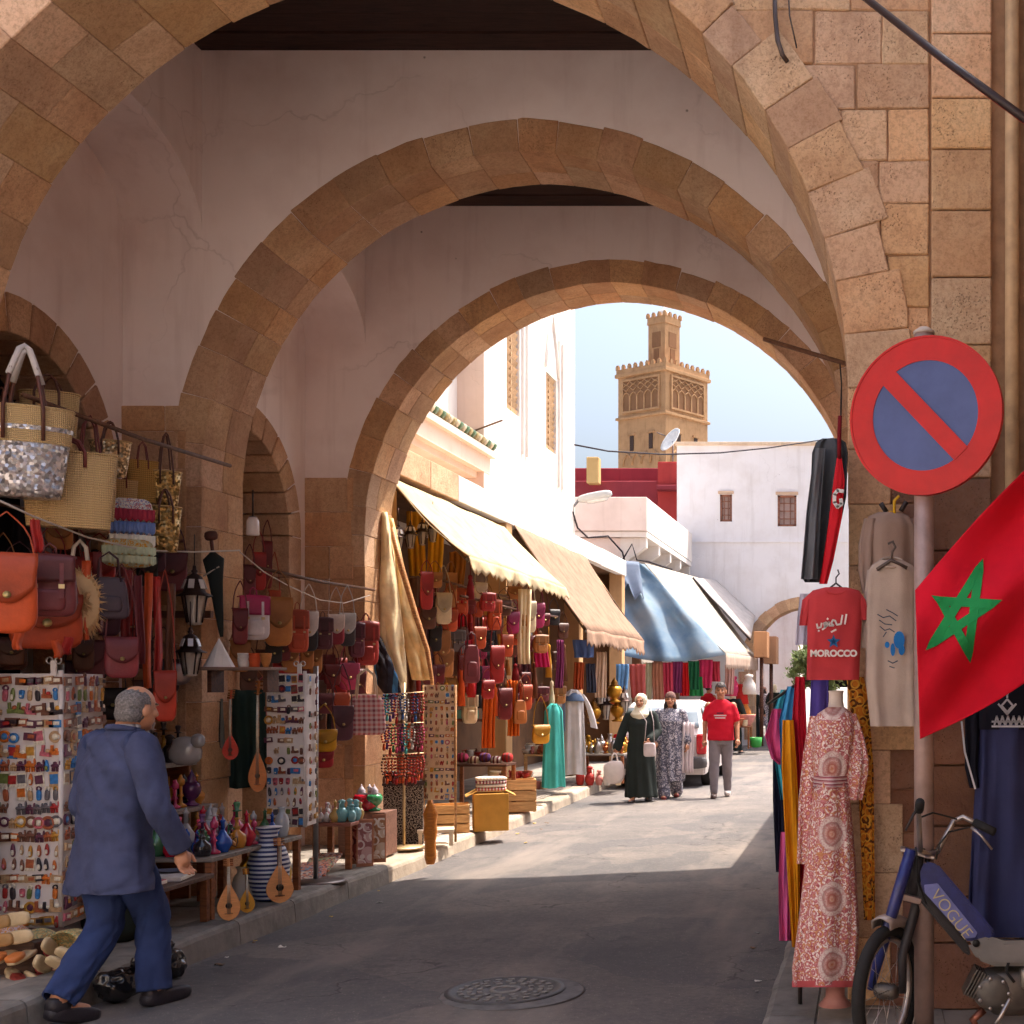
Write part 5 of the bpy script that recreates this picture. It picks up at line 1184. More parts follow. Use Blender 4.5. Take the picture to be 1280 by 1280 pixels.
def stand(name, label, x0, x1, xs, Yf, Ys, z0, z1, foot):
    """two visible panels meeting at the corner x1: front from x0 to x1, side from there to (xs, Ys)"""
    b = MB(); b.box(((x0 + x1) / 2, Yf + .012, (z0 + z1) / 2), (x1 - x0, .02, z1 - z0)); P = [Part('front_panel', b.mesh(WHT, .003))]
    L = sqrt((xs - x1) ** 2 + (Ys - Yf) ** 2); a = math.atan2(Ys - Yf, xs - x1)
    b = MB(); b.box(((x1 + xs) / 2 - .012, (Yf + Ys) / 2 + .02, (z0 + z1) / 2), (L - .03, .02, z1 - z0), rotz(a)); P.append(Part('side_panel', b.mesh(WHT, .003)))
    b = MB(); b.tube([(x1, Yf, z0), (x1, Yf, z1 + .02)], .014, 8); P.append(Part('corner_post', b.mesh(WHT)))
    b = MB(); cx_, cy_ = (x0 + x1) / 2, Yf + .3; b.tube([(cx_ + .1, cy_, .16), (cx_ + .1, cy_, z1 + .06)], .02, 8); P.append(Part('pole', b.mesh(metal((170, 166, 164)))))
    b = MB(); b.lathe([(.001, .03), (.2, .02), (.24, .0), (.001, 0)], 20, (cx_ + .1, cy_, .16)); P.append(Part('foot', b.mesh(metal((120, 112, 110)))))
    for s_ in (-1, 1):
        b = MB(); b.tube([(x1 - .04 + s_ * .025 + .018 * cos(t), Yf, z1 + .075 + .018 * sin(t)) for t in [2 * pi * i / 12 for i in range(13)]], .005, 5); P.append(Part('ring', b.mesh(metal((206, 200, 196)))))
    b = MB(); b.box((x1 - .04, Yf, z1 + .03), (.03, .012, .09)); P.append(Part('tab', b.mesh(WHT)))
    thing(name, P, label, 'display stand'); return a, L
bx0, bx1 = at(-52, 0, 7.3).x, at(76, 0, 7.3).x; z1b, z0b = at(0, 842, 7.3).z, at(0, 1160, 7.3).z; bxs = at(128, 0, 7.82).x
stand('souvenir_stand', 'large white three sided souvenir stand covered with magnets beside the man in blue', bx0, bx1, bxs, 7.3, 7.82, z0b, z1b, 1)
RK = ['plaque', 'opener', 'mosque', 'plaque', 'plate', 'mosque', 'camel', 'card', 'opener', 'camel', 'plate', 'camel', 'slipper', 'slipper']
souvenirs(lambda u, v: (bx0 + u, 7.3 - .002, z1b - v), bx1 - bx0, z1b - z0b, 0, 12, 18, .07, 'the front of the big souvenir stand', 41, RK)
sdir = Vector((bxs - bx1, .52, 0)).normalized(); syaw = math.atan2(sdir.y, sdir.x)
snrm = Vector((sdir.y, -sdir.x, 0))
souvenirs(lambda u, v: Vector((bx1, 7.3, z1b - v)) + sdir * u + snrm * .012, .52, z1b - z0b - .02, syaw, 7, 18, .072, 'the street side of the big souvenir stand', 42, RK)
nx0, nx1 = at(333, 0, 9.7).x, at(381, 0, 9.7).x; nz1, nz0 = at(0, 842, 9.7).z, at(0, 1034, 9.7).z; nxs = at(396, 0, 10.0).x
stand('souvenir_stand', 'narrow white souvenir stand with magnets beside the hanging backpacks', nx0, nx1, nxs, 9.7, 10.0, nz0, nz1, 1)
souvenirs(lambda u, v: (nx0 + u, 9.698, nz1 - v), nx1 - nx0, nz1 - nz0, 0, 6, 15, .06, 'the front of the narrow souvenir stand', 43, ['card', 'card', 'mosque', 'plaque', 'mosque', 'camel', 'plaque', 'opener', 'plate', 'hand', 'hand', 'slipper', 'slipper'])
sd2 = Vector((nxs - nx1, .3, 0)).normalized(); sn2 = Vector((sd2.y, -sd2.x, 0))
souvenirs(lambda u, v: Vector((nx1, 9.7, nz1 - v)) + sd2 * u + sn2 * .012, .3, nz1 - nz0 - .02, math.atan2(sd2.y, sd2.x), 2, 13, .056, 'the street side of the narrow souvenir stand', 44)

# ---- stepped table of hookahs, bottles and lamps
tw = M_wood((150, 92, 56), (104, 60, 38)); GW = M_wood((150, 140, 130), (110, 100, 92))
def table(name, label, x0, x1, y0, y1, z, legs=True, base=.16, th=.03, m=None, cat='table'):
    b = MB(); b.box(((x0 + x1) / 2, (y0 + y1) / 2, z - th / 2), (x1 - x0, y1 - y0, th)); P = [Part('top', b.mesh(m or tw, .004))]
    for xx in (x0 + .03, x1 - .03):
        for yy in (y0 + .03, y1 - .03):
            b = MB(); b.box((xx, yy, (base + z - th) / 2), (.045, .045, z - th - base)); P.append(Part('leg', b.mesh(tw, .003)))
    thing(name, P, label, cat)
t1 = atX(250, 1064, -4.42); table('display_table', 'low weathered table of hookahs and bottles on the left pavement', -4.78, -4.28, 8.35, 9.15, .57, m=GW)
table('display_table', 'taller plank table behind the low one, crowded with red bottles', -5.25, -4.72, 8.3, 9.3, .84, m=GW)
r = random.Random(77)
VC = [('crimson', (186, 26, 52)), ('deep red', (140, 24, 30)), ('black', (40, 34, 38)), ('cobalt blue', (40, 84, 170)), ('silver', (170, 166, 166)), ('pink', (196, 60, 100)), ('purple', (92, 40, 92)), ('amber', (196, 130, 46)), ('clear', (190, 196, 200)), ('green', (70, 120, 80))]
def fill(zt, x0, x1, y0, y1, nx_, ny_, hs, where, kinds, seed, shine='glassy', cols=VC):
    r = random.Random(seed)
    for j in range(ny_):
        for i in range(nx_):
            cn, c = r.choice(cols); c2n, c2 = r.choice(cols); kd = r.choice(kinds); h = round(r.uniform(*hs), 2)
            thing({'hookah': 'hookah', 'lamp': 'glass_lamp', 'flask': 'perfume_flask', 'bottle': 'glass_bottle', 'candle': 'candle_holder', 'vase': 'vase', 'jug': 'brass_jug', 'bowl': 'bowl', 'pot': 'pot'}[kd], P_vessel(kd, round(h * {'hookah': .42, 'bowl': 1.6, 'pot': .9}.get(kd, .5), 2), h, c, c2 if kd == 'hookah' else c, shine),
                  f'{cn} {dict(hookah="hookah", lamp="glass lamp", flask="perfume flask", bottle="glass bottle", candle="candle holder", vase="vase", jug="jug", bowl="bowl", pot="pot")[kd]} ' + where, {'lamp': 'lamp', 'flask': 'flask', 'candle': 'candle holder'}.get(kd, kd),
                  (x0 + (x1 - x0) * (i + .5) / nx_ + r.uniform(-.02, .02), y0 + (y1 - y0) * (j + .5) / ny_ + r.uniform(-.02, .02), zt), r.uniform(0, 6))
fill(.572, -4.76, -4.31, 8.37, 9.13, 4, 7, (.16, .32), 'on the low weathered table', ['hookah', 'hookah', 'flask', 'lamp', 'candle'], 5)
fill(.842, -5.22, -4.75, 8.33, 9.27, 4, 8, (.16, .3), 'on the taller plank table', ['hookah', 'flask', 'bottle', 'lamp', 'candle'], 6, cols=VC[:4] + VC[5:8])
fill(.572, -4.66, -4.3, 9.25, 9.6, 3, 2, (.16, .24), 'on the stool beside the low table', ['flask', 'candle', 'vase'], 8)
table('display_stool', 'small stool of glassware between the low table and the narrow stand', -4.7, -4.26, 9.22, 9.64, .57, m=GW)
fill(1.15, -5.3, -4.9, 8.47, 9.23, 4, 6, (.16, .3), 'on the top step of the display', ['hookah', 'candle', 'jug'], 9, 'metal', [('silver', (170, 160, 156)), ('dark', (70, 60, 60)), ('brass', BRASS)])
b = MB(); b.box((-5.1, 8.85, 1.135), (.45, .9, .03)); b2 = MB(); b2.box((-5.1, 8.45, .64), (.4, .03, .98)); b4 = MB(); b4.box((-5.1, 9.25, .64), (.4, .03, .98))
thing('shelf_unit', [Part('shelf', b.mesh(GW)), Part('side', b2.mesh(tw)), Part('side', b4.mesh(tw))], 'tall wooden shelf with dark metal lamps behind the plank table', 'shelf')
fill(1.46, -5.32, -5.0, 8.4, 9.3, 2, 4, (.2, .3), 'hanging rack above the top step', ['lamp', 'candle'], 19, 'metal', [('dark', (64, 56, 58)), ('brass', (140, 110, 60))]) if False else None
# low bench of books by the man
b = MB(); b.box((-4.42, 7.95, .46), (.34, .75, .03)); P = [Part('seat', b.mesh(M_wood((110, 84, 70), (76, 54, 44)), .004))]
for yy in (7.62, 8.28):
    for xx in (-4.55, -4.29): b = MB(); b.box((xx, yy, .31), (.045, .045, .28)); P.append(Part('leg', b.mesh(tw, .003)))
thing('bench', P, 'low wooden bench with books between the man and the lutes', 'bench')
for i, (dx, dy, c, n_) in enumerate(((0, -.2, (166, 60, 56), 'red'), (.02, .12, (196, 190, 184), 'grey'), (-.06, .28, (120, 130, 150), 'blue'))):
    b = MB(); b.box((0, 0, .014), (.2, .27, .028)); b2 = MB(); b2.box((.004, 0, .014), (.198, .255, .02))
    thing('book', [Part('cover', b.mesh(flat(c, .5), .002)), Part('pages', b2.mesh(flat((230, 224, 210))), loc=(.004, 0, 0))], f'{n_} book lying on the low bench', 'book', (-4.42 + dx, 7.95 + dy, .476), .2 * i)
# lutes and vase on the kerb
for px, yb, yt, w_, lab, rz in ((286, 1151, 1072, 27, 'small pale lute leaning on the low table nearest the bench', .5), (350, 1129, 1046, 32, 'larger pale lute leaning on the kerb before the narrow stand', .5)):
    kk = (yb - CY) / (HC - .17); pp = atZ(px, yb, .17)
    thing('lute', P_lute(round(w_ / kk, 3), round((yb - yt) / kk, 3), (206, 140, 84), (176, 110, 66), .56), lab, 'lute', pp, (R(-8), 0, rz))
pp = atZ(309, 1141, .17); thing('lute', P_lute(.1, .3, (206, 150, 50), (150, 96, 40), .5), 'tiny yellow lute between the two pale lutes', 'lute', pp, (R(-8), 0, .6))
b = MB(); b.tube([(.11 * cos(t * .9) * (1 - t * .02), -.02 * t * .3, .18 + .11 * sin(t * .9) * (1 - t * .02)) for t in [i * .5 for i in range(28)]], [.012 + .0007 * i for i in range(28)], 8)
thing('brass_horn', [b.mesh(metal((206, 160, 60), .3))], 'coiled brass horn standing behind the tiny yellow lute', 'horn', atZ(304, 1128, .17) + Vector((0, .2, .02)), .4)
gm('bw', M_stripe([(40, 52, 96), (226, 226, 230), (56, 66, 120), (200, 204, 214)], 16, 'Z', .3))
b = MB(); b.lathe([(r_ * .3, z_ * .52) for r_, z_ in PROFILES['vase']], 20); thing('vase', [b.mesh(GM['bw'])], 'tall blue and white banded vase between the lutes', 'vase', atZ(326, 1128, .17) + Vector((0, .12, 0)))
fill(.168, -4.5, -4.3, 9.0, 9.6, 2, 3, (.18, .3), 'standing on the pavement among the lutes', ['lamp', 'candle', 'vase'], 12, 'paint', [('black', (44, 40, 44)), ('striped red', (170, 50, 40)), ('yellow', (206, 160, 60)), ('white', (220, 214, 206))])
for i in range(5):
    b = MB(); b.box((0, 0, .012), (.2, .28, .02)); thing('magazine', [b.mesh(M_print(((196, 186, 176), (120, 140, 160), (196, 150, 140), (150, 170, 140), (210, 200, 190))[i], [(90, 80, 90), (200, 120, 90)], 14))], f'{("beige", "blue grey", "pink", "green", "ivory")[i]} printed magazine fanned on the kerb', 'magazine', atZ(378 + 7 * i, 1101 - 3 * i, .17) + Vector((0, 0, .02 * i)), (R(14), 0, .5 - .1 * i))
# small open table of perfume flasks, framed pictures leaning beside it
pt = atZ(416, 1086, .16); kk = F / pt.y; zt = HC - (1028 - CY) / kk
table('perfume_table', 'small open wooden table with perfume flasks beyond the lutes', pt.x - .16, pt.x + .17, pt.y - .05, pt.y + .3, zt, m=M_wood((176, 120, 104), (130, 84, 72)))
fill(zt + .002, pt.x - .15, pt.x + .16, pt.y - .03, pt.y + .28, 5, 3, (.12, .2), 'on the small perfume table', ['flask', 'flask', 'bottle', 'jug'], 15, 'glassy', [('rose', (206, 150, 150)), ('clear', (206, 206, 206)), ('gold', (206, 170, 100)), ('aqua', (130, 190, 196))])
for i, (px, yb, yt, w_, c, lab) in enumerate(((456, 1084, 1024, 20, ((206, 170, 166), (150, 90, 90), (230, 220, 214)), 'pink framed picture leaning beside the perfume table'), (474, 1078, 1018, 16, ((216, 200, 180), (170, 120, 80), (240, 236, 230)), 'pale framed picture leaning against the mirror box'), (442, 1080, 1030, 14, ((140, 70, 66), (90, 40, 44), (190, 130, 110)), 'brown panel leaning against the perfume table'))):
    pp = atZ(px, yb, .16); kk = F / pp.y; hh = (yb - yt) / kk; ww = w_ / kk; b = MB(); b.box((0, 0, hh / 2), (ww, .02, hh)); b2 = MB(); b2.box((0, -.012, hh / 2), (ww * .8, .006, hh * .84))
    thing('framed_picture', [Part('frame', b.mesh(M_wood((180, 120, 90), (130, 84, 62)), .003)), Part('picture', b2.mesh(M_print(c[0], c[1:], 9)))], lab, 'picture', pp, (R(-10), 0, .35))
for px, c, cn, kd in ((452, (196, 30, 50), 'bright red', 'lamp'), (468, (60, 140, 90), 'green and red', 'lamp'), (462, (200, 60, 70), 'rose red', 'flask')):
    pp = at(px, 1024, 11.6); thing('glass_lamp', P_vessel(kd, .15, .24, c, (200, 190, 200)), f'{cn} glass lamp standing on the end of the mirror box', 'lamp', (pp.x, pp.y, .56))
b = MB(); b.box((0, 0, .2), (.42, .3, .4)); thing('mirror_box', [b.mesh(M_wood((120, 84, 70), (80, 54, 44)), .004)], 'plain wooden chest holding glass lamps at the foot of the inner pier', 'chest', (at(460, 0, 11.65).x, 11.65, .155))
# ---- hats and slippers piled under the big stand, black sacks at the kerb
pilec = [((206, 150, 110), (226, 160, 80), (216, 200, 206)), ((216, 196, 140), (120, 150, 120), (190, 150, 96)), ((150, 96, 84), (100, 60, 60), (190, 140, 120)), ((196, 84, 60), (226, 190, 150), (130, 50, 40)), ((196, 140, 110), (220, 180, 150), (150, 90, 70))]
for i, (px, py, Z, ci, nm) in enumerate(((8, 1176, .42, 0, 'flowered'), (48, 1186, .4, 1, 'cream and green'), (34, 1205, .24, 2, 'brown patterned'), (6, 1222, .22, 3, 'red brown'), (68, 1212, .22, 4, 'dusty pink'), (88, 1186, .36, 1, 'straw'))):
    b = MB(); b.lathe([(.001, .1), (.06, .1), (.105, .05), (.11, -.06), (.1, -.065), (.09, .0), (.001, .04)], 20)
    thing('woven_cap', [b.mesh(M_print(*[pilec[ci][0]], list(pilec[ci][1:]), 30))], f'{nm} round cap in the heap under the big souvenir stand', 'cap', at(px, py, 6.98), (R(58 + 11 * i), .3 * i, .7 * i))
b = MB(); b.box((-4.75, 7.02, .24), (.62, .42, .18)); thing('low_box', [b.mesh(M_wood((90, 66, 54), (60, 42, 34)), .006)], 'low dark box under the heap of caps', 'box')
for i, (px, py, c, nm) in enumerate(((16, 1200, (206, 120, 60), 'orange'), (30, 1226, (150, 60, 50), 'brick red'), (52, 1232, (214, 180, 120), 'straw yellow'), (84, 1206, (206, 150, 120), 'rose beige'), (98, 1222, (120, 90, 70), 'brown'), (62, 1196, (190, 60, 70), 'crimson'), (-6, 1240, (226, 200, 160), 'cream'), (20, 1160, (180, 140, 90), 'tan'))):
    thing('leather_slippers', P_slippers(c, .2), f'{nm} pair of pointed slippers in the heap by the low dark box', 'slippers', at(px, py, 6.75 + .04 * (i % 3)), (R(10 + 12 * i), .2 * i, .9 * i))
def sack(px, py, w_, lab, seed):
    pp = atZ(px, py, .02); b = MB(); b.rbox((0, 0, w_ * .34), (w_, w_ * .7, w_ * .7), .9, 48, fn=lambda p: p * (1 + .3 * noise.noise(p * 8 + Vector((seed, 0, 0))) - .22 * abs(noise.noise(p * 17)) + .1 * noise.noise(p * 40)))
    b2 = MB(); b2.rbox((w_ * .3, -.02, w_ * .72), (w_ * .3, w_ * .24, w_ * .24), .9, 14, fn=lambda p: p * (1 + .3 * noise.noise(p * 40))); b2.tube([(w_ * .2, 0, w_ * .6), (w_ * .28, -.01, w_ * .7)], w_ * .06, 7)
    thing('plastic_sack', [Part('sack', b.mesh(flat((34, 33, 36), .16, .2, 5, .5, 18, spec=.8))), Part('knot', b2.mesh(flat((44, 42, 46), .16, .2, 5, .4, 18, spec=.8)))], lab, 'sack', pp, seed)
sack(152, 1250, .27, 'crumpled black plastic sack behind the walking man', 1); sack(212, 1222, .24, 'second black plastic sack by the kerb at the man\'s front foot', 2.4)
b = MB(); b.rbox((0, 0, .2), (.4, .3, .42), .8, 22, fn=lambda p: p * (1 + .14 * noise.noise(p * 7))); thing('cloth_bundle', [b.mesh(fabric((44, 48, 42)))], 'dark green bundle under the low bench', 'bundle', (-4.55, 7.75, .15))
# ============================================================ GOODS: INNER BAY AND THE SHOPS BEYOND
B2 = [(317, 742, 800, 36, P_backpack, (214, 204, 204), 'white flapped magenta backpack hanging beside the inner pier', (170, 40, 90)),
      (348, 746, 808, 33, P_satchel, (190, 122, 60), 'plain tan leather tote between the magenta and orange backpacks', None),
      (372, 760, 816, 25, P_backpack, (190, 76, 46), 'burnt orange small backpack next to the tan tote', None),
      (386, 764, 814, 22, P_satchel, (40, 38, 42), 'black and white cap shaped bag beside the burnt orange backpack', (220, 214, 208)),
      (404, 770, 812, 22, P_backpack, (92, 40, 50), 'plum backpack in the row on the inner pier', None),
      (420, 768, 806, 20, P_satchel, (150, 40, 56), 'crimson flap bag in the row on the inner pier', (210, 190, 180)),
      (434, 766, 808, 20, P_satchel, (60, 54, 58), 'charcoal and silver flap bag in the row on the inner pier', (190, 186, 184)),
      (446, 776, 822, 18, P_backpack, (110, 44, 60), 'dark plum backpack second from the outer arch', None),
      (458, 774, 832, 28, P_backpack, (170, 50, 42), 'red leather backpack at the end of the row by the outer arch', None),
      (300, 760, 806, 18, P_satchel, (130, 40, 44), 'wine red flap bag half behind the pier of the inner arch', None)]
for px, yt, yb, w_, fn, c, lab, c2 in B2:
    if fn is P_satchel: bagX(fn, 'leather_bag', px, yt, yb, w_, -4.7, lab, c, top=yt - 34, c2=c2)
    else: bagX(fn, 'leather_backpack', px, yt, yb, w_, -4.7, lab, c, c2=c2)
bagX(P_satchel, 'leather_bag', 343, 738, 760, 14, -4.9, 'orange strapped bag on the highest hook of the inner bay', (206, 80, 40), top=690)
for i, (px, yt, yb, w_, c) in enumerate(((324, 690, 738, 16, 'red'), (334, 676, 736, 12, 'dark red'), (312, 706, 744, 14, 'maroon'), (330, 812, 850, 20, 'brown'), (352, 816, 842, 22, 'red'), (366, 820, 850, 16, 'orange'), (384, 822, 846, 20, 'maroon'), (408, 818, 862, 20, 'dark red'), (424, 822, 880, 18, 'red'), (436, 826, 872, 16, 'plum'), (448, 836, 874, 18, 'maroon'), (400, 850, 930, 14, 'brown'), (416, 880, 930, 14, 'black'))):
    bagX(P_satchel, 'leather_bag', px, yt, yb, w_, -4.92, f'{c} leather bag hanging in the second row of the inner bay, behind the backpacks', CN[c], top=yt - 26)
bagX(P_handbag, 'plaid_bag', 458, 868, 919, 48, -4.45, 'pink and white checked cloth bag with pale handles near the outer arch', CN['pink'], top=836, plaid=M_stripe([(214, 110, 110), (226, 196, 190), (150, 70, 84), (230, 206, 200)], 12, 'Z', plaid=True), hc=(216, 190, 160))
bagX(P_satchel, 'leather_bag', 428, 882, 926, 26, -4.45, 'purple brown bag beside the pink checked bag', (104, 60, 72), top=830)
bagX(P_satchel, 'leather_bag', 405, 912, 940, 30, -4.4, 'bright yellow half moon purse beside the narrow souvenir stand', (222, 160, 28), top=880)
bagX(P_satchel, 'leather_bag', 403, 938, 960, 26, -4.42, 'red purse hanging just under the yellow one', (186, 36, 44), top=915)
line([at(300, 690, 9.6), atX(330, 715, -4.75), atX(360, 732, -4.72), atX(400, 750, -4.7), atX(430, 754, -4.7), atX(462, 744, -4.7)], .005, 'sagging cord strung across the inner bay above the backpacks')
b = MB(); b.tube([(0, 0, .34), (0, 0, .12)], .006, 6); b2 = MB(); b2.lathe([(.03, .13), (.045, .1), (.048, 0), (.04, -.01), (.001, -.012)], 14); b3 = MB(); b3.lathe([(.02, .14), (.03, .135), (.03, .1)], 12)
thing('pendant_lamp', [Part('cord', b.mesh(fabric((60, 50, 50)))), Part('shade', b2.mesh(glassy((226, 214, 208)))), Part('socket', b3.mesh(paint((90, 80, 78))))], 'small white glass pendant lamp under the inner arch', 'lamp', at(316, 668, 9.8))
# hides, rug and stick at the outer arch
hide_m = flat((250, 226, 180), .95, .2, 6, .5, 30, trans=.0)
def hide(rows, Y0, lab, seed, m, name='sheepskin'):
    def fn(u, v):
        j = v * (len(rows) - 1); i = min(int(j), len(rows) - 2); t = j - i; a, c_ = rows[i], rows[i + 1]
        py = a[0] + (c_[0] - a[0]) * t; xl = a[1] + (c_[1] - a[1]) * t; xr = a[2] + (c_[2] - a[2]) * t
        return at(xl + (xr - xl) * u, py, Y0 + .025 * sin(u * 5 + seed + v * 3) - .05 * sin(pi * u) + .05 * noise.noise((u * 4, v * 7, seed)))
    b = MB(); b.sheet(fn, 22, 30, .03); thing(name, [b.mesh(m)], lab, name.replace('_', ' '))
hide([(640, 478, 482), (690, 470, 492), (740, 466, 498), (800, 472, 505), (850, 494, 507), (872, 500, 506)], 12.85, 'large cream hide hanging from the outer arch pier', 1, hide_m)
hide([(648, 484, 490), (700, 490, 502), (760, 498, 516), (812, 508, 532), (850, 516, 540)], 13.0, 'narrower honey coloured hide beside the large cream one', 2, flat((246, 210, 150), .95, .25, 5, .4, 30))
b = MB(); b.tube([at(490, 660, 12.8), at(502, 710, 12.75), at(520, 770, 12.7), at(534, 812, 12.65), at(540, 850, 12.62), at(542, 900, 12.6), at(546, 918, 12.6)], [.02, .03, .028, .024, .018, .014, .012], 8)
thing('wooden_staff', [b.mesh(M_wood((206, 150, 92), (130, 66, 44), .5, 2))], 'bent pale staff with dark bark bands leaning before the hides', 'staff')
hide([(788, 460, 470), (820, 462, 486), (850, 470, 498), (874, 484, 502)], 12.7, 'dark blue and black rug end hanging under the cream hide', 3, M_stripe([(38, 34, 44), (44, 48, 66), (70, 130, 180), (36, 32, 40)], 5, 'X'), 'rug')
# jewellery rack
jy = 12.1; jx = at(505, 0, jy).x; P = []; dm = metal((196, 168, 130), .45)
b = MB(); b.tube([(jx, jy, .16), (jx, jy, 1.72)], .014, 8); P.append(Part('pole', b.mesh(dm)))
b = MB(); b.lathe([(.001, .03), (.17, .02), (.19, 0), (.001, 0)], 18, (jx, jy, .155)); P.append(Part('foot', b.mesh(dm)))
bars = [at(0, q, jy).z for q in (868, 906, 944)]
for z in bars: b = MB(); b.tube([(jx - .2, jy, z), (jx + .2, jy - .04, z + .02)], .008, 6); P.append(Part('bar', b.mesh(dm)))
thing('necklace_rack', P, 'brass three bar rack hung with bead necklaces by the outer arch', 'rack')
r = random.Random(3); NCOL = ['red', 'orange', 'turquoise', 'blue', 'green', 'yellow', 'pink', 'white', 'brown', 'purple', 'dark red']
@memo
def P_necklace(c, L):
    b = MB(); pts = [(.022 * sin(pi * t) * (1 if i_ else -1), 0, -L * t) for i_ in (0, 1) for t in ([q / 7 for q in range(8)] if i_ == 0 else [q / 7 for q in range(7, -1, -1)])]
    for p in pts: b.lathe([(.001, -.012), (.011, -.004), (.011, .004), (.001, .012)], 6, p)
    b2 = MB(); b2.lathe([(.001, 0), (.012, -.01), (.014, -.05), (.001, -.06)], 7, (0, 0, -L)); return [Part('beads', b.mesh(flat(CN[c], .35, .3, 40)), kind='stuff'), Part('pendant', b2.mesh(flat(CN[c], .35)))]
for bi, z in enumerate(bars):
    for i in range(13):
        c = r.choice(NCOL if bi == 1 else (NCOL[:2] + ['dark red', 'brown', 'orange', 'red'] if bi == 2 else NCOL)); t = (i + .5) / 13
        thing('necklace', P_necklace(c, round(r.uniform(.17, .23), 2)), f'{c} bead necklace on the {("top", "middle", "lowest")[bi]} bar of the brass rack', 'necklace', (jx - .2 + .4 * t, jy - .04 * t - .012, z + .02 * t - .008))
b = MB(); b.box((0, 0, .29), (.36, .3, .58)); b2 = MB(); b2.box((0, 0, .59), (.38, .32, .03))
thing('studded_chest', [Part('body', b.mesh(M_print((46, 32, 32), [(190, 176, 160)], 44), .006)), Part('lid', b2.mesh(leather((60, 40, 38)), .006))], 'black studded chest standing behind the necklace rack', 'chest', (at(505, 0, 12.45).x, 12.45, .155), .3)
for i, (px, c) in enumerate(((490, 'black'), (500, 'grey'), (512, 'brown'))):
    thing('leather_belt_loop', P_vessel('bowl', .16, .1, CN[c], shine='clay'), f'{c} round bowl stacked on the studded chest', 'bowl', (at(px, 0, 12.4).x, 12.4, .76))
# card rack
cx0, cx1 = at(529, 0, 12.55).x, at(569, 0, 12.55).x; cz1, cz0 = at(0, 856, 12.55).z, at(0, 1000, 12.55).z
b = MB(); b.box(((cx0 + cx1) / 2, 12.57, (cz0 + cz1) / 2), (cx1 - cx0, .02, cz1 - cz0)); P = [Part('panel', b.mesh(flat((222, 196, 158), .7)))]
for xx in (cx0, cx1): b = MB(); b.tube([(xx, 12.56, .16), (xx, 12.56, cz1)], .012, 6); P.append(Part('post', b.mesh(M_wood((190, 140, 90), (140, 96, 60)))))
thing('card_rack', P, 'beige rack of small charms beside the necklace rack', 'rack')
souvenirs(lambda u, v: (cx0 + u, 12.558, cz1 - v), cx1 - cx0, cz1 - cz0, 0, 6, 17, .045, 'the beige charm rack', 45, ['opener', 'camel', 'plaque', 'hand', 'opener'])
b = MB(); b.lathe([(.035, 0), (.05, .06), (.045, .2), (.06, .28), (.05, .36), (.062, .44), (.03, .52), (.02, .56)], 10); thing('carved_post', [b.mesh(M_wood((206, 130, 50), (160, 90, 34), .5, 2))], 'short carved orange post standing on the kerb by the card rack', 'post', atZ(538, 1080, .13), .3)
# leather goods under the cream awning
r = random.Random(101)
front = []
pal = ['red', 'red', 'dark red', 'orange', 'orange', 'tan', 'brown', 'brown', 'maroon', 'mustard', 'magenta', 'black', 'tan', 'cream', 'dark red', 'grey']
wh = 'hanging under the edge of the cream awning'
def shopbags(px0, px1, step, X, tiers, where, seed, wr=(13, 20)):
    r = random.Random(seed)
    for (y0, y1) in tiers:
        px = px0 + r.uniform(0, 6)
        while px < px1:
            kk = kX(px, X); k0 = 92.0 if X > -4.3 else 100.0; sc_ = kk / kX((px0 + px1) / 2, X)
            yt = CY + (y0 - CY) * sc_; hh = (y1 - y0) * sc_ * r.uniform(.5, 1.25); w_ = r.uniform(*wr) * sc_; c = r.choice(pal); q = r.random(); yt += r.uniform(-16, 16); X_ = X; X = X_ + r.uniform(-.1, .1)
            w_ = round(w_ / 2) * 2; hh = round(hh / 4) * 4
            if q < .5: bagX(P_satchel, 'leather_bag', px, yt, yt + hh, w_, X, f'{c} leather shoulder bag {where}', CN[c], top=yt - r.choice((14, 24, 34)))
            elif q < .62: bagX(P_backpack, 'leather_backpack', px, yt, yt + hh, w_, X, f'{c} leather backpack {where}', CN[c])
            elif q < .74: bagX(P_handbag, 'leather_handbag', px, yt, yt + hh, w_, X, f'{c} leather handbag {where}', CN[c], top=yt - 16)
            else: thing('tassel', P_tassel(CN[c], round(hh * 1.3 / kk, 2), .045), f'long {c} tassel {where}', 'tassel', atX(px, yt + hh, X))
            px += step * r.uniform(.8, 1.25); X = X_
shopbags(586, 706, 10.5, -4.2, [(752, 786), (798, 834), (846, 878)], wh, 7)
shopbags(532, 664, 10.5, -4.62, [(738, 772), (780, 818), (824, 856), (862, 894)], 'on the second rail of the cream awning shop', 8)
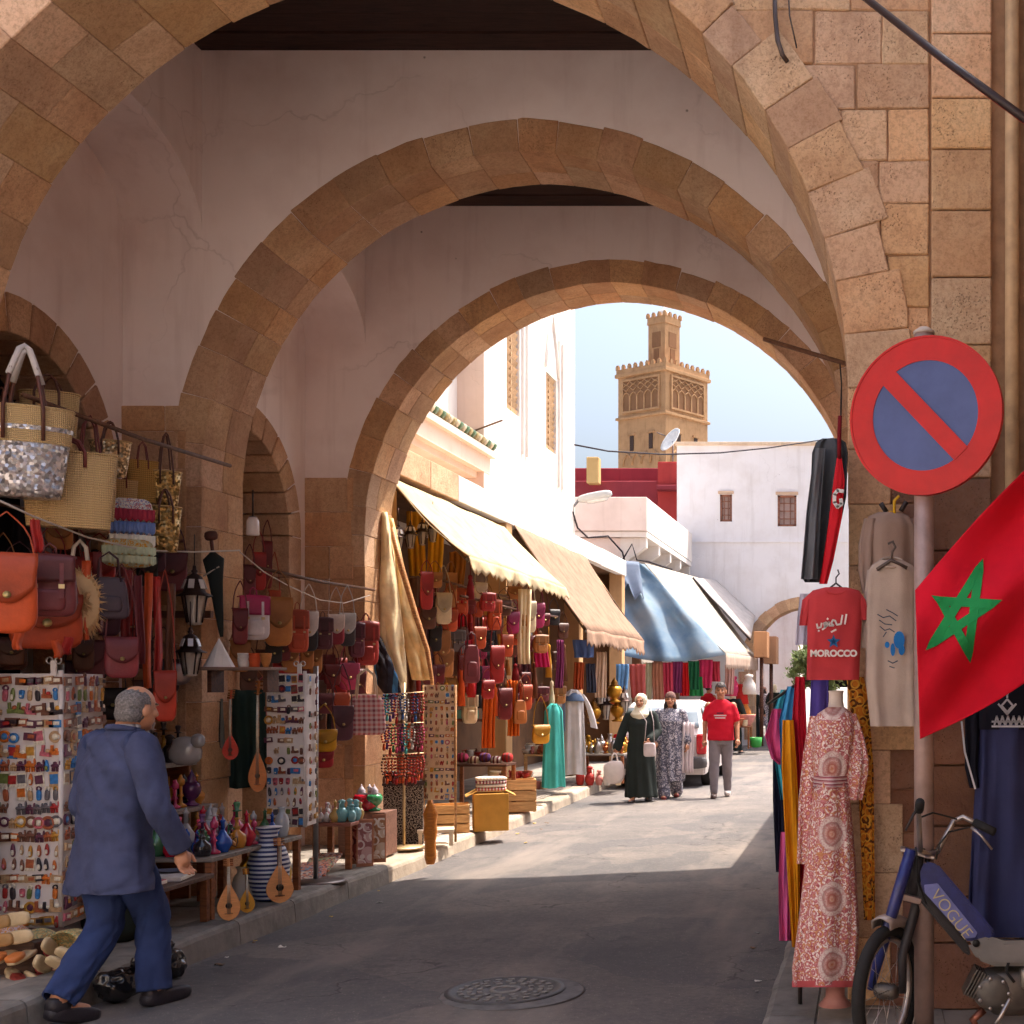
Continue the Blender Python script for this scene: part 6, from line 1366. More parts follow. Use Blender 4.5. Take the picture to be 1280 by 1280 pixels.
for i, (px, yt, yb, w_, c, lab, X) in enumerate(((656, 736, 830, 16, (232, 212, 170), 'long cream fleece strip hanging at the awning edge', -4.12), (573, 735, 800, 13, (196, 28, 44), 'scarlet cloth panel hanging inside the cream awning shop', -4.72), (560, 740, 790, 12, (170, 30, 60), 'crimson cloth panel hanging inside the cream awning shop', -4.75), (640, 850, 920, 12, (214, 104, 36), 'orange leather strip hanging below the shoulder bags', -4.3), (612, 850, 935, 14, (206, 92, 30), 'tall orange cloth hanging beside the pottery', -4.3), (590, 800, 868, 15, (200, 50, 70), 'rose red scarf hanging below the scarlet panel', -4.5), (545, 650, 730, 18, (214, 160, 40), 'yellow cloth lining the side of the cream awning shop', -5.0), (520, 640, 720, 22, (206, 150, 40), 'ochre cloth hanging at the back of the cream awning shop', -5.2), (572, 690, 730, 20, (150, 96, 40), 'brown cloth at the far end of the ochre lining', -5.0), (676, 800, 834, 16, (200, 40, 96), 'bright pink cloth bag hanging by the fleece strip', -4.14), (700, 800, 860, 8, (120, 50, 90), 'purple narrow scarf at the far end of the awning', -4.1))):
    kk = kX(px, X); gm(('pl', c), fabric(c)); thing('hanging_cloth', P_cloth(round(w_ / kk, 2), round((yb - yt) / kk, 2), ('pl', c), i + 1, 3, .02, .012), lab, 'cloth', atX(px, yb, X), YAW * .7)
b = MB(); b.rbox((0, 0, .12), (.19, .14, .24), .7, 12)
for i, px in enumerate((498, 513, 528, 541)):
    thing('hanging_lantern', P_lantern(.16, .3), 'small brass lantern hanging against the ochre cloth', 'lantern', atX(px, 690 - 4 * i, -4.8), .3 * i)
r = random.Random(55)
for i in range(26):
    px = 512 + i * 6.2; c = r.choice(['dark red', 'brown', 'maroon', 'orange', 'red', 'black', 'tan', 'plum']); kk = kX(px, -5.15); hh = r.uniform(60, 120); yt = CY + (r.uniform(735, 790) - CY) * kk / 95; gm('bk' + c, leather(CN[c]))
    thing('leather_strap', P_cloth(round(r.choice((.08, .12, .16)), 2), round(hh / 95, 1), 'bk' + c, i % 5 + 1, 2, .015, .02), f'{c} leather strip hanging at the back of the cream awning shop', 'strap', atX(px, yt + hh * kk / 95, -5.15), .5)
# floor goods of that shop
def crate(label, px, py, w_, d_, h_, rz, m, X=None):
    pp = atZ(px, py, .145); P = []
    for i in range(3):
        z = h_ * (i + .5) / 3
        for s_ in (-1, 1):
            b = MB(); b.box((0, s_ * d_ / 2, z), (w_, .016, h_ / 3 - .014)); P.append(Part('slat', b.mesh(m)))
            b = MB(); b.box((s_ * w_ / 2, 0, z), (.016, d_ - .02, h_ / 3 - .014)); P.append(Part('slat', b.mesh(m)))
    for sx in (-1, 1):
        for sy in (-1, 1): b = MB(); b.box((sx * (w_ / 2 - .02), sy * (d_ / 2 - .02), h_ / 2), (.03, .03, h_)); P.append(Part('post', b.mesh(m)))
    b = MB(); b.box((0, 0, h_ * .75), (w_ - .04, d_ - .04, .02)); P.append(Part('tray', b.mesh(m)))
    return thing('wooden_crate', P, label, 'crate', pp, rz)
pine = M_wood((222, 176, 120), (176, 130, 84), .7)
crate('open pine crate on the kerb beside the cardboard carton', 560, 1040, .42, .3, .3, .3, pine)
crate('pine crate of trinkets behind the cardboard carton', 648, 1014, .4, .3, .4, .3, pine)
pp = atZ(613, 1037, .14); b = MB(); b.box((0, 0, .2), (.36, .32, .4)); P = [Part('carton', b.mesh(flat((204, 150, 66), .85, .15, 4), .006))]
for s_ in (-1, 1): b = MB(); b.box((s_ * .2, 0, .40), (.13, .3, .008), roty(s_ * .5)); P.append(Part('flap', b.mesh(flat((214, 164, 84), .85))))
thing('cardboard_carton', P, 'mustard cardboard carton standing at the kerb', 'carton', pp, .35)
for i, c in enumerate(((206, 90, 96), (232, 214, 200), (150, 60, 84), (226, 196, 170))):
    b = MB(); b.rbox((0, 0, .02), (.32, .26, .036), .4, 14); thing('folded_cloth', [b.mesh(M_stripe([c, (230, 220, 210)], 30, 'X'))], f'{("coral", "white", "wine", "sand")[i]} striped folded cloth stacked on the cardboard carton', 'cloth', pp + Vector((0, .02, .42 + .037 * i)), .3 + .05 * i)
def ftable(label, px, py, w_, d_, z, m=pine):
    pp = atZ(px, py, .145); b = MB(); b.box((0, 0, z - .015), (w_, d_, .03)); P = [Part('top', b.mesh(m, .004))]
    for sx in (-1, 1):
        for sy in (-1, 1): b = MB(); b.box((sx * (w_ / 2 - .03), sy * (d_ / 2 - .03), (z - .03) / 2), (.035, .035, z - .03)); P.append(Part('leg', b.mesh(m)))
    thing('low_table', P, label, 'table', pp, .3); return pp
q = ftable('tiny white low table before the pine crate', 545, 1056, .34, .26, .16, flat((226, 206, 180), .7))
EART = [('terracotta', (180, 96, 62)), ('cream', (226, 200, 160)), ('brown', (120, 74, 50)), ('gold', (206, 156, 60)), ('red', (176, 50, 44)), ('pink', (206, 130, 120)), ('white', (226, 216, 206))]
q1 = ftable('low pottery table under the shoulder bags', 602, 990, .6, .5, .5); fill(.65, q1.x - .26, q1.x + .26, q1.y - .2, q1.y + .22, 5, 4, (.07, .14), 'on the low pottery table', ['bowl', 'pot', 'vase', 'lamp'], 21, 'clay', EART)
q2 = ftable('lower pottery bench nearer the carton', 640, 1000, .55, .45, .3); fill(.445, q2.x - .24, q2.x + .24, q2.y - .18, q2.y + .2, 5, 4, (.06, .12), 'on the lower pottery bench', ['bowl', 'pot', 'candle'], 22, 'clay', EART)
q3 = ftable('small table of pottery at the far end of the cream awning', 676, 985, .5, .42, .52); fill(.665, q3.x - .22, q3.x + .22, q3.y - .17, q3.y + .2, 5, 4, (.07, .16), 'on the far pottery table', ['bowl', 'pot', 'jug', 'vase'], 23, 'clay', EART)
fill(.155, q3.x - .25, q3.x + .2, q3.y - .42, q3.y - .2, 5, 2, (.06, .12), 'on the pavement before the far pottery table', ['bowl', 'pot'], 24, 'clay', EART)
for i, px in enumerate((578, 592, 606, 620, 634)):
    pp = at(px, 952 + i % 2 * 4, 15.6); b = MB(); b.rbox((0, 0, .05), (.14, .14, .12), .8, 12); thing('leather_pouf', [b.mesh(M_stripe([CN[('pink', 'cream', 'purple', 'white', 'red')[i]], (120, 60, 60)], 22, 'X'))], f'{("pink", "cream", "purple", "white", "red")[i]} round cushion piled behind the pottery', 'cushion', pp)
table('cushion_bench', 'dark bench carrying the round cushions in the cream awning shop', -5.05, -4.35, 15.4, 15.85, .745, m=M_wood())
b = MB(); b.box((0, 0, .05), (.26, .18, .1)); thing('turquoise_box', [b.mesh(paint((98, 160, 140)), .004)], 'turquoise painted box hanging shelf among the leather bags', 'box', at(584, 898, 15.2), .3)
b = MB(); b.box((0, 0, -.02), (.4, .3, .03)); thing('hanging_shelf', [b.mesh(M_wood())], 'short plank shelf carrying the turquoise box', 'shelf', at(584, 898, 15.2), .3)
bagX(P_satchel, 'leather_bag', 676, 906, 930, 22, -4.12, 'yellow half round purse near the turquoise gown', (224, 158, 36), top=870)
bagX(P_handbag, 'leather_handbag', 650, 875, 905, 18, -4.2, 'tan basket shaped handbag under the fleece strip', (186, 110, 52), top=850)
# gowns at the far end of the shop
for key, c in (('turq', (82, 190, 180)), ('lgrey', (206, 196, 192)), ('slate', (128, 140, 166)), ('whiter', (226, 220, 214)), ('navy', (44, 48, 78)), ('beige', (206, 176, 140))): gm(key, fabric(c))
def gown(px, yt, yb, w_, X, key, lab, seed, sl=.5):
    kk = kX(px, X); h = (yb - yt) / kk; thing('hanging_gown', P_garment('robe', round(w_ / kk, 2), round(h, 2), key, seed, sl), lab, 'gown', atX(px, yb, X), .5)
gown(692, 880, 984, 22, -4.2, 'turq', 'turquoise gown hanging at the far end of the cream awning shop', 1, .0)
gown(717, 862, 968, 24, -4.25, 'lgrey', 'pale grey robe hanging beside the turquoise gown', 2)
gown(704, 862, 965, 16, -4.4, 'slate', 'slate blue robe half hidden behind the pale grey one', 3)
gm('jeans', fabric((96, 120, 150))); kk = kX(722, -4.3); thing('denim_cap', P_vessel('bowl', .3, .12, (90, 110, 140), shine='clay'), 'denim blue cap over the pale grey robe', 'cap', atX(717, 866, -4.25), (pi, 0, 0))
# brass stall under the tan awning
by = 20.2
b = MB(); P = []
bx = at(752, 0, by).x
table('brass_table', 'table crowded with brassware under the tan awning', bx - .35, bx + .4, by - .25, by + .45, .62, m=GW)
fill(.622, bx - .32, bx + .38, by - .2, by + .4, 6, 4, (.16, .3), 'on the brass table', ['jug', 'lamp', 'candle', 'vase'], 31, 'metal', [('brass', (190, 140, 52)), ('copper', (170, 90, 50)), ('silver', (176, 168, 160))])
for i, (px, py) in enumerate(((742, 905), (757, 900), (772, 902), (750, 880), (768, 878), (780, 895))):
    thing('brass_lamp', P_lantern(.24, .5) if i % 2 else P_vessel('lamp', .26, .42, (196, 140, 50), (150, 100, 40), 'metal'), 'brass lantern with glass panes hanging under the tan awning' if i % 2 else 'round golden brass lamp hanging under the tan awning', 'lamp', at(px, py, 20.6 + .2 * (i % 3)))
fill(.15, bx - .3, bx + .4, by - .6, by - .3, 5, 1, (.2, .3), 'standing before the brass table', ['vase', 'jug'], 33, 'clay', EART)
for i, (px, yt, yb, w_, c, lab, Y) in enumerate(((729, 800, 822, 26, (96, 120, 176), 'short blue scalloped cloth under the tan awning', 18.6), (724, 828, 862, 12, (196, 90, 50), 'orange rug hanging beside the blue scalloped cloth', 19.2), (738, 830, 866, 11, (70, 74, 90), 'dark slate cloth hanging next to the orange rug', 19.4), (752, 815, 872, 12, (224, 190, 160), 'peach cloth strip hanging at the corner of the tan awning', 19.6), (772, 862, 880, 18, (206, 96, 44), 'small orange carpet hanging over the brass lamps', 22.5), (778, 830, 862, 16, (90, 130, 170), 'pale blue patterned cloth beyond the brass lamps', 24.5), (797, 830, 872, 20, (150, 70, 66), 'brick red carpet hanging beyond the brass lamps', 26.4), (810, 828, 874, 11, (190, 186, 156), 'pale green cloth panel under the blue tarpaulin', 27.6), (822, 828, 876, 13, (176, 120, 96), 'pinkish brown rug under the blue tarpaulin', 27.6))):
    kk = F / Y; gm(('ft', c), fabric(c)); thing('hanging_cloth', P_cloth(round(w_ / kk, 2), round((yb - yt) / kk, 2), ('ft', c), i + 2, 3, .02, .012), lab, 'cloth', at(px, yb, Y), .2)
for i, (px, yt, yb, w_, c, lab) in enumerate(((834, 828, 872, 14, (206, 70, 96), 'rose pink'), (847, 826, 866, 12, (140, 60, 110), 'mulberry'), (855, 828, 870, 10, (206, 36, 40), 'bright red'), (867, 826, 862, 14, (40, 110, 76), 'deep green upper'), (869, 846, 870, 18, (50, 140, 80), 'emerald lower'), (882, 824, 860, 18, (206, 56, 104), 'fuchsia'), (893, 826, 852, 14, (190, 60, 80), 'raspberry'), (912, 830, 868, 12, (196, 150, 140), 'dusty pink'))):
    kk = F / 28.4; gm(('tx', c), fabric(c)); thing('hanging_cloth', P_cloth(round(w_ / kk, 2), round((yb - yt) / kk, 2), ('tx', c), i + 2, 3, .03, .012), lab + ' textile hanging under the blue tarpaulin', 'cloth', at(px, yb, 28.4 + .1 * i), .1)
for i, (px, py, c) in enumerate(((910, 905, 'cream'), (918, 890, 'orange'), (926, 880, 'red'), (930, 900, 'tan'), (916, 870, 'pink'), (936, 868, 'white'))):
    thing('hanging_bundle', P_tassel(CN[c], .5, .2), f'{c} bundle of wares hanging at the shop before the stone arch', 'bundle', at(px, py, 31.5))
table('market_table', 'plain market table at the shop before the stone arch', at(900, 0, 31).x, at(938, 0, 31).x, 30.8, 31.5, .7)
fill(.702, at(900, 0, 31).x + .05, at(938, 0, 31).x - .05, 30.85, 31.4, 5, 3, (.12, .3), 'on the plain market table', ['pot', 'bowl', 'vase'], 35, 'clay', EART)
b = MB(); b.lathe([(.1, 0), (.14, .24), (.15, .24), (.13, .02)], 16); thing('green_bucket', [b.mesh(paint((50, 150, 60)))], 'bright green bucket on the ground before the stone arch', 'bucket', at(945, 934, 31))
for i, (px, y0, y1, Y, c) in enumerate(((952, 790, 822, 33, (180, 130, 92)), (964, 796, 830, 34, (176, 132, 100)))):
    p0, p1 = at(px, y1, Y), at(px, y0, Y); b = MB(); b.box((0, 0, (p1.z - p0.z) / 2), (.34, .8, p1.z - p0.z), None); b2 = MB(); b2.tube([(0, 0, 0), (0, 0, -p0.z + .12)], .05, 8)
    thing('sign_box', [Part('box', b.mesh(M_plaster(c, tuple(int(v * .8) for v in c), .4), .01)), Part('post', b2.mesh(M_wood()))], f'{("first", "second")[i]} tan wooden kiosk box in front of the stone arch', 'kiosk', p0)
# beyond the stone arch: a tree, a far house, the lane going on
FH = MB(); FH.box((-6, 58, 3), (6, 6, 6)); FH2 = MB(); FH2.box((-6, 55, 6.1), (6.2, .4, .3)); thing('far_house', [Part('wall', FH.mesh(white_m)), Part('coping', FH2.mesh(white_m))], 'pale far house seen through the stone arch', 'house')
FH = MB(); FH.box((2.5, 55, 2.6), (5, 16, 5.2)); FH2 = MB(); FH2.box((2.4, 47.1, 5.3), (5.2, .4, .25)); thing('far_house', [Part('wall', FH.mesh(M_plaster((222, 190, 160), (190, 150, 120), .5))), Part('coping', FH2.mesh(white_m))], 'ochre far house along the lane beyond the stone arch', 'house')
def tree(loc, h, rad, label, seed):
    r = random.Random(seed); P = []; b = MB(); b.tube([(0, 0, 0), (.05, 0, h * .3), (-.05, .05, h * .55), (0, 0, h * .8)], [.16, .12, .09, .04], 9); 
    br = []
    for i in range(9):
        a = 2.4 * i; z = h * (.35 + .05 * i); e = Vector((cos(a), sin(a), .5)) * rad * .7; b.tube([(0, 0, z), Vector((0, 0, z)) + e * .5 + Vector((0, 0, .1)), Vector((0, 0, z)) + e], [.05, .035, .012], 6); br.append(Vector((0, 0, z)) + e)
    q = MB()
    cl = [Vector((r.gauss(0, .45) * rad, r.gauss(0, .45) * rad, h * .72 + r.gauss(0, .35) * rad)) for _ in range(46)] + br
    for c_ in cl:
        for _ in range(110):
            p = c_ + Vector((r.gauss(0, .2), r.gauss(0, .2), r.gauss(0, .16))) * rad * .75; n_ = Vector((r.gauss(0, 1), r.gauss(0, 1), r.gauss(0, 1))).normalized(); t_ = n_.orthogonal().normalized(); u_ = n_.cross(t_); s_ = .1
            q.add([p - t_ * s_ * .5, p + u_ * s_, p + t_ * s_ * .5, p - u_ * s_], [(0, 1, 2, 3)])
    thing('street_tree', [Part('trunk', b.mesh(M_wood((110, 90, 70), (70, 56, 44), .9))), Part('crown', q.mesh(flat((120, 136, 84), .7, .35, 3, 0, trans=.3), recalc=False), kind='stuff')], label, 'tree', loc)
tree((-2.2, 52, 0), 3.6, .95, 'leafy street tree standing beyond the stone arch', 4)

for (X, Z, y0, y1, lab) in ((-4.2, 2.62, 13.2, 17.3, 'front wooden hanging rail under the cream awning'), (-4.62, 2.84, 13.2, 17.5, 'second wooden hanging rail of the cream awning shop'), (-4.66, 3.3, 7.06, 9.35, 'wooden rail carrying the straw baskets under the near arch'), (-5.0, 2.75, 7.06, 9.35, 'back rail of the near shop for the shoulder bags'), (-4.78, 2.62, 9.98, 12.39, 'wooden rail carrying the backpacks of the inner bay')):
    b = MB(); b.tube([(X, y0, Z), (X, (y0 + y1) / 2, Z - .02), (X, y1, Z)], .014, 7); thing('hanging_rail', [b.mesh(M_wood((110, 74, 54), (70, 46, 34)))], lab, 'rail')
# ============================================================ RIGHT SIDE: SIGN, FLAG, CLOTHES, MOPED
YS = 5.5; ks = F / YS
pole = at(1155, 0, YS); b = MB(); b.tube([(0, 0, .1), (0, 0, at(0, 418, YS).z)], .043, 18); b2 = MB(); b2.lathe([(.046, 0), (.046, .012), (.02, .03), (.001, .032)], 16, (0, 0, at(0, 418, YS).z))
b3 = MB(); b3.lathe([(.12, 0), (.12, .015), (.06, .03), (.05, .06)], 16, (0, 0, .125))
sc_ = at(1155, 523, YS); SR_ = .335; P = [Part('pole', b.mesh(flat((176, 150, 142), .5, .25, 6, .12, 50, metal=.35))), Part('cap', b2.mesh(paint((190, 180, 170)))), Part('base_flange', b3.mesh(metal((120, 104, 98), .6)))]
def disc(r0, r1, y, th, m, n=56):
    b = MB(); vs = []; 
    for rr_, yy in ((r0, y), (r1, y), (r1, y + th), (r0, y + th)): vs.append([Vector((rr_ * cos(2 * pi * i / n), yy, rr_ * sin(2 * pi * i / n))) for i in range(n)])
    b.rings(vs + [vs[0]], 0, False, False); return b.mesh(m)
sred = flat((200, 20, 20), .45, .13, 7, .1, 30); sblue = flat((78, 94, 146), .45, .14, 6, .1, 30)
z0 = sc_.z; L0 = (0, -.062, z0)
RTS = (0, 0, R(-20))
P += [Part('backing', disc(.001, SR_, .012, .012, metal((150, 146, 144))), loc=L0, rot=RTS), Part('red_ring', disc(SR_ * .70, SR_, .0, .010, sred), loc=L0, rot=RTS), Part('blue_face', disc(.001, SR_ * .72, .004, .006, sblue), loc=L0, rot=RTS), Part('folded_rim', disc(SR_ * .985, SR_ * 1.012, -.004, .03, sred), loc=L0, rot=RTS)]
b = MB(); hl = SR_ * .705; b.box((0, -.001, 0), (2 * hl, .006, SR_ * .235), roty(R(47))); P.append(Part('diagonal_bar', b.mesh(sred), loc=L0, rot=RTS))

for q in (.14, -.14): b = MB(); b.box((0, .01, z0 + q), (.11, .09, .035)); P.append(Part('clamp', b.mesh(metal((120, 116, 114)))))
thing('no_parking_sign', P, 'round no parking sign, red ring and diagonal on blue, on a steel pole', 'traffic sign', (pole.x, YS, 0))
# flag with a green star
def flagY(px, py): return 5.26 + .055 * sin((px * .62 + py) * .036) + .022 * sin((px * 1.0 + py * .7) * .07) + .02 * noise.noise((px * .02, py * .02, 2))
def FS(px, py, off=0): return at(px, py, flagY(px, py) + off)
def flagfn(u, v):
    tl, tr, bl, br = (1144, 738), (1345, 530), (1150, 924), (1345, 808)
    a = [tl[i] * (1 - u) + tr[i] * u for i in (0, 1)]; c_ = [bl[i] * (1 - u) + br[i] * u for i in (0, 1)]
    px = a[0] * (1 - v) + c_[0] * v; py = a[1] * (1 - v) + c_[1] * v - 10 * sin(pi * u) * (1 - v) + 9 * sin(pi * u) * v
    return FS(px, py)
b = MB(); b.sheet(flagfn, 90, 70, .003); fparts = [Part('cloth', b.mesh(fabric((206, 20, 44))))]
sp_ = [(1229, 698), (1253, 750), (1213, 829), (1157, 813), (1164, 744)]
b = MB(); SCN = Vector((sum(q[0] for q in sp_) / 5, sum(q[1] for q in sp_) / 5)); wst = 5.6
Tp = [Vector(q) for q in sp_]; Vp = [q + (SCN - q).normalized() * wst * 2.6 for q in Tp]
for i in range(5):
    p, q = Vp[i], Vp[(i + 2) % 5]; d = (q - p).normalized(); n_ = Vector((-d.y, d.x)) * wst; vs = []; N = 18; off = -.008 - .0004 * i
    for j in range(N + 1): c_ = p.lerp(q, j / N); vs += [FS(*(c_ + n_), off), FS(*(c_ - n_), off)]
    b.add(vs, [(2 * j, 2 * j + 1, 2 * j + 3, 2 * j + 2) for j in range(N)], 0, True)
    d2 = (Vp[(i + 3) % 5] - Vp[i]).normalized(); n2 = Vector((-d2.y, d2.x)) * wst; out_ = (Tp[i] - SCN).normalized()
    a1 = n_ if n_.dot(out_) > 0 else -n_; a2 = n2 if n2.dot(out_) > 0 else -n2
    b.add([FS(*Vp[i], off - .002), FS(*(Vp[i] + a1), off - .002), FS(*Tp[i], off - .002), FS(*(Vp[i] + a2), off - .002)], [(0, 1, 2, 3)])
fparts.append(Part('star', b.mesh(fabric((36, 140, 76)), recalc=False)))
b = MB(); b.tube([at(1345, 500, 5.28), at(1346, 830, 5.28)], .014, 8); fparts.append(Part('staff', b.mesh(M_wood((170, 130, 90), (120, 90, 60)))))
thing('flag', fparts, 'red flag with a green five pointed star hanging beside the sign pole', 'flag')
# garments traced as rows of (py, left, right), given depth
def rowtube(rows, Y0, d, m, seed=1, fold=.012, nf=5, n=36, front=None):
    out = []; rows2 = []
    for a, c_ in zip(rows, rows[1:]):
        st = max(1, int(abs(c_[0] - a[0]) / 9))
        for i in range(st): t = i / st; rows2.append(tuple(a[j] + (c_[j] - a[j]) * t for j in range(3)))
    rows2.append(rows[-1]); y0, y1 = rows2[0][0], rows2[-1][0]
    for py, xl, xr in rows2:
        cx_, hw = (xl + xr) / 2, (xr - xl) / 2; t = (py - y0) / max(1, y1 - y0); ring = []
        for i in range(n):
            a = 2 * pi * i / n; px = cx_ + hw * math.copysign(abs(cos(a)) ** .8, cos(a)); dy = -d * sin(a) * min(1, hw / 22)
            dy += fold * (.3 + t) * (sin(nf * a + seed + t * 2) + .5 * sin(nf * 2.3 * a + seed * 2 - t * 3)) + fold * .6 * noise.noise((px * .04, py * .03, seed))
            ring.append(at(px, py, Y0 + dy))
        out.append(ring)
    b = MB(); b.rings(out, 0, False); return b
def txt(s, size, m, ext=.001):
    cu = bpy.data.curves.new('t', 'FONT'); cu.body = s; cu.size = size; cu.align_x = 'CENTER'; cu.align_y = 'CENTER'; cu.extrude = ext; cu.offset = -.001 if s == 'VOGUE' else .002
    o = bpy.data.objects.new('t', cu); C.objects.link(o); dg = bpy.context.evaluated_depsgraph_get(); me = bpy.data.meshes.new_from_object(o.evaluated_get(dg)); bpy.data.objects.remove(o); me.materials.clear(); me.materials.append(m); return me
# red tee
TY = 5.92; kt = F / TY; tee = fabric((190, 62, 66)); W_ = fabric((232, 222, 216))
b = rowtube([(734, 1032, 1058), (738, 1016, 1074), (746, 1009, 1078), (780, 1009, 1077), (820, 1009, 1075), (850, 1008, 1074)], TY, .045, tee, 1, .006, 3)
bl = rowtube([(738, 1016, 1030), (750, 1003, 1022), (770, 1000, 1014), (782, 999, 1011)], TY, .04, tee, 2, .004); br_ = rowtube([(738, 1060, 1074), (750, 1066, 1082), (765, 1073, 1085), (775, 1076, 1085)], TY, .04, tee, 3, .004)
col_ = MB(); col_.tube([at(1045 + 12 * cos(t), 737 + 5 * sin(t) * (1 if sin(t) > 0 else .4), TY - .045 * (1 if sin(t) > 0 else -.6)) for t in [2 * pi * i / 16 for i in range(17)]], .006, 6)
TP = [Part('body', b.mesh(tee)), Part('sleeve', bl.mesh(tee)), Part('sleeve', br_.mesh(tee)), Part('collar', col_.mesh(tee))]
fy = TY - .064
me = txt('MOROCCO', 10.5 / kt * 1.05, W_); p = at(1042, 817, fy); TP.append(Part('lettering', me, loc=p, rot=(pi / 2, 0, 0)))
def stroke(pts, wpx, Y):
    b = MB(); pts = [Vector(q) for q in pts]
    for a, c_ in zip(pts, pts[1:]):
        d = (c_ - a); d.normalize(); n_ = Vector((-d.y, d.x)) * wpx / 2; a2, c2 = a - d * wpx * .2, c_ + d * wpx * .2
        b.add([at(*(a2 + n_), Y), at(*(a2 - n_), Y), at(*(c2 - n_), Y), at(*(c2 + n_), Y)], [(0, 1, 2, 3)])
    return b
for pts in ([(1058, 768), (1056, 780)], [(1053, 769), (1051, 780), (1046, 781), (1044, 776), (1041, 775), (1039, 779), (1042, 782), (1037, 782), (1036, 777), (1034, 782), (1031, 783), (1030, 779), (1033, 778), (1032, 784), (1028, 787)], [(1027, 779), (1026, 784), (1022, 785), (1021, 780)], [(1034, 773), (1035, 774)], [(1023, 788), (1024, 789)], [(1045, 787), (1039, 790)]):
    TP.append(Part('script_stroke', stroke(pts, 2.2, fy).mesh(W_, recalc=False)))
b = MB(); st = [at(1042 + (9 if i % 2 == 0 else 4) * sin(pi * i / 5), 802 - (9 if i % 2 == 0 else 4) * cos(pi * i / 5), fy) for i in range(10)]; b.add(st, [tuple(range(10))]); TP.append(Part('star_print', b.mesh(fabric((44, 96, 146)), recalc=False)))
b = MB(); st = [at(1042 + (4 if i % 2 == 0 else 2) * sin(pi * i / 5), 802 - (4 if i % 2 == 0 else 2) * cos(pi * i / 5), fy - .001) for i in range(10)]; b.add(st, [tuple(range(10))]); TP.append(Part('star_heart', b.mesh(fabric((26, 60, 100)), recalc=False)))
b = MB(); b.tube([at(1026, 744, TY), at(1045, 729, TY), at(1064, 744, TY)], .006, 6); b.tube([at(1045, 730, TY), at(1045, 722, TY), at(1049, 717, TY), at(1047, 712, TY)], .004, 6); TP.append(Part('hanger', b.mesh(paint((60, 54, 54)))))
thing('t_shirt', TP, 'red t-shirt printed with white script, a blue star and MOROCCO', 't-shirt')
# grey brown tee on a yellow hanger, long beige tee below
TY2 = 6.06; gtee = fabric((158, 134, 122)); btee = fabric((186, 166, 152))
b = rowtube([(640, 1098, 1126), (645, 1086, 1136), (656, 1078, 1143), (700, 1078, 1146), (742, 1080, 1147)], TY2, .05, gtee, 4, .016, 4); bl = rowtube([(648, 1080, 1096), (680, 1073, 1092), (715, 1073, 1090), (742, 1078, 1091)], TY2 - .03, .045, gtee, 5, .005); br_ = rowtube([(648, 1132, 1144), (690, 1140, 1158), (735, 1150, 1166)], TY2 + .02, .04, gtee, 8, .005)
hg = MB(); hg.tube([at(1098, 652, TY2 - .02), at(1114, 641, TY2 - .02), at(1130, 650, TY2 - .02)], .011, 7); hg.tube([at(1118, 642, TY2 - .03), at(1118, 626, TY2 - .03), at(1124, 620, TY2 - .03)], .008, 6)
h2 = MB(); h2.tube([at(1101, 629, TY2 - .02), at(1108, 640, TY2 - .02)], .012, 7); h3 = MB(); h3.tube([at(1133, 627, TY2 - .02), at(1126, 639, TY2 - .02)], .012, 7)
thing('t_shirt', [Part('body', b.mesh(gtee)), Part('sleeve', bl.mesh(gtee)), Part('sleeve', br_.mesh(gtee)), Part('hanger', hg.mesh(paint((230, 180, 30)))), Part('hanger_tip', h2.mesh(paint((50, 40, 40)))), Part('hanger_tip', h3.mesh(paint((50, 40, 40))))], 'grey brown t-shirt on a yellow hanger under the round sign', 't-shirt')
TY3 = 5.93
b = rowtube([(700, 1100, 1128), (706, 1090, 1140), (716, 1084, 1148), (780, 1082, 1149), (850, 1082, 1150), (908, 1088, 1152)], TY3, .05, btee, 6, .013, 4); bl = rowtube([(712, 1084, 1098), (760, 1078, 1092), (810, 1076, 1090)], TY3 + .02, .04, btee, 7, .005)
hg = MB(); hg.tube([at(1096, 712, TY3 - .05), at(1114, 700, TY3 - .05), at(1134, 710, TY3 - .05)], .009, 7); hg.tube([at(1115, 701, TY3 - .05), at(1115, 690, TY3 - .05), at(1119, 684, TY3 - .05), at(1116, 677, TY3 - .05), at(1110, 680, TY3 - .05)], .007, 6)
b5 = MB(); yy = TY3 - .068
for (px, py, rx, ry) in ((1124, 800, 7, 11), (1116, 812, 3, 8), (1127, 812, 4, 7), (1109, 806, 3, 4)): b5.add([at(px + rx * cos(2 * pi * i / 16), py + ry * sin(2 * pi * i / 16), yy - .0006 * rx) for i in range(16)], [tuple(range(16))])
b6 = [stroke(q, 1.3, yy) for q in ([(1097, 768), (1104, 772), (1112, 770), (1120, 776)], [(1099, 775), (1106, 780), (1115, 781)], [(1100, 783), (1106, 788), (1112, 786), (1118, 790)], [(1108, 762), (1116, 766), (1122, 770)], [(1104, 796), (1108, 790)], [(1110, 826), (1116, 829), (1122, 826)], [(1112, 833), (1118, 835)])]
cl = MB(); cl.tube([at(1114 + 15 * cos(t), 703 + 6 * sin(t), TY3 - .055 * sin(t)) for t in [2 * pi * i / 16 for i in range(17)]], .006, 6)
thing('t_shirt', [Part('body', b.mesh(btee)), Part('sleeve', bl.mesh(btee)), Part('hanger', hg.mesh(paint((88, 74, 68)))), Part('collar', cl.mesh(btee)), Part('blue_print', b5.mesh(fabric((44, 120, 190)), recalc=False))] + [Part('ink_stroke', q.mesh(fabric((70, 80, 96)), recalc=False)) for q in b6], 'long beige t-shirt with a blue and grey print over the grey brown one', 't-shirt')
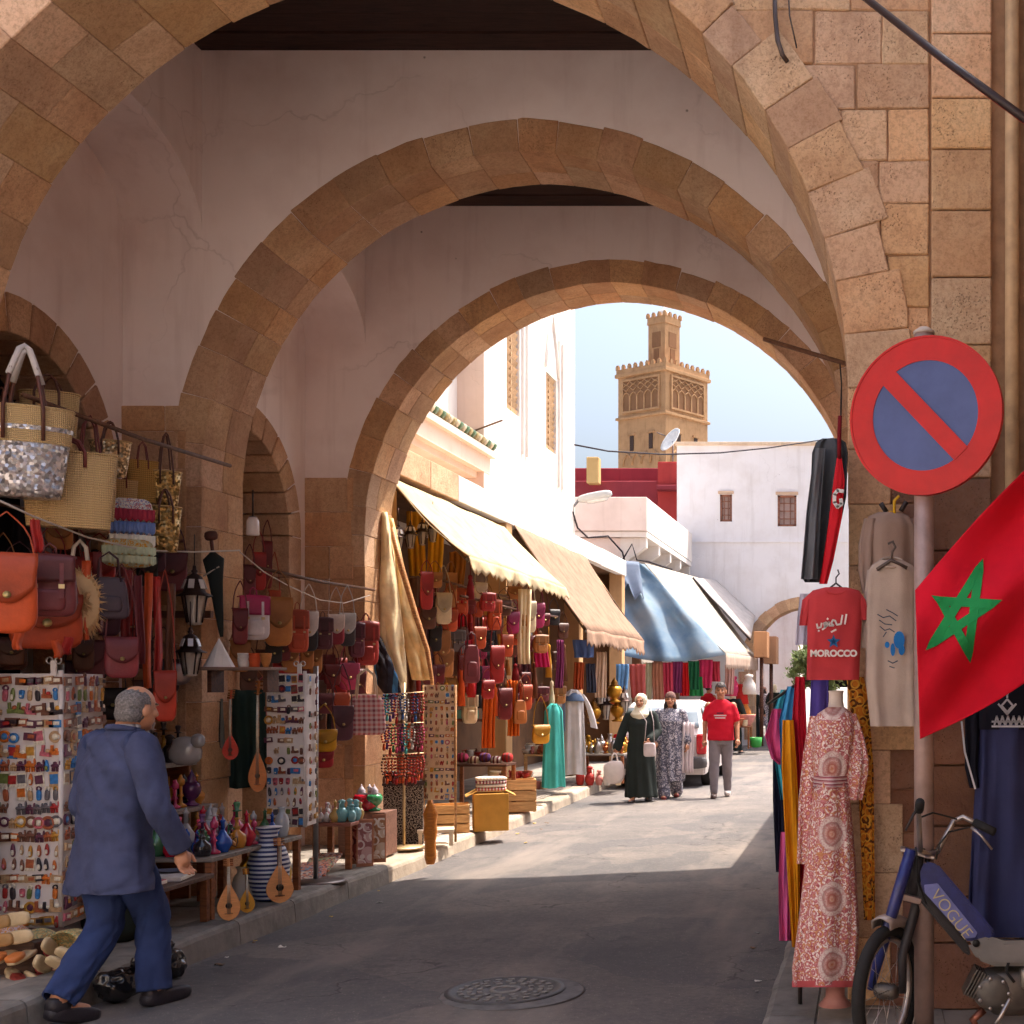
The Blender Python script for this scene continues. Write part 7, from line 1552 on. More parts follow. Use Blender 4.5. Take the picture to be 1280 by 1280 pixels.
# black coat and red tracksuit top hung from the arch
b = rowtube([(548, 1028, 1050), (553, 1020, 1057), (566, 1015, 1060), (620, 1013, 1058), (680, 1008, 1046), (722, 1003, 1036), (728, 1006, 1032)], 6.1, .06, fabric((46, 46, 50)), 3, .04, 6, 48); bl = rowtube([(560, 1018, 1032), (640, 1008, 1026), (724, 1001, 1022)], 6.0, .035, fabric((60, 62, 66)), 4, .02, 4)
thing('coat', [Part('body', b.mesh(fabric((78, 80, 84)))), Part('sleeve', bl.mesh(fabric((104, 106, 110))))], 'charcoal coat hanging in the arch above the red t-shirt', 'coat')
rj = fabric((206, 34, 46)); b = rowtube([(572, 1046, 1052), (600, 1042, 1056), (650, 1036, 1052), (700, 1029, 1042), (730, 1024, 1034)], 5.98, .03, rj, 5, .006, 3)
em = stroke([(1054, 614), (1047, 613), (1043, 618), (1043, 628), (1047, 634), (1052, 630), (1051, 624)], 4.5, 5.98 - .042); b2 = MB(); b2.tube([at(1050, 520, 5.98), at(1049, 545, 5.98), at(1049, 574, 5.98)], .01, 7)
thing('tracksuit_top', [Part('body', b.mesh(rj)), Part('crest', em.mesh(fabric((230, 224, 222)), recalc=False)), Part('cord', b2.mesh(fabric((120, 24, 34))))], 'narrow red rolled flag with a white crest beside the charcoal coat', 'rolled flag')
gm('lilac', fabric((196, 190, 206))); b = rowtube([(742, 1000, 1012), (780, 996, 1012), (806, 994, 1010)], 6.3, .03, GM['lilac'], 2, .006); thing('hanging_cloth', [b.mesh(GM['lilac'])], 'pale lilac cloth peeping out behind the red t-shirt', 'cloth')
gm('violet', fabric((84, 70, 150))); b = rowtube([(846, 1014, 1036), (895, 1012, 1036), (960, 1010, 1034)], 6.25, .03, GM['violet'], 3, .008); thing('hanging_cloth', [b.mesh(GM['violet'])], 'violet cloth hanging under the red t-shirt behind the mannequin', 'cloth')
om = M_print((206, 122, 34), [(70, 36, 26), (226, 170, 60)], 16); b = rowtube([(846, 1058, 1080), (880, 1062, 1086), (960, 1072, 1092), (1060, 1076, 1093), (1150, 1080, 1094)], 6.14, .03, om, 4, .01); thing('shawl', [b.mesh(om)], 'orange and brown patterned shawl hanging behind the mannequin gown', 'shawl')
b = rowtube([(848, 1036, 1058), (866, 1040, 1056)], 6.05, .02, fabric((186, 150, 130)), 4, .004)
# mannequin in the patterned gown
MY = 6.02
t = NT('medallion_cloth'); v = t.coord(); sp3 = t.new('ShaderNodeSeparateXYZ', {0: v})
wob = t.new('ShaderNodeTexNoise', {'Vector': v, 'Scale': 26.0, 'Detail': 2.0}).outputs[0]
ux = t.math('DIVIDE', t.math('ADD', sp3.outputs[0], .165), .058); uz = t.math('SUBTRACT', t.math('FRACT', t.math('DIVIDE', t.math('ADD', sp3.outputs[2], .02), .30)), .45)
side = t.math('MULTIPLY', t.math('SUBTRACT', t.math('FRACT', t.math('ADD', t.math('DIVIDE', t.math('ADD', sp3.outputs[0], .165), .3), .5)), .5), 4.3)
rad = t.math('MULTIPLY_ADD', wob, .25, t.math('SQRT', t.math('ADD', t.math('POWER', side, 2.0), t.math('POWER', t.math('MULTIPLY', uz, 3.6), 2.0))))
rad = t.math('SUBTRACT', rad, .12)
low = t.ramp(sp3.outputs[2], [(.98 / 2, (1, 1, 1)), (1.0, (1, 1, 1))])
ring = t.ramp(rad, [(.0, lin((190, 110, 70))), (.14, lin((214, 170, 150))), (.26, lin((176, 100, 84))), (.45, lin((214, 176, 166))), (.62, lin((170, 126, 122))), (.72, lin((226, 206, 198))), (.9, lin((222, 200, 192))), (1.0, lin((186, 96, 98)))])
def pat(scale, off, a0, a1): return t.ramp(t.math('SINE', t.math('MULTIPLY', t.new('ShaderNodeTexVoronoi', {'Vector': t.new('ShaderNodeVectorMath', {0: v, 1: off}, operation='ADD').outputs[0], 'Scale': scale}).outputs['Distance'], 14.0)), [(a0, (0, 0, 0)), (a1, (1, 1, 1))])
spk = t.mix(pat(30.0, (0, 0, 0), .0, .35), lin((204, 128, 128)), lin((240, 224, 216))); spk = t.mix(pat(46.0, (3, 1, 2), .5, .8), spk, lin((170, 84, 92))); spk = t.mix(pat(22.0, (7, 5, 2), .75, .9), spk, lin((206, 140, 90)))
cc = t.mix(t.ramp(rad, [(.94, (1, 1, 1)), (1.02, (0, 0, 0))]), spk, ring); cc = t.mix(t.math('MULTIPLY', pat(46.0, (3, 1, 2), .4, .8), .45), cc, lin((180, 84, 86))); t.col(cc); t.set(Roughness=.8); t.bump(t.noise(180, 3), .15, .003); gown_m = t.m
b = rowtube([(884, 1034, 1056), (892, 1022, 1066), (906, 1015, 1072), (940, 1014, 1068), (975, 1018, 1060), (1010, 1014, 1064), (1080, 1006, 1070), (1160, 997, 1074), (1210, 990, 1072), (1232, 991, 1071)], MY, .13, gown_m, 1, .014, 5, 48)
s1 = rowtube([(892, 1058, 1070), (920, 1062, 1080), (950, 1060, 1086), (968, 1058, 1085), (1000, 1058, 1078)], MY - .05, .05, gown_m, 2, .01); s2 = rowtube([(895, 1012, 1026), (940, 1004, 1024), (1000, 998, 1020), (1080, 996, 1016)], MY + .02, .05, gown_m, 3, .01)
nk = MB(); p0 = at(1045, 890, MY); nk.lathe([(.06, -.04), (.042, .0), (.034, .05), (.034, .09), (.038, .1), (.001, .102)], 16, p0); belt = rowtube([(970, 1017, 1061), (984, 1016, 1062)], MY, .138, None, 1, .014, 5, 48)
hem = rowtube([(1226, 990, 1072), (1234, 990, 1072)], MY, .135, None, 1, .014, 5, 48); ft = MB(); ft.lathe([(.045, .06), (.045, -.02), (.08, -.06), (.001, -.061)], 14, at(1044, 1240, MY))
ft.v = [(x, y, max(z, .131)) for x, y, z in ft.v]
thing('mannequin_gown', [Part('gown', b.mesh(gown_m)), Part('sleeve', s1.mesh(gown_m)), Part('sleeve', s2.mesh(gown_m)), Part('neck', nk.mesh(flat((226, 212, 202), .5))), Part('belt', belt.mesh(M_stripe([(206, 150, 150), (150, 60, 80), (226, 206, 200)], 60, 'Z'))), Part('hem', hem.mesh(fabric((206, 96, 100)))), Part('foot', ft.mesh(flat((190, 130, 120), .6)))], 'headless mannequin in a long rose gown with white ringed medallions', 'mannequin')
# scarves on the street side of the mannequin
for i, (rows, Y, c, lab, edge) in enumerate(((([(858, 984, 1000), (900, 974, 998), (960, 976, 1000), (1040, 984, 1002), (1100, 990, 1004)]), 6.35, (70, 150, 200), 'sky blue scarf with white edge on the street side of the mannequin', 1), (([(846, 994, 1006), (900, 990, 1008), (980, 996, 1010), (1080, 998, 1010), (1170, 1000, 1008)]), 6.25, (190, 30, 50), 'long crimson scarf between the blue scarf and the mannequin', 0), (([(886, 966, 978), (920, 956, 984), (948, 964, 982), (956, 974, 980)]), 6.45, (206, 80, 130), 'short pink scarf with white border beside the blue one', 1), (([(900, 978, 992), (960, 977, 996), (1060, 982, 1000), (1184, 990, 1000)]), 6.2, (222, 150, 26), 'long golden yellow scarf reaching almost to the kerb', 0), (([(940, 966, 978), (1000, 966, 982), (1090, 970, 980)]), 6.6, (36, 36, 56), 'navy black scarf furthest into the street', 0), (([(862, 976, 990), (905, 962, 990), (950, 968, 992), (1000, 976, 994)]), 6.55, (80, 190, 210), 'turquoise scarf spread behind the short pink one', 0), (([(870, 990, 1004), (940, 984, 1004), (1040, 990, 1006), (1130, 992, 1006)]), 6.4, (226, 216, 220), 'white scarf hanging between the blue and the crimson scarf', 0), (([(1040, 976, 990), (1100, 973, 992), (1176, 974, 990)]), 6.4, (214, 96, 150), 'bright pink skirt hem hanging under the yellow scarf', 0))):
    b = rowtube(rows, Y, .035, fabric(c), i + 1, .03, 5, 44)
    thing('scarf', [b.mesh(fabric(c))], lab, 'scarf')
b = MB(); b.tube([at(960, 880, 6.5), at(1000, 852, 6.3), at(1045, 842, 6.1)], .008, 6); b.tube([at(1000, 852, 6.3), (at(1000, 0, 6.3).x, 6.3, .13)], .012, 7); thing('clothes_rail', [b.mesh(metal((120, 110, 106)))], 'thin metal rail holding the scarves beside the mannequin', 'rail')
# dark blue kaftan with white embroidery
kf = fabric((58, 62, 100)); kf2 = fabric((34, 34, 46)); b = rowtube([(905, 1222, 1300), (960, 1220, 1302), (1060, 1214, 1306), (1172, 1208, 1310)], 6.02, .08, kf, 2, .03, 6, 48); b2 = rowtube([(838, 1240, 1285), (850, 1222, 1298), (880, 1214, 1302), (912, 1218, 1300)], 6.02, .08, kf2, 3, .008); s1 = rowtube([(850, 1222, 1236), (900, 1206, 1226), (960, 1206, 1222), (985, 1212, 1224)], 5.98, .04, kf2, 4, .01)
P = [Part('skirt', b.mesh(kf)), Part('bodice', b2.mesh(kf2)), Part('sleeve', s1.mesh(kf2))]
ew = fabric((214, 214, 222)); ye = 6.02 - .112
for q in ([(1240, 908), (1284, 908)], [(1240, 902), (1284, 902)], [(1202, 902), (1206, 940), (1219, 986)], [(1252, 882), (1259, 890), (1266, 882), (1259, 874), (1252, 882)], [(1248, 880), (1259, 893), (1270, 880)], [(1259, 852), (1259, 872)], [(1252, 858), (1259, 868), (1266, 858)]): P.append(Part('embroidery', stroke(q, 2.4, ye if q[0][0] > 1210 else 5.93).mesh(ew, recalc=False)))
for i in range(6): P.append(Part('embroidery', stroke([(1243 + 7 * i, 906), (1246 + 7 * i, 895), (1249 + 7 * i, 906)], 2.2, ye).mesh(ew, recalc=False)))
b = MB(); b.tube([at(1225, 850, 6.02), at(1262, 834, 6.02), at(1300, 850, 6.02)], .008, 6); b.tube([at(1262, 834, 6.02), at(1262, 822, 6.1)], .005, 6); P.append(Part('hanger', b.mesh(paint((60, 50, 46)))))
thing('kaftan', P, 'long dark blue kaftan with white embroidery hanging on the wall behind the moped', 'kaftan')
# ------------------------------------------------------------ moped
MOY = 5.45
def m_(px, py, dy=0): return at(px, py, MOY + dy)
blue = flat((36, 46, 112), .34, .34, 16, .1, 60, spec=.55); dark = flat((50, 46, 48), .5, .2, 8, .1); chrome = metal((196, 186, 180), .3); rubber = flat((38, 36, 36), .8, .2, 20, .2); greym = flat((128, 124, 122), .45, .15, 6, .06); engm = metal((120, 112, 106), .55)
def wheel(c, yaw, rad):
    rt = rotz(yaw); P = []
    def torus(R_, r_, n1=36, n2=10):
        b = MB(); out = []
        for i in range(n1 + 1):
            a = 2 * pi * i / n1; ce = Vector((R_ * cos(a), 0, R_ * sin(a))); out.append([rt @ (ce + Vector((cos(a), 0, sin(a))) * r_ * cos(t_) + Vector((0, r_ * sin(t_), 0))) + c for t_ in [2 * pi * k_ / n2 for k_ in range(n2)]])
        b.rings(out, 0, False); return b
    w_ = Part('wheel', torus(rad - .028, .028).mesh(rubber)); w_.name = 'wheel'
    w_.kids.append(Part('rim', torus(rad - .062, .014).mesh(chrome)))
    b = MB(); b.lathe([(.025, -.05), (.035, -.03), (.035, .03), (.025, .05)], 14, c, rot=rt @ rotx(pi / 2)); w_.kids.append(Part('hub', b.mesh(engm)))
    for i in range(18):
        a = 2 * pi * i / 18; s_ = (-1) ** i; b = MB(); b.tube([rt @ Vector((.03 * cos(a + .5 * s_), .03 * s_, .03 * sin(a + .5 * s_))) + c, rt @ Vector(((rad - .065) * cos(a), 0, (rad - .065) * sin(a))) + c], .0016, 4); w_.kids.append(Part('spoke', b.mesh(chrome)))
    return w_
WR = .28; wc = m_(1108, 0, -.05); wc.z = .128 + WR; WY = R(62)
P = [wheel(wc, WY, WR)]
# fender: curved channel over the front wheel
rt = rotz(WY); b = MB(); out = []
for i in range(19):
    a = R(-38) + R(138) * i / 18; prof = [(-.045, -.03), (-.045, .006), (-.025, .02), (0, .025), (.025, .02), (.045, .006), (.045, -.03), (.04, -.03), (.038, .002), (0, .019), (-.038, .002), (-.04, -.03)]
    out.append([rt @ Vector(((WR + .02 + h_) * cos(a), w_, (WR + .02 + h_) * sin(a))) + wc for w_, h_ in prof])
b.rings(out, 0, True, True); P.append(Part('fender', b.mesh(flat((176, 160, 152), .35, .15, 6, .05, metal=.3))))
# fork: two legs from the lower yoke to the axle
hd = m_(1150, 1076); ax_l = wc + rt @ Vector((0, -.075, 0)); ax_r = wc + rt @ Vector((0, .075, 0))
b = MB(); b.tube([m_(1139, 1062, -.04), m_(1120, 1125, -.06), ax_r + Vector((.03, -.02, .12)), ax_r], [.026, .026, .022, .016], 10); P.append(Part('fork_leg', b.mesh(blue)))
b = MB(); b.tube([m_(1158, 1072, .03), m_(1146, 1130, .04), ax_l + Vector((.0, 0, .16)), ax_l], [.024, .024, .02, .016], 10); P.append(Part('fork_leg', b.mesh(dark)))
b = MB(); b.box(m_(1147, 1066), (.15, .09, .016), roty(R(14))); P.append(Part('upper_yoke', b.mesh(chrome, .004)))
b = MB(); b.box(m_(1137, 1122, -.01), (.1, .08, .03), roty(R(14))); P.append(Part('lower_yoke', b.mesh(metal((150, 130, 124)), .004)))
b = MB(); b.tube([m_(1150, 1060), m_(1140, 1128)], .024, 10); P.append(Part('head_tube', b.mesh(dark)))
b = MB(); b.box(m_(1142, 1098, .02), (.05, .05, .14), roty(R(14))); P.append(Part('horn_box', b.mesh(dark, .004)))
# handlebar, grips, levers, cables
b = MB(); b.tube([m_(1150, 1064, -.16), m_(1149, 1040, -.2), m_(1148, 1018, -.26), m_(1149, 1008, -.32)], .012, 8); b4 = MB(); b4.tube([m_(1172, 1064, .03), m_(1178, 1052, .04), m_(1192, 1026, .06), m_(1204, 1021, .06), m_(1222, 1030, .02)], .012, 8)
b5 = MB(); b5.tube([m_(1150, 1064, -.16), m_(1160, 1068, -.05), m_(1172, 1064, .03)], .013, 8)
P += [Part('handlebar', b.mesh(chrome)), Part('handlebar', b4.mesh(chrome)), Part('handlebar', b5.mesh(chrome))]
b = MB(); b.tube([m_(1218, 1028, .03), m_(1243, 1040, -.02)], .019, 10); P.append(Part('grip', b.mesh(rubber)))
b = MB(); b.tube([m_(1149, 1012, -.3), m_(1150, 1003, -.38)], .019, 10); P.append(Part('grip', b.mesh(rubber)))
b = MB(); b.tube([m_(1214, 1034, .0), m_(1226, 1044, -.02), m_(1240, 1062, -.04)], [.008, .006, .005], 6); P.append(Part('brake_lever', b.mesh(chrome)))
b = MB(); b.tube([m_(1148, 1010, -.28), m_(1142, 1018, -.3), m_(1132, 1038, -.32)], [.008, .006, .005], 6); P.append(Part('brake_lever', b.mesh(dark)))
for pts in ([m_(1150, 1022, -.2), m_(1166, 1016, -.1), m_(1182, 1020, 0), m_(1196, 1024, .03)], [m_(1150, 1030, -.2), m_(1146, 1065, -.1), m_(1146, 1100, -.08), m_(1158, 1130, -.08)], [m_(1212, 1034, .0), m_(1186, 1040, -.02), m_(1174, 1056, -.04), m_(1170, 1074, -.04)]):
    b = MB(); b.tube(pts, .004, 6); P.append(Part('cable', b.mesh(rubber)))
# blue beam with label plate, grey floor section, engine
def slabpx(poly, d0, d1, m, bev=.01):
    b = MB(); b.prism(poly, lambda a, c_, d_: at(a, c_, MOY + d_), d0, d1); return b.mesh(m, bev, seg=2)
P.append(Part('beam', slabpx([(1156, 1076), (1172, 1080), (1244, 1164), (1240, 1176), (1206, 1176), (1152, 1116), (1150, 1090)], -.045, .05, blue)))
P.append(Part('beam_edge', slabpx([(1149, 1100), (1154, 1114), (1210, 1178), (1214, 1196), (1204, 1190), (1146, 1122)], -.05, .055, dark)))
P.append(Part('label_plate', slabpx([(1155, 1106), (1172, 1104), (1222, 1166), (1219, 1172), (1207, 1173), (1156, 1116)], -.052, -.045, flat((120, 126, 186), .35, .2, 12), .002)))
me = txt('VOGUE', .072, flat((206, 190, 140), .4), .0015); P.append(Part('lettering', me, loc=m_(1189, 1143, -.056), rot=(pi / 2, R(52), 0)))
P.append(Part('floor_section', slabpx([(1208, 1178), (1236, 1170), (1256, 1176), (1420, 1172), (1424, 1206), (1244, 1208), (1222, 1200)], -.07, .075, greym, .015)))
b = MB(); b.lathe([(.016, 0), (.016, .008), (.001, .008)], 12, m_(1220, 1179, -.072), rot=rotx(pi / 2)); P.append(Part('bolt_hole', b.mesh(flat((24, 22, 22)))))
b = MB(); b.box(m_(1252, 1178, 0), (.2, .12, .01), roty(R(2))); P.append(Part('foot_tray', b.mesh(dark)))
b = MB(); b.lathe([(.05, 0), (.075, .015), (.085, .05), (.085, .12)], 22, m_(1242, 1242, -.07), rot=rotx(-pi / 2)); P.append(Part('engine_cover', b.mesh(flat((112, 106, 100), .45, .2, 10, .1, metal=.4))))
b = MB(); b.rbox(m_(1262, 1238, .02), (.2, .16, .2), .5, 16); P.append(Part('engine', b.mesh(engm)))
for i in range(6): b = MB(); b.box(m_(1212 + i * 3.4, 1224 + i * 1.6, .0), (.006, .12, .12), roty(R(28))); P.append(Part('cooling_fin', b.mesh(engm)))
b = MB(); b.tube([m_(1230, 1262, -.02), m_(1216, 1275, -.02), m_(1224, 1290, -.02), m_(1300, 1296, -.02)], .018, 8); P.append(Part('exhaust', b.mesh(metal((150, 96, 80), .5))))
rw = Vector((m_(1440, 0).x, MOY, .128 + WR)); P.append(wheel(rw, 0, WR))
P.append(Part('rear_body', slabpx([(1400, 1150), (1500, 1120), (1540, 1130), (1500, 1190), (1416, 1204)], -.07, .07, blue)))
b = MB(); b.rbox(m_(1470, 1095), (.5, .2, .09), .5, 16); P.append(Part('saddle', b.mesh(rubber)))
b = MB(); b.tube([m_(1290, 1230, .06), m_(1300, 1290, .1), m_(1290, 1333, .14)], .01, 6); P.append(Part('kickstand', b.mesh(chrome)))
b = MB(); b.tube([m_(1290, 1210), rw], .02, 8); P.append(Part('swing_arm', b.mesh(dark)))
for i in range(7): b = MB(); a = 2 * pi * i / 7; b.lathe([(.008, 0), (.008, .008), (.001, .009)], 8, m_(1242 + 19 * cos(a), 1242 + 19 * sin(a), -.085), rot=rotx(pi / 2)); P.append(Part('bolt', b.mesh(chrome)))
b = MB(); b.tube([m_(1262, 1196, -.05), m_(1258, 1215, -.07), m_(1268, 1228, -.08)], .007, 6); P.append(Part('fuel_line', b.mesh(rubber)))
b = MB(); b.rbox(m_(1284, 1222, -.04), (.07, .08, .09), .5, 12); P.append(Part('carburettor', b.mesh(metal((150, 140, 130), .5))))
b = MB(); b.tube([m_(1262, 1250, -.1), m_(1262, 1250, -.13), m_(1250, 1272, -.13), m_(1240, 1288, -.13)], .009, 7); P.append(Part('pedal_crank', b.mesh(chrome)))
b = MB(); b.box(m_(1238, 1291, -.15), (.09, .05, .022)); P.append(Part('pedal', b.mesh(rubber, .004)))
b = MB(); b.tube([ax_r + Vector((.01, -.03, .02)), ax_r + Vector((.05, -.05, .3))], .003, 5); P.append(Part('brake_cable', b.mesh(rubber)))
thing('moped', P, 'blue moped lettered VOGUE parked against the sign pole', 'moped')
# ============================================================ PEOPLE
def capsule(b, p0, r0, p1, r1, n=14, sy=1.0):
    p0, p1 = Vector(p0), Vector(p1); d = p1 - p0; L = d.length; d = d.normalized() if L > 1e-6 else Vector((0, 0, 1)); a = d.cross(Vector((0, 1, 0))); a = a.normalized() if a.length > .05 else d.cross(Vector((1, 0, 0))).normalized(); c_ = d.cross(a); out = []
    for i in range(5): t = -pi / 2 + pi / 2 * i / 4; out.append((p0 + d * r0 * sin(t), max(.0005, r0 * cos(t))))
    for i in range(5): t = pi / 2 * i / 4; out.append((p1 + d * r1 * sin(t), max(.0005, r1 * cos(t))))
    b.rings([[c0 + (a * cos(2 * pi * k / n) + c_ * sin(2 * pi * k / n) * sy) * rr_ for k in range(n)] for c0, rr_ in out])
def chain(b, pts, rs, n=14):
    for i in range(len(pts) - 1): capsule(b, pts[i], rs[i], pts[i + 1], rs[i + 1], n)
def ellips(b, c, rx, ry, rz, rot=None): b.rbox(c, (2 * rx, 2 * ry, 2 * rz), 1.0, 18, rot)
def stack(b, rows, yaw=0, n=24):
    """rows of (z, cx, cy, half width, half depth)"""
    rt = rotz(yaw); b.rings([[Vector((cx, cy, z)) + rt @ Vector((hw * cos(2 * pi * i / n), hd * sin(2 * pi * i / n), 0)) for i in range(n)] for z, cx, cy, hw, hd in rows])
def blob(b, vox, smooth=3, disp=None):
    me = b.mesh([flat((200, 150, 120))]); o = bpy.data.objects.new('tmp', me); C.objects.link(o)
    m = o.modifiers.new('r', 'REMESH'); m.mode = 'VOXEL'; m.voxel_size = vox
    s_ = o.modifiers.new('s', 'SMOOTH'); s_.iterations = smooth; s_.factor = .5
    dg = bpy.context.evaluated_depsgraph_get(); out = bpy.data.meshes.new_from_object(o.evaluated_get(dg)); bpy.data.objects.remove(o)
    if disp:
        ns = [v.normal.copy() for v in out.vertices]
        for v, n_ in zip(out.vertices, ns): v.co += n_ * disp(v.co)
    out.polygons.foreach_set('use_smooth', [True] * len(out.polygons)); return out
def dress_mesh(me, mats, fn=None):
    me.materials.clear()
    for m in (mats if isinstance(mats, list) else [mats]): me.materials.append(m)
    if fn: me.polygons.foreach_set('material_index', [fn(p.center) for p in me.polygons])
    return me
def hand(b, w_, d, side, curl=.5, s=1.0):
    """palm and five fingers from wrist w_, pointing along d; side = direction of the thumb"""
    d = Vector(d).normalized(); sd_ = Vector(side); sd_ = (sd_ - d * sd_.dot(d)).normalized(); nn = d.cross(sd_); w_ = Vector(w_)
    capsule(b, w_, .024 * s, w_ + d * .03 * s, .03 * s, 12, .7); ellips(b, w_ + d * .055 * s, .04 * s, .04 * s, .045 * s)
    for i, (o, L) in enumerate(((.034, .072), (.011, .082), (-.012, .076), (-.034, .060))):
        p = w_ + d * .085 * s + sd_ * o * s; q = p + (d * (1 - curl * .3) + nn * curl * .5) * L * .55 * s; e = q + (d * (1 - curl) + nn * curl * 1.1) * L * .5 * s
        chain(b, [p, q, e], [.0095 * s, .0088 * s, .0075 * s], 8)
    p = w_ + d * .03 * s + sd_ * .03 * s; q = p + (d * .6 + sd_ * .7 + nn * .2) * .04 * s; e = q + (d * .9 + sd_ * .1 + nn * .3) * .034 * s; chain(b, [p, q, e], [.013 * s, .011 * s, .009 * s], 8)
def head(b, c, yaw, pitch=0, s=1.0):
    """head with jaw, nose, brow, lips and ears; faces -y at yaw 0"""
    rt = rotz(yaw) @ rotx(pitch); P_ = lambda x, y, z: Vector(c) + rt @ Vector((x, y, z)) * s
    ellips(b, P_(0, .012, .025), .074 * s, .094 * s, .092 * s, rt); ellips(b, P_(0, -.022, -.045), .058 * s, .066 * s, .066 * s, rt); ellips(b, P_(0, -.058, -.09), .028 * s, .024 * s, .022 * s, rt)
    capsule(b, P_(0, -.088, .02), .009 * s, P_(0, -.106, -.022), .014 * s, 8); capsule(b, P_(-.012, -.094, -.028), .009 * s, P_(.012, -.094, -.028), .009 * s, 8)
    capsule(b, P_(-.018, -.083, -.056), .008 * s, P_(.018, -.083, -.056), .008 * s, 8); capsule(b, P_(-.034, -.08, .028), .01 * s, P_(.034, -.08, .028), .01 * s, 8)
    for q in (-1, 1): ellips(b, P_(q * .076, .012, -.012), .012 * s, .024 * s, .034 * s, rt); ellips(b, P_(q * .034, -.066, -.02), .026 * s, .02 * s, .022 * s, rt)
    return rt
def face_fn(c, rt, s=1.0, hair=None):
    inv = rt.transposed(); c = Vector(c)
    def fn(p):
        q = inv @ (p - c) / s
        if q.y < -.05:
            for sx in (-1, 1):
                if ((q.x - sx * .033) / .013) ** 2 + ((q.z - .004) / .0055) ** 2 < 1: return 1
                if ((q.x - sx * .034) / .02) ** 2 + ((q.z - .031) / .004) ** 2 < 1: return 1
            if (q.x / .026) ** 2 + ((q.z + .056) / .010) ** 2 < 1: return 2
        if hair and hair(q): return 3
        return 0
    return fn
skin = flat((196, 140, 108), .55, .1, 12, .05); skin_t = flat((178, 122, 92), .55, .1, 12, .05); lip = flat((150, 84, 76), .5); eye = flat((44, 32, 30), .4)
# ---- man in the blue suit, walking away
MX, MYY = -3.90, 6.62; YW = pi - .42               # faces away and to the right
fdir = Vector((sin(.42), cos(.42), 0)); rdir = Vector((cos(.42), -sin(.42), 0))
L_ = lambda f_, r_, z: Vector((0, 0, z)) + fdir * f_ + rdir * r_
hip = .86
ft_f, ft_r = Vector((.16, .13, .0)), Vector((.0, -.36, .0))
kn_f, kn_r = Vector((.12, .14, .47)), Vector((-.03, -.03, .45)); an_f, an_r = Vector((.15, .10, .09)), Vector((-.09, -.31, .13))
hp_f, hp_r = L_(0, .09, hip), L_(0, -.09, hip)
sh_r, sh_l = L_(.02, .185, 1.36), L_(.04, -.185, 1.36)
el_r, el_l = Vector((.285, -.10, 1.06)), Vector((-.22, .10, 1.07)); wr_r, wr_l = Vector((.335, .02, .84)), Vector((-.16, .30, .90))
hc = L_(.10, .02, 1.565) + Vector((.02, 0, 0))
b = MB(); stack(b, [(.84, 0, 0, .13, .1), (1.0, .0, .0, .15, .11), (1.25, .01, .03, .17, .1), (1.36, .02, .05, .13, .08)], -.42); chain(b, [L_(.05, 0, 1.38), L_(.08, .01, 1.5)], [.066, .06])
rt = head(b, hc, YW + .02, R(6))
chain(b, [sh_r, el_r, wr_r], [.06, .045, .03]); chain(b, [sh_l, el_l, wr_l], [.06, .045, .03]); hand(b, wr_r, (.12, .1, -1), (.2, .9, 0), .6); hand(b, wr_l, (.1, .5, -.8), (.6, .2, 0), .6)
chain(b, [hp_f, kn_f, an_f], [.09, .06, .045]); chain(b, [hp_r, kn_r, an_r], [.09, .06, .045]); capsule(b, an_f + Vector((0, 0, -.03)), .04, an_f + fdir * .14 + Vector((0, 0, -.045)), .035); capsule(b, an_r + Vector((0, 0, -.03)), .04, an_r + fdir * .13 + Vector((0, 0, -.075)), .035)
body = dress_mesh(blob(b, .0062, 1), [skin, eye, lip], face_fn(hc, rt))
b = MB(); ellips(b, hc + rt @ Vector((0, .022, .02)), .083, .098, .088, rt); ellips(b, hc + rt @ Vector((0, .05, -.03)), .078, .064, .07, rt)
hair_ = blob(b, .008, 2, lambda p: .004 * noise.noise(p * 60))
inv = rt.transposed(); bm = bmesh.new(); bm.from_mesh(hair_)
def bald(p):
    q = inv @ (p - hc); return q.y < -.012 + .05 * max(0, -q.z * 8) or q.z < -.075 or (((q.x / .036) ** 2 + ((q.y - .005) / .045) ** 2 < 1) and q.z > .06) or (abs(q.x) > .066 and q.z < .02 and q.y < .03)
bmesh.ops.delete(bm, geom=[f_ for f_ in bm.faces if bald(f_.calc_center_median())], context='FACES'); bm.to_mesh(hair_); bm.free()
gh = NT('grey_hair'); nn_ = gh.noise(90, 4, .7); gh.col(gh.ramp(nn_, [(.3, lin((70, 65, 65))), (.5, lin((104, 98, 97))), (.7, lin((140, 134, 132)))])); gh.set(Roughness=.7); gh.bump(nn_, .6, .006); dress_mesh(hair_, gh.m)
suit = flat((70, 76, 106), .85, .2, 9, .2, 240, spec=.15); trous = flat((52, 66, 108), .85, .16, 9, .2, 240, spec=.15); 
def interp(rows, t):
    j = t * (len(rows) - 1); i = min(int(j), len(rows) - 2); f_ = j - i
    g0, g1, g2, g3 = rows[max(i - 1, 0)], rows[i], rows[i + 1], rows[min(i + 2, len(rows) - 1)]
    return [.5 * (2 * b_ + (c_ - a_) * f_ + (2 * a_ - 5 * b_ + 4 * c_ - d_) * f_ ** 2 + (3 * b_ - a_ - 3 * c_ + d_) * f_ ** 3) for a_, b_, c_, d_ in zip(g0, g1, g2, g3)]
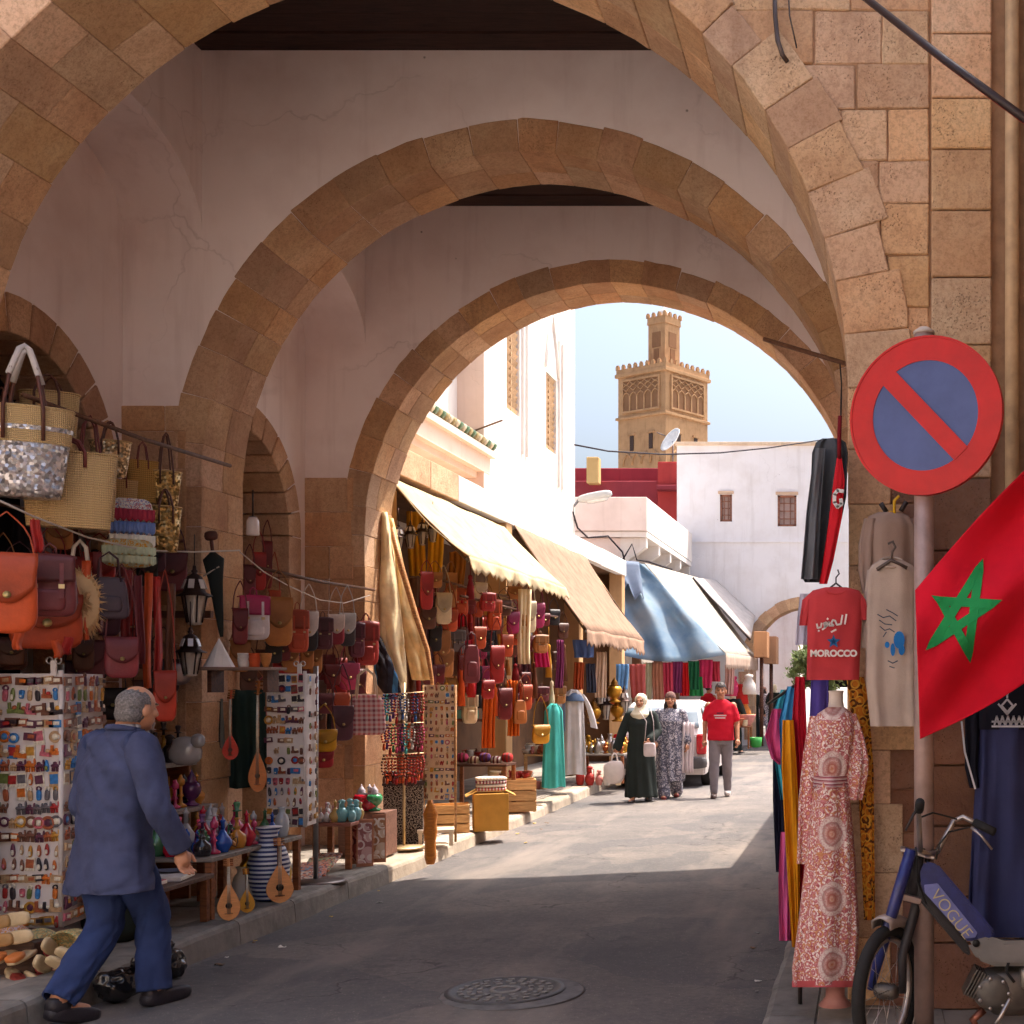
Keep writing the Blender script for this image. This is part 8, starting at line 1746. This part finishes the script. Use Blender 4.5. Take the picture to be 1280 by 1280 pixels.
def cloth_tube(rows, fold, n=56, N=40, cap=False):
    """rows of (x, y, z, radius a, radius b): a sleeve or trouser leg with crisp ends"""
    b = MB(); out = []
    for k in range(N + 1):
        q = interp(rows, k / N); q2 = interp(rows, min(1, k / N + .02)); q0 = interp(rows, max(0, k / N - .02)); c_ = Vector(q[:3]); t = (Vector(q2[:3]) - Vector(q0[:3])).normalized()
        u_ = (rdir - t * rdir.dot(t)).normalized(); w_ = t.cross(u_); ring = []
        for i in range(n):
            an_ = 2 * pi * i / n; d = u_ * cos(an_) * q[3] + w_ * sin(an_) * q[4]; p = c_ + d; ring.append(p + d.normalized() * fold(p, k / N, an_))
        out.append(ring)
    out.append([p.lerp(sum(out[-1], Vector()) / n, .12) for p in out[-1]])
    b.rings(out, 0, cap); return b
torso = [(.635, -.018, -.018, .252, .166), (.70, -.015, -.01, .246, .165), (.86, -.005, .0, .220, .152), (1.02, 0, .01, .208, .146), (1.16, .005, .022, .216, .148), (1.28, .012, .038, .226, .14), (1.355, .016, .048, .218, .122), (1.40, .019, .054, .19, .11), (1.432, .022, .06, .13, .095), (1.458, .024, .064, .09, .078)]
b = MB(); out = []; n = 84
for k in range(60):
    z, cx_, cy_, hw_, hd_ = interp(torso, k / 59); ring = []
    for i in range(n):
        an_ = 2 * pi * i / n; ca, sa = cos(an_), sin(an_); hx, hy = hw_ * math.copysign(abs(ca) ** .85, ca), hd_ * math.copysign(abs(sa) ** .85, sa)
        p = Vector((cx_, cy_, z)) + rdir * hx + fdir * hy; low = max(0, (.95 - z) / .35)
        d = .006 * noise.noise((p.x * 6, p.y * 6, z * 9)) - .014 * max(0, 1 - 5 * abs(noise.noise((p.x * 3.4 + z * 2.5, p.y * 3.4, z * 6.5 + hx * 4)))) - .008 * max(0, 1 - 5 * abs(noise.noise((p.x * 7 - z * 4, p.y * 7, z * 13 - hx * 5 + 4)))) + .012 * low * sin(3 * an_ + 1.2) * .6
        if sa < 0:
            e_ = hx - .03 - .09 * low
            if z < .90: d += .012 if e_ > 0 else -.004
            d -= .004 * math.exp(-(hx / .008) ** 2)
        ring.append(p + Vector((p.x - cx_, p.y - cy_, 0)).normalized() * d - Vector((0, 0, .02 * low * low * (1 if hx < 0 else 0))))
    out.append(ring)
out.insert(0, [p.lerp(Vector((-.02, -.02, p.z)), .1) + Vector((0, 0, .012)) for p in out[0]]); b.rings(out, 0, False); jk = b.mesh(suit)
def sleeve(sh, el, wr, seed):
    m1, m2 = sh.lerp(el, .5), el.lerp(wr, .5); rows = [(*(sh + Vector((0, 0, .012)) - (sh - Vector((0, .02, sh.z))) * .4), .062, .066), (*(sh + Vector((0, 0, .008))), .084, .086), (*m1, .074, .08), (*el, .068, .072), (*m2, .062, .066), (*wr, .055, .06)]
    return cloth_tube(rows, lambda p, t, a_: .006 * noise.noise(p * 9) - .012 * max(0, 1 - 4 * abs(noise.noise((p.x * 5 + seed, p.y * 5, p.z * 11 + a_)))) * math.exp(-((t - .6) / .2) ** 2) - .004 * max(0, 1 - 5 * abs(noise.noise((p.x * 6, p.y * 6 + seed, p.z * 7)))))
slv = [Part('sleeve', sleeve(sh_r, el_r, wr_r, 1).mesh(suit)), Part('sleeve', sleeve(sh_l, el_l, wr_l, 5).mesh(suit))]
def leg(hp, kn, an, seed):
    rows = [(*(hp + Vector((0, 0, .06))), .08, .08), (*hp, .1, .1), (*hp.lerp(kn, .5), .096, .104), (*kn, .086, .088), (*kn.lerp(an, .5), .08, .088), (*(an + Vector((0, 0, .0))), .074, .09)]
    return cloth_tube(rows, lambda p, t, a_: .006 * noise.noise(p * 8) + .005 * max(0, abs(sin(a_)) - .9) * 10 - .013 * max(0, 1 - 4 * abs(noise.noise((p.x * 5 + seed, p.y * 5, p.z * 9 + a_ * .6)))) * (math.exp(-((t - .6) / .16) ** 2) + math.exp(-((t - .97) / .1) ** 2) + .35))
b = MB(); stack(b, [(.74, 0, -.0, .14, .1), (.80, 0, -.0, .165, .115), (.86, 0, 0, .155, .1), (.9, 0, 0, .13, .08)], -.42); tr_ = b.mesh(trous)
lg = [Part('trouser_leg', leg(hp_f, kn_f, an_f, 2).mesh(trous)), Part('trouser_leg', leg(hp_r, kn_r, an_r, 7).mesh(trous))]
b = MB(); b.tube([L_(.06, 0, 1.455) + (rdir * .082 * cos(t) + fdir * .074 * sin(t)) + Vector((0, 0, .018 * -sin(t))) for t in [2 * pi * i / 20 for i in range(21)]], .016, 8); clr = b.mesh(suit)
b = MB(); b.tube([L_(.065, 0, 1.475) + (rdir * .07 * cos(t) + fdir * .066 * sin(t)) for t in [2 * pi * i / 20 for i in range(21)]], .012, 8); shc = b.mesh(fabric((196, 200, 214)))
def shoe(a, d, heel=0):
    b = MB(); a = Vector(a); d = Vector(d).normalized(); q = rotz(math.atan2(d.y, d.x)); b.rbox(a + d * .07 + Vector((0, 0, -.045 - heel * .3)), (.28, .095, .085), .6, 16, q @ roty(heel * 2)); b.rbox(a + d * .0 + Vector((0, 0, -.02)), (.12, .09, .1), .7, 12, q); return b.mesh(leather((40, 36, 44)))
thing('person', [Part('body', body), Part('hair', hair_), Part('jacket', jk, [Part('collar', clr)] + slv), Part('shirt_collar', shc), Part('trousers', tr_, lg), Part('shoe', shoe(an_f, fdir)), Part('shoe', shoe(an_r, fdir, .12))], 'grey haired person in a blue suit walking away along the left kerb', 'person', (MX, MYY, .01))

def walker(cx_px, ft_py, hgt, kind, label, yaw=0, extra=None):
    """figure facing the camera; local -y is the way it faces"""
    pp = atZ(cx_px, ft_py, .01); s = hgt / 1.68; b = MB(); hcz = Vector((0, -.01, 1.56)); P = []
    hipz = .88; st = .16 if kind == 'man' else .12
    hips = [Vector((-.085, 0, hipz)), Vector((.085, 0, hipz))]; kn = [Vector((-.09, -.08, .48)), Vector((.085, .05, .47))]; an = [Vector((-.09, -.14, .08)), Vector((.09, .17, .10))]
    shl = [Vector((-.18, .01, 1.35)), Vector((.18, .01, 1.35))]
    if kind == 'abaya': el = [Vector((-.29, -.01, 1.10)), Vector((.26, .02, 1.10))]; wr = [Vector((-.36, -.05, .86)), Vector((.2, -.16, .98))]
    elif kind == 'print': el = [Vector((-.26, .03, 1.08)), Vector((.25, .03, 1.08))]; wr = [Vector((-.23, -.10, .90)), Vector((.26, -.06, .86))]
    else: el = [Vector((-.235, .06, 1.09)), Vector((.235, .0, 1.08))]; wr = [Vector((-.24, .06, .85)), Vector((.25, -.10, .86))]
    stack(b, [(.84, 0, 0, .15, .1), (1.0, 0, 0, .14, .1), (1.22, 0, 0, .165, .11), (1.38, 0, .01, .13, .085)]); chain(b, [(0, .015, 1.38), (0, .005, 1.5)], [.056, .052]); rt = head(b, hcz, 0)
    for i in (0, 1):
        chain(b, [shl[i], el[i], wr[i]], [.05, .04, .028]); hand(b, wr[i], (wr[i] - el[i]), (0, -1, .1), .7)
        chain(b, [hips[i], kn[i], an[i]], [.085, .056, .042]); capsule(b, an[i] + Vector((0, .01, -.035)), .036, an[i] + Vector((0, -.14, -.05)), .03)
    sk = skin_t if kind == 'man' else skin
    P.append(Part('body', dress_mesh(blob(b, .0075 if ft_py > 960 else .011, 2), [sk, eye, lip], face_fn(hcz, rt))))
    fold = lambda amp, fr: (lambda p: amp * (sin(math.atan2(p.y, p.x) * fr + p.z * 3) * max(.1, min(1, (1.3 - p.z))) + .6 * noise.noise((p.x * 9, p.y * 9, p.z * 5))))
    if kind in ('abaya', 'print'):
        col_m = fabric((44, 50, 48)) if kind == 'abaya' else M_print((206, 200, 204), [(60, 62, 84), (120, 120, 140), (60, 58, 76)], 11)
        b = MB(); lowz = .09 if kind == 'abaya' else .28
        stack(b, [(lowz, 0, .02, .25 if kind == 'abaya' else .22, .22), (.5, 0, .0, .225, .18), (.85, 0, 0, .215, .16), (1.02, 0, 0, .195, .145), (1.22, 0, -.005, .205, .15), (1.36, 0, .01, .18, .105), (1.43, 0, .012, .09, .075)])
        for i in (0, 1): t = .0 if kind == 'abaya' else .25; chain(b, [shl[i], el[i], wr[i].lerp(el[i], t)], [.075, .072, .075])
        P.append(Part('gown' if kind == 'abaya' else 'dress', dress_mesh(blob(b, .013, 4, fold(.014, 8)), col_m)))
        sc_m = fabric((236, 224, 196)) if kind == 'abaya' else fabric((112, 84, 78))
        if kind == 'abaya':
            b = MB(); ellips(b, hcz + Vector((0, .03, .022)), .098, .108, .112); ellips(b, hcz + Vector((0, .02, -.1)), .088, .088, .09); stack(b, [(1.28, 0, -.05, .10, .075), (1.36, 0, -.03, .16, .11), (1.44, 0, 0, .105, .1), (1.5, 0, .01, .09, .09)])
            sm = blob(b, .011, 3, lambda p: .008 * noise.noise(p * 16)); bm = bmesh.new(); bm.from_mesh(sm)
            bmesh.ops.delete(bm, geom=[f_ for f_ in bm.faces if (f_.calc_center_median().y < hcz.y - .035 and ((f_.calc_center_median().x / .062) ** 2 + ((f_.calc_center_median().z - hcz.z + .01) / .085) ** 2 < 1))], context='FACES'); bm.to_mesh(sm); bm.free(); P.append(Part('headscarf', dress_mesh(sm, sc_m)))
        else:
            b = MB(); ellips(b, hcz + Vector((0, .016, .036)), .09, .11, .1); hb = blob(b, .011, 2); bm = bmesh.new(); bm.from_mesh(hb)
            bmesh.ops.delete(bm, geom=[f_ for f_ in bm.faces if f_.calc_center_median().z < hcz.z + .018 - .25 * (f_.calc_center_median().y - hcz.y)], context='FACES'); bm.to_mesh(hb); bm.free(); P.append(Part('headscarf', dress_mesh(hb, sc_m)))
            b = MB(); ellips(b, hcz + Vector((0, .045, -.03)), .092, .075, .12); ellips(b, hcz + Vector((-.07, .01, -.11)), .035, .05, .09); ellips(b, hcz + Vector((.07, .01, -.11)), .035, .05, .09); P.append(Part('hair', dress_mesh(blob(b, .011, 2, lambda p: .006 * noise.noise(p * 30)), flat((46, 32, 30), .5, .2, 30, .3, 60))))
            b = MB(); 
            for i in (0, 1): chain(b, [hips[i], kn[i], an[i]], [.11, .095, .10])
            P.append(Part('trousers', dress_mesh(blob(b, .013, 3), M_print((206, 200, 204), [(60, 62, 84), (120, 120, 140), (60, 58, 76)], 11))))
        for i in (0, 1): b = MB(); b.rbox(an[i] + Vector((0, -.06, -.055)), (.085, .23, .06), .6, 12); P.append(Part('shoe', b.mesh(leather((60, 50, 50) if kind == 'abaya' else (150, 60, 54)))))
    else:
        b = MB(); stack(b, [(.84, 0, 0, .2, .135), (1.0, 0, 0, .19, .13), (1.22, 0, 0, .205, .135), (1.36, 0, .01, .19, .1), (1.435, 0, .012, .085, .07)])
        for i in (0, 1): chain(b, [Vector((shl[i].x * .94, shl[i].y, shl[i].z - .025)), shl[i].lerp(el[i], .7)], [.064, .066])
        P.append(Part('t_shirt', dress_mesh(blob(b, .012, 4, lambda p: .008 * noise.noise((p.x * 10, p.y * 10, p.z * 14))), fabric((196, 26, 48)))))
        for j, (z, ww) in enumerate(((1.24, .05), (1.205, .09), (1.17, .075))): b = MB(); b.add([(q * ww, -.152 - (.002 if abs(q) < .5 else 0), z + w_) for q, w_ in ((-1, -.009), (1, -.009), (1, .009), (-1, .009))], [(0, 1, 2, 3)]); P.append(Part('chest_print', b.mesh(fabric((70, 40, 60) if j == 0 else (214, 196, 200)), recalc=False)))
        b = MB(); stack(b, [(.78, 0, 0, .17, .12), (.88, 0, 0, .175, .125), (.95, 0, 0, .17, .12)])
        for i in (0, 1): chain(b, [hips[i], kn[i], an[i] + Vector((0, .0, .02))], [.1, .075, .058])
        P.append(Part('trousers', dress_mesh(blob(b, .012, 3, lambda p: .006 * noise.noise(p * 16)), fabric((128, 120, 124)))))
        for i in (0, 1): b = MB(); b.rbox(an[i] + Vector((0, -.06, -.045)), (.09, .26, .075), .6, 12); P.append(Part('shoe', b.mesh(leather((196, 186, 182) if i else (90, 70, 66)))))
        b = MB(); ellips(b, hcz + Vector((0, .012, .034)), .085, .106, .1); hb = blob(b, .010, 2, lambda p: .005 * noise.noise(p * 40)); bm = bmesh.new(); bm.from_mesh(hb)
        bmesh.ops.delete(bm, geom=[f_ for f_ in bm.faces if f_.calc_center_median().z < hcz.z + .052 - max(0, f_.calc_center_median().y - hcz.y + .02) * 1.1], context='FACES'); bm.to_mesh(hb); bm.free(); P.append(Part('hair', dress_mesh(hb, flat((44, 34, 32), .6, .2, 30, .3, 60))))
    return thing('person', P, label, 'person', pp, yaw, s), pp, s, wr
w1, p1, s1_, wr1 = walker(801, 1003, 1.56, 'abaya', 'person in a dark gown and cream headscarf carrying a white plastic bag', -.12)
# her shoulder bag and carrier bag
b = MB(); b.rbox((0, 0, 0), (.17, .07, .2), .4, 16); b2 = MB(); b2.tube([(-.07, .0, .09), (-.05, .03, .4), (-.16, .1, .55)], .006, 6); b2.tube([(.07, .0, .09), (.05, .03, .4), (.0, .08, .58)], .006, 6)
thing('shoulder_bag', [Part('body', b.mesh(leather((216, 200, 200)))), Part('strap', b2.mesh(leather((190, 176, 176))))], 'small pale shoulder bag worn across the dark gown', 'bag', p1 + Vector((.17, -.26, .77)))
b = MB(); b.rbox((0, 0, .16), (.3, .2, .36), .7, 24, fn=lambda p: p * (1 + .14 * noise.noise(p * 9)) * (1 if p.z < .05 else 1 - 1.6 * (p.z - .05))); b2 = MB()
hw_ = Vector(wr1[0]) * s1_
for q in (-1, 1): b2.tube([(q * .05, 0, .28), (q * .03, 0, .38), (0, 0, .42)], .012, 6)
thing('carrier_bag', [Part('bag', b.mesh(flat((236, 224, 220), .4, .1, 6, .2, 20, trans=.35))), Part('handle', b2.mesh(flat((236, 224, 220), .4)))], 'bulging white plastic carrier bag held beside the dark gown', 'bag', p1 + Vector((hw_.x - .03, hw_.y - .02, hw_.z - .5)))
w2, p2, s2_, wr2 = walker(838, 998, 1.58, 'print', 'person in a grey and navy printed dress with dark hair and headscarf', .1)
gm('shawlw', fabric((226, 212, 214))); thing('shawl', P_cloth(.16, .75, 'shawlw', 3, 3, .03, .02), 'pinkish white shawl hanging from the arm of the printed dress', 'shawl', p2 + Vector((.27, -.02, .38)), .3)
w3, p3, s3_, _ = walker(901, 997, 1.72, 'man', 'person in a red t-shirt and grey trousers walking towards the arcade', .05)
for px, py, h_, kd, lab in ((941, 926, 1.66, 'abaya', 'distant person in a dark gown by the shops before the stone arch'), (925, 930, 1.7, 'man', 'distant person in a red shirt walking off near the stone arch'), (955, 916, 1.62, 'print', 'distant person in a printed dress walking through the stone arch'), (917, 942, 1.6, 'abaya', 'person in a dark gown standing at the plain market table'), (886, 938, 1.72, 'man', 'person in a red shirt beside the hanging textiles beyond the car'), (968, 920, 1.7, 'abaya', 'person in a dark gown passing under the stone arch')):
    walker(px, py, h_, kd, lab, 2.6)
# ============================================================ CAR (rear view)
CYR = 20.9; car_m = flat((214, 204, 200), .3, .05, 3, 0, spec=.6); gl_m = flat((120, 132, 140), .08, .2, 2, 0, spec=.8)
cx_c = (at(766, 0, CYR).x + at(884, 0, CYR).x) / 2; cw = (at(884, 0, CYR).x - at(766, 0, CYR).x) / 2
def car_sec(y, w_, zt, wt, belt=.82, zb=.22):
    return [Vector((sx * a, y, z)) for sx, a, z in ((-1, w_ * .96, zb), (-1, w_, .42), (-1, w_, belt - .08), (-1, w_ * .97, belt), (-1, wt, zt - .06), (-1, wt - .08, zt), (1, wt - .08, zt), (1, wt, zt - .06), (1, w_ * .97, belt), (1, w_, belt - .08), (1, w_, .42), (1, w_ * .96, zb))]
secs = [car_sec(0, cw * .97, .86, cw * .9, .80), car_sec(.04, cw * .99, .92, cw * .9), car_sec(.14, cw, 1.10, cw * .84), car_sec(.30, cw, 1.34, cw * .78), (car_sec(.5, cw, 1.41, cw * .76)), car_sec(1.3, cw, 1.43, cw * .76), car_sec(2.0, cw, 1.38, cw * .77), car_sec(2.35, cw, 1.16, cw * .82), car_sec(2.62, cw, .93, cw * .9), car_sec(3.3, cw * .97, .84, cw * .88, .78), car_sec(3.6, cw * .9, .68, cw * .82, .62)]
b = MB(); b.rings(secs, 0, True, False); P = [Part('body', b.mesh(car_m, .02, seg=2))]
def quad(pts, m, name, off=(0, 0, 0)): b = MB(); b.sheet(lambda u, v: (Vector(pts[0]) * (1 - u) + Vector(pts[1]) * u) * (1 - v) + (Vector(pts[3]) * (1 - u) + Vector(pts[2]) * u) * v + Vector(off), 4, 4, .012); P.append(Part(name, b.mesh(m)))
quad([(-cw * .74, .275, 1.30), (cw * .74, .275, 1.30), (cw * .82, .075, .98), (-cw * .82, .075, .98)], gl_m, 'rear_window', (0, -.012, .006))
for s_ in (-1, 1):
    quad([(s_ * cw * .79, .45, 1.33), (s_ * cw * .79, 1.22, 1.34), (s_ * cw * .975, 1.22, .86), (s_ * cw * .96, .34, .88)], gl_m, 'side_window', (s_ * .012, 0, 0)); quad([(s_ * cw * .79, 1.3, 1.34), (s_ * cw * .79, 1.98, 1.3), (s_ * cw * .975, 2.4, .86), (s_ * cw * .975, 1.3, .86)], gl_m, 'side_window', (s_ * .012, 0, 0))
    b = MB(); b.rbox((s_ * cw * .88, .0, .72), (.17, .10, .34), .35, 12); P.append(Part('tail_light', b.mesh(glassy((196, 22, 34)))))
    b = MB(); b.rbox((s_ * cw * 1.06, 2.2, .94), (.14, .1, .1), .6, 10); P.append(Part('mirror', b.mesh(paint((50, 46, 46)))))
    for yy in (.62, 2.95):
        b = MB(); b.lathe([(.16, -.09), (.27, -.085), (.285, -.06), (.285, .06), (.27, .085), (.16, .09)], 24, (s_ * (cw - .07), yy, .285), rot=roty(pi / 2)); w_ = Part('wheel', b.mesh(rubber)); b = MB(); b.lathe([(.001, .07), (.1, .075), (.165, .09), (.165, -.09), (.001, -.07)], 20, (s_ * (cw - .07), yy, .285), rot=roty(pi / 2)); w_.kids.append(Part('hub_cap', b.mesh(metal((160, 156, 154))))); P.append(w_)
b = MB(); b.rbox((0, -.04, .42), (cw * 2.02, .16, .2), .3, 16); P.append(Part('bumper', b.mesh(flat((84, 80, 80), .6))))
b = MB(); b.box((0, -.125, .5), (.44, .01, .1)); P.append(Part('number_plate', b.mesh(paint((226, 220, 206)))))
b = MB(); b.box((0, .015, .8), (.5, .02, .03)); P.append(Part('boot_handle', b.mesh(paint((60, 56, 56)))))
thing('parked_car', P, 'small pale hatchback parked at the left kerb behind the walkers', 'car', (cx_c, CYR, .01))
# ============================================================ WIRES
def cable(pts, r, lab):
    b = MB(); b.tube(pts, r, 5); thing('cable', [b.mesh(fabric((58, 52, 56)))], lab, 'cable')
cable([at(718, 556, 25.9), at(760, 564, 26.5), at(830, 568, 29), at(900, 566, 31), at(960, 560, 33), at(1060, 545, 35.3)], .018, 'thin black cable slung across the sky from the white house to the end house')
cable([at(716, 640, 26), at(722, 660, 26.3), at(735, 672, 27), at(760, 670, 27.5), at(778, 690, 27.8), at(784, 712, 27.8)], .02, 'looped black cable hanging down the balcony house corner')
cable([at(778, 700, 27.7), at(790, 680, 27.8), at(796, 700, 27.8), at(810, 702, 27.8), at(840, 712, 28.3)], .02, 'tangled black cable over the top of the blue tarpaulin')
cable([at(1050, 455, 8.8), at(1052, 480, 8.0), at(1051, 522, 6.2)], .005, 'short dark cord tying the rolled flag to the pole in the arch')

# scraps on the road
r = random.Random(17)
for i in range(22):
    lft = r.random() < .7; x = (kerb_x(9) + abs(r.gauss(0, .18)) + .03) if lft else (-.56 - abs(r.gauss(0, .12))); y = r.uniform(6.6, 16); c = r.choice([('white', (226, 220, 210)), ('brown', (130, 100, 76)), ('yellow', (206, 176, 96)), ('grey', (140, 136, 132))]); s_ = r.uniform(.02, .05); b = MB()
    b.sheet(lambda u, v: (s_ * (u - .5), s_ * .7 * (v - .5), .006 + .3 * s_ * noise.noise((u * 2, v * 2, i))), 4, 4, .002)
    thing('paper_scrap', [b.mesh(flat(c[1], .8))], f'{c[0]} paper scrap lying on the asphalt by the {"left" if lft else "right"} kerb', 'litter', (x, y, road_z(x, y) + .006), r.uniform(0, 6))
# ============================================================ look-alikes share a group
_seen = {}
for o in TH: _seen.setdefault(o['label'], []).append(o)
for lb, os_ in _seen.items():
    if len(os_) > 1:
        for o in os_:
            if 'group' not in o: o['group'] = lb
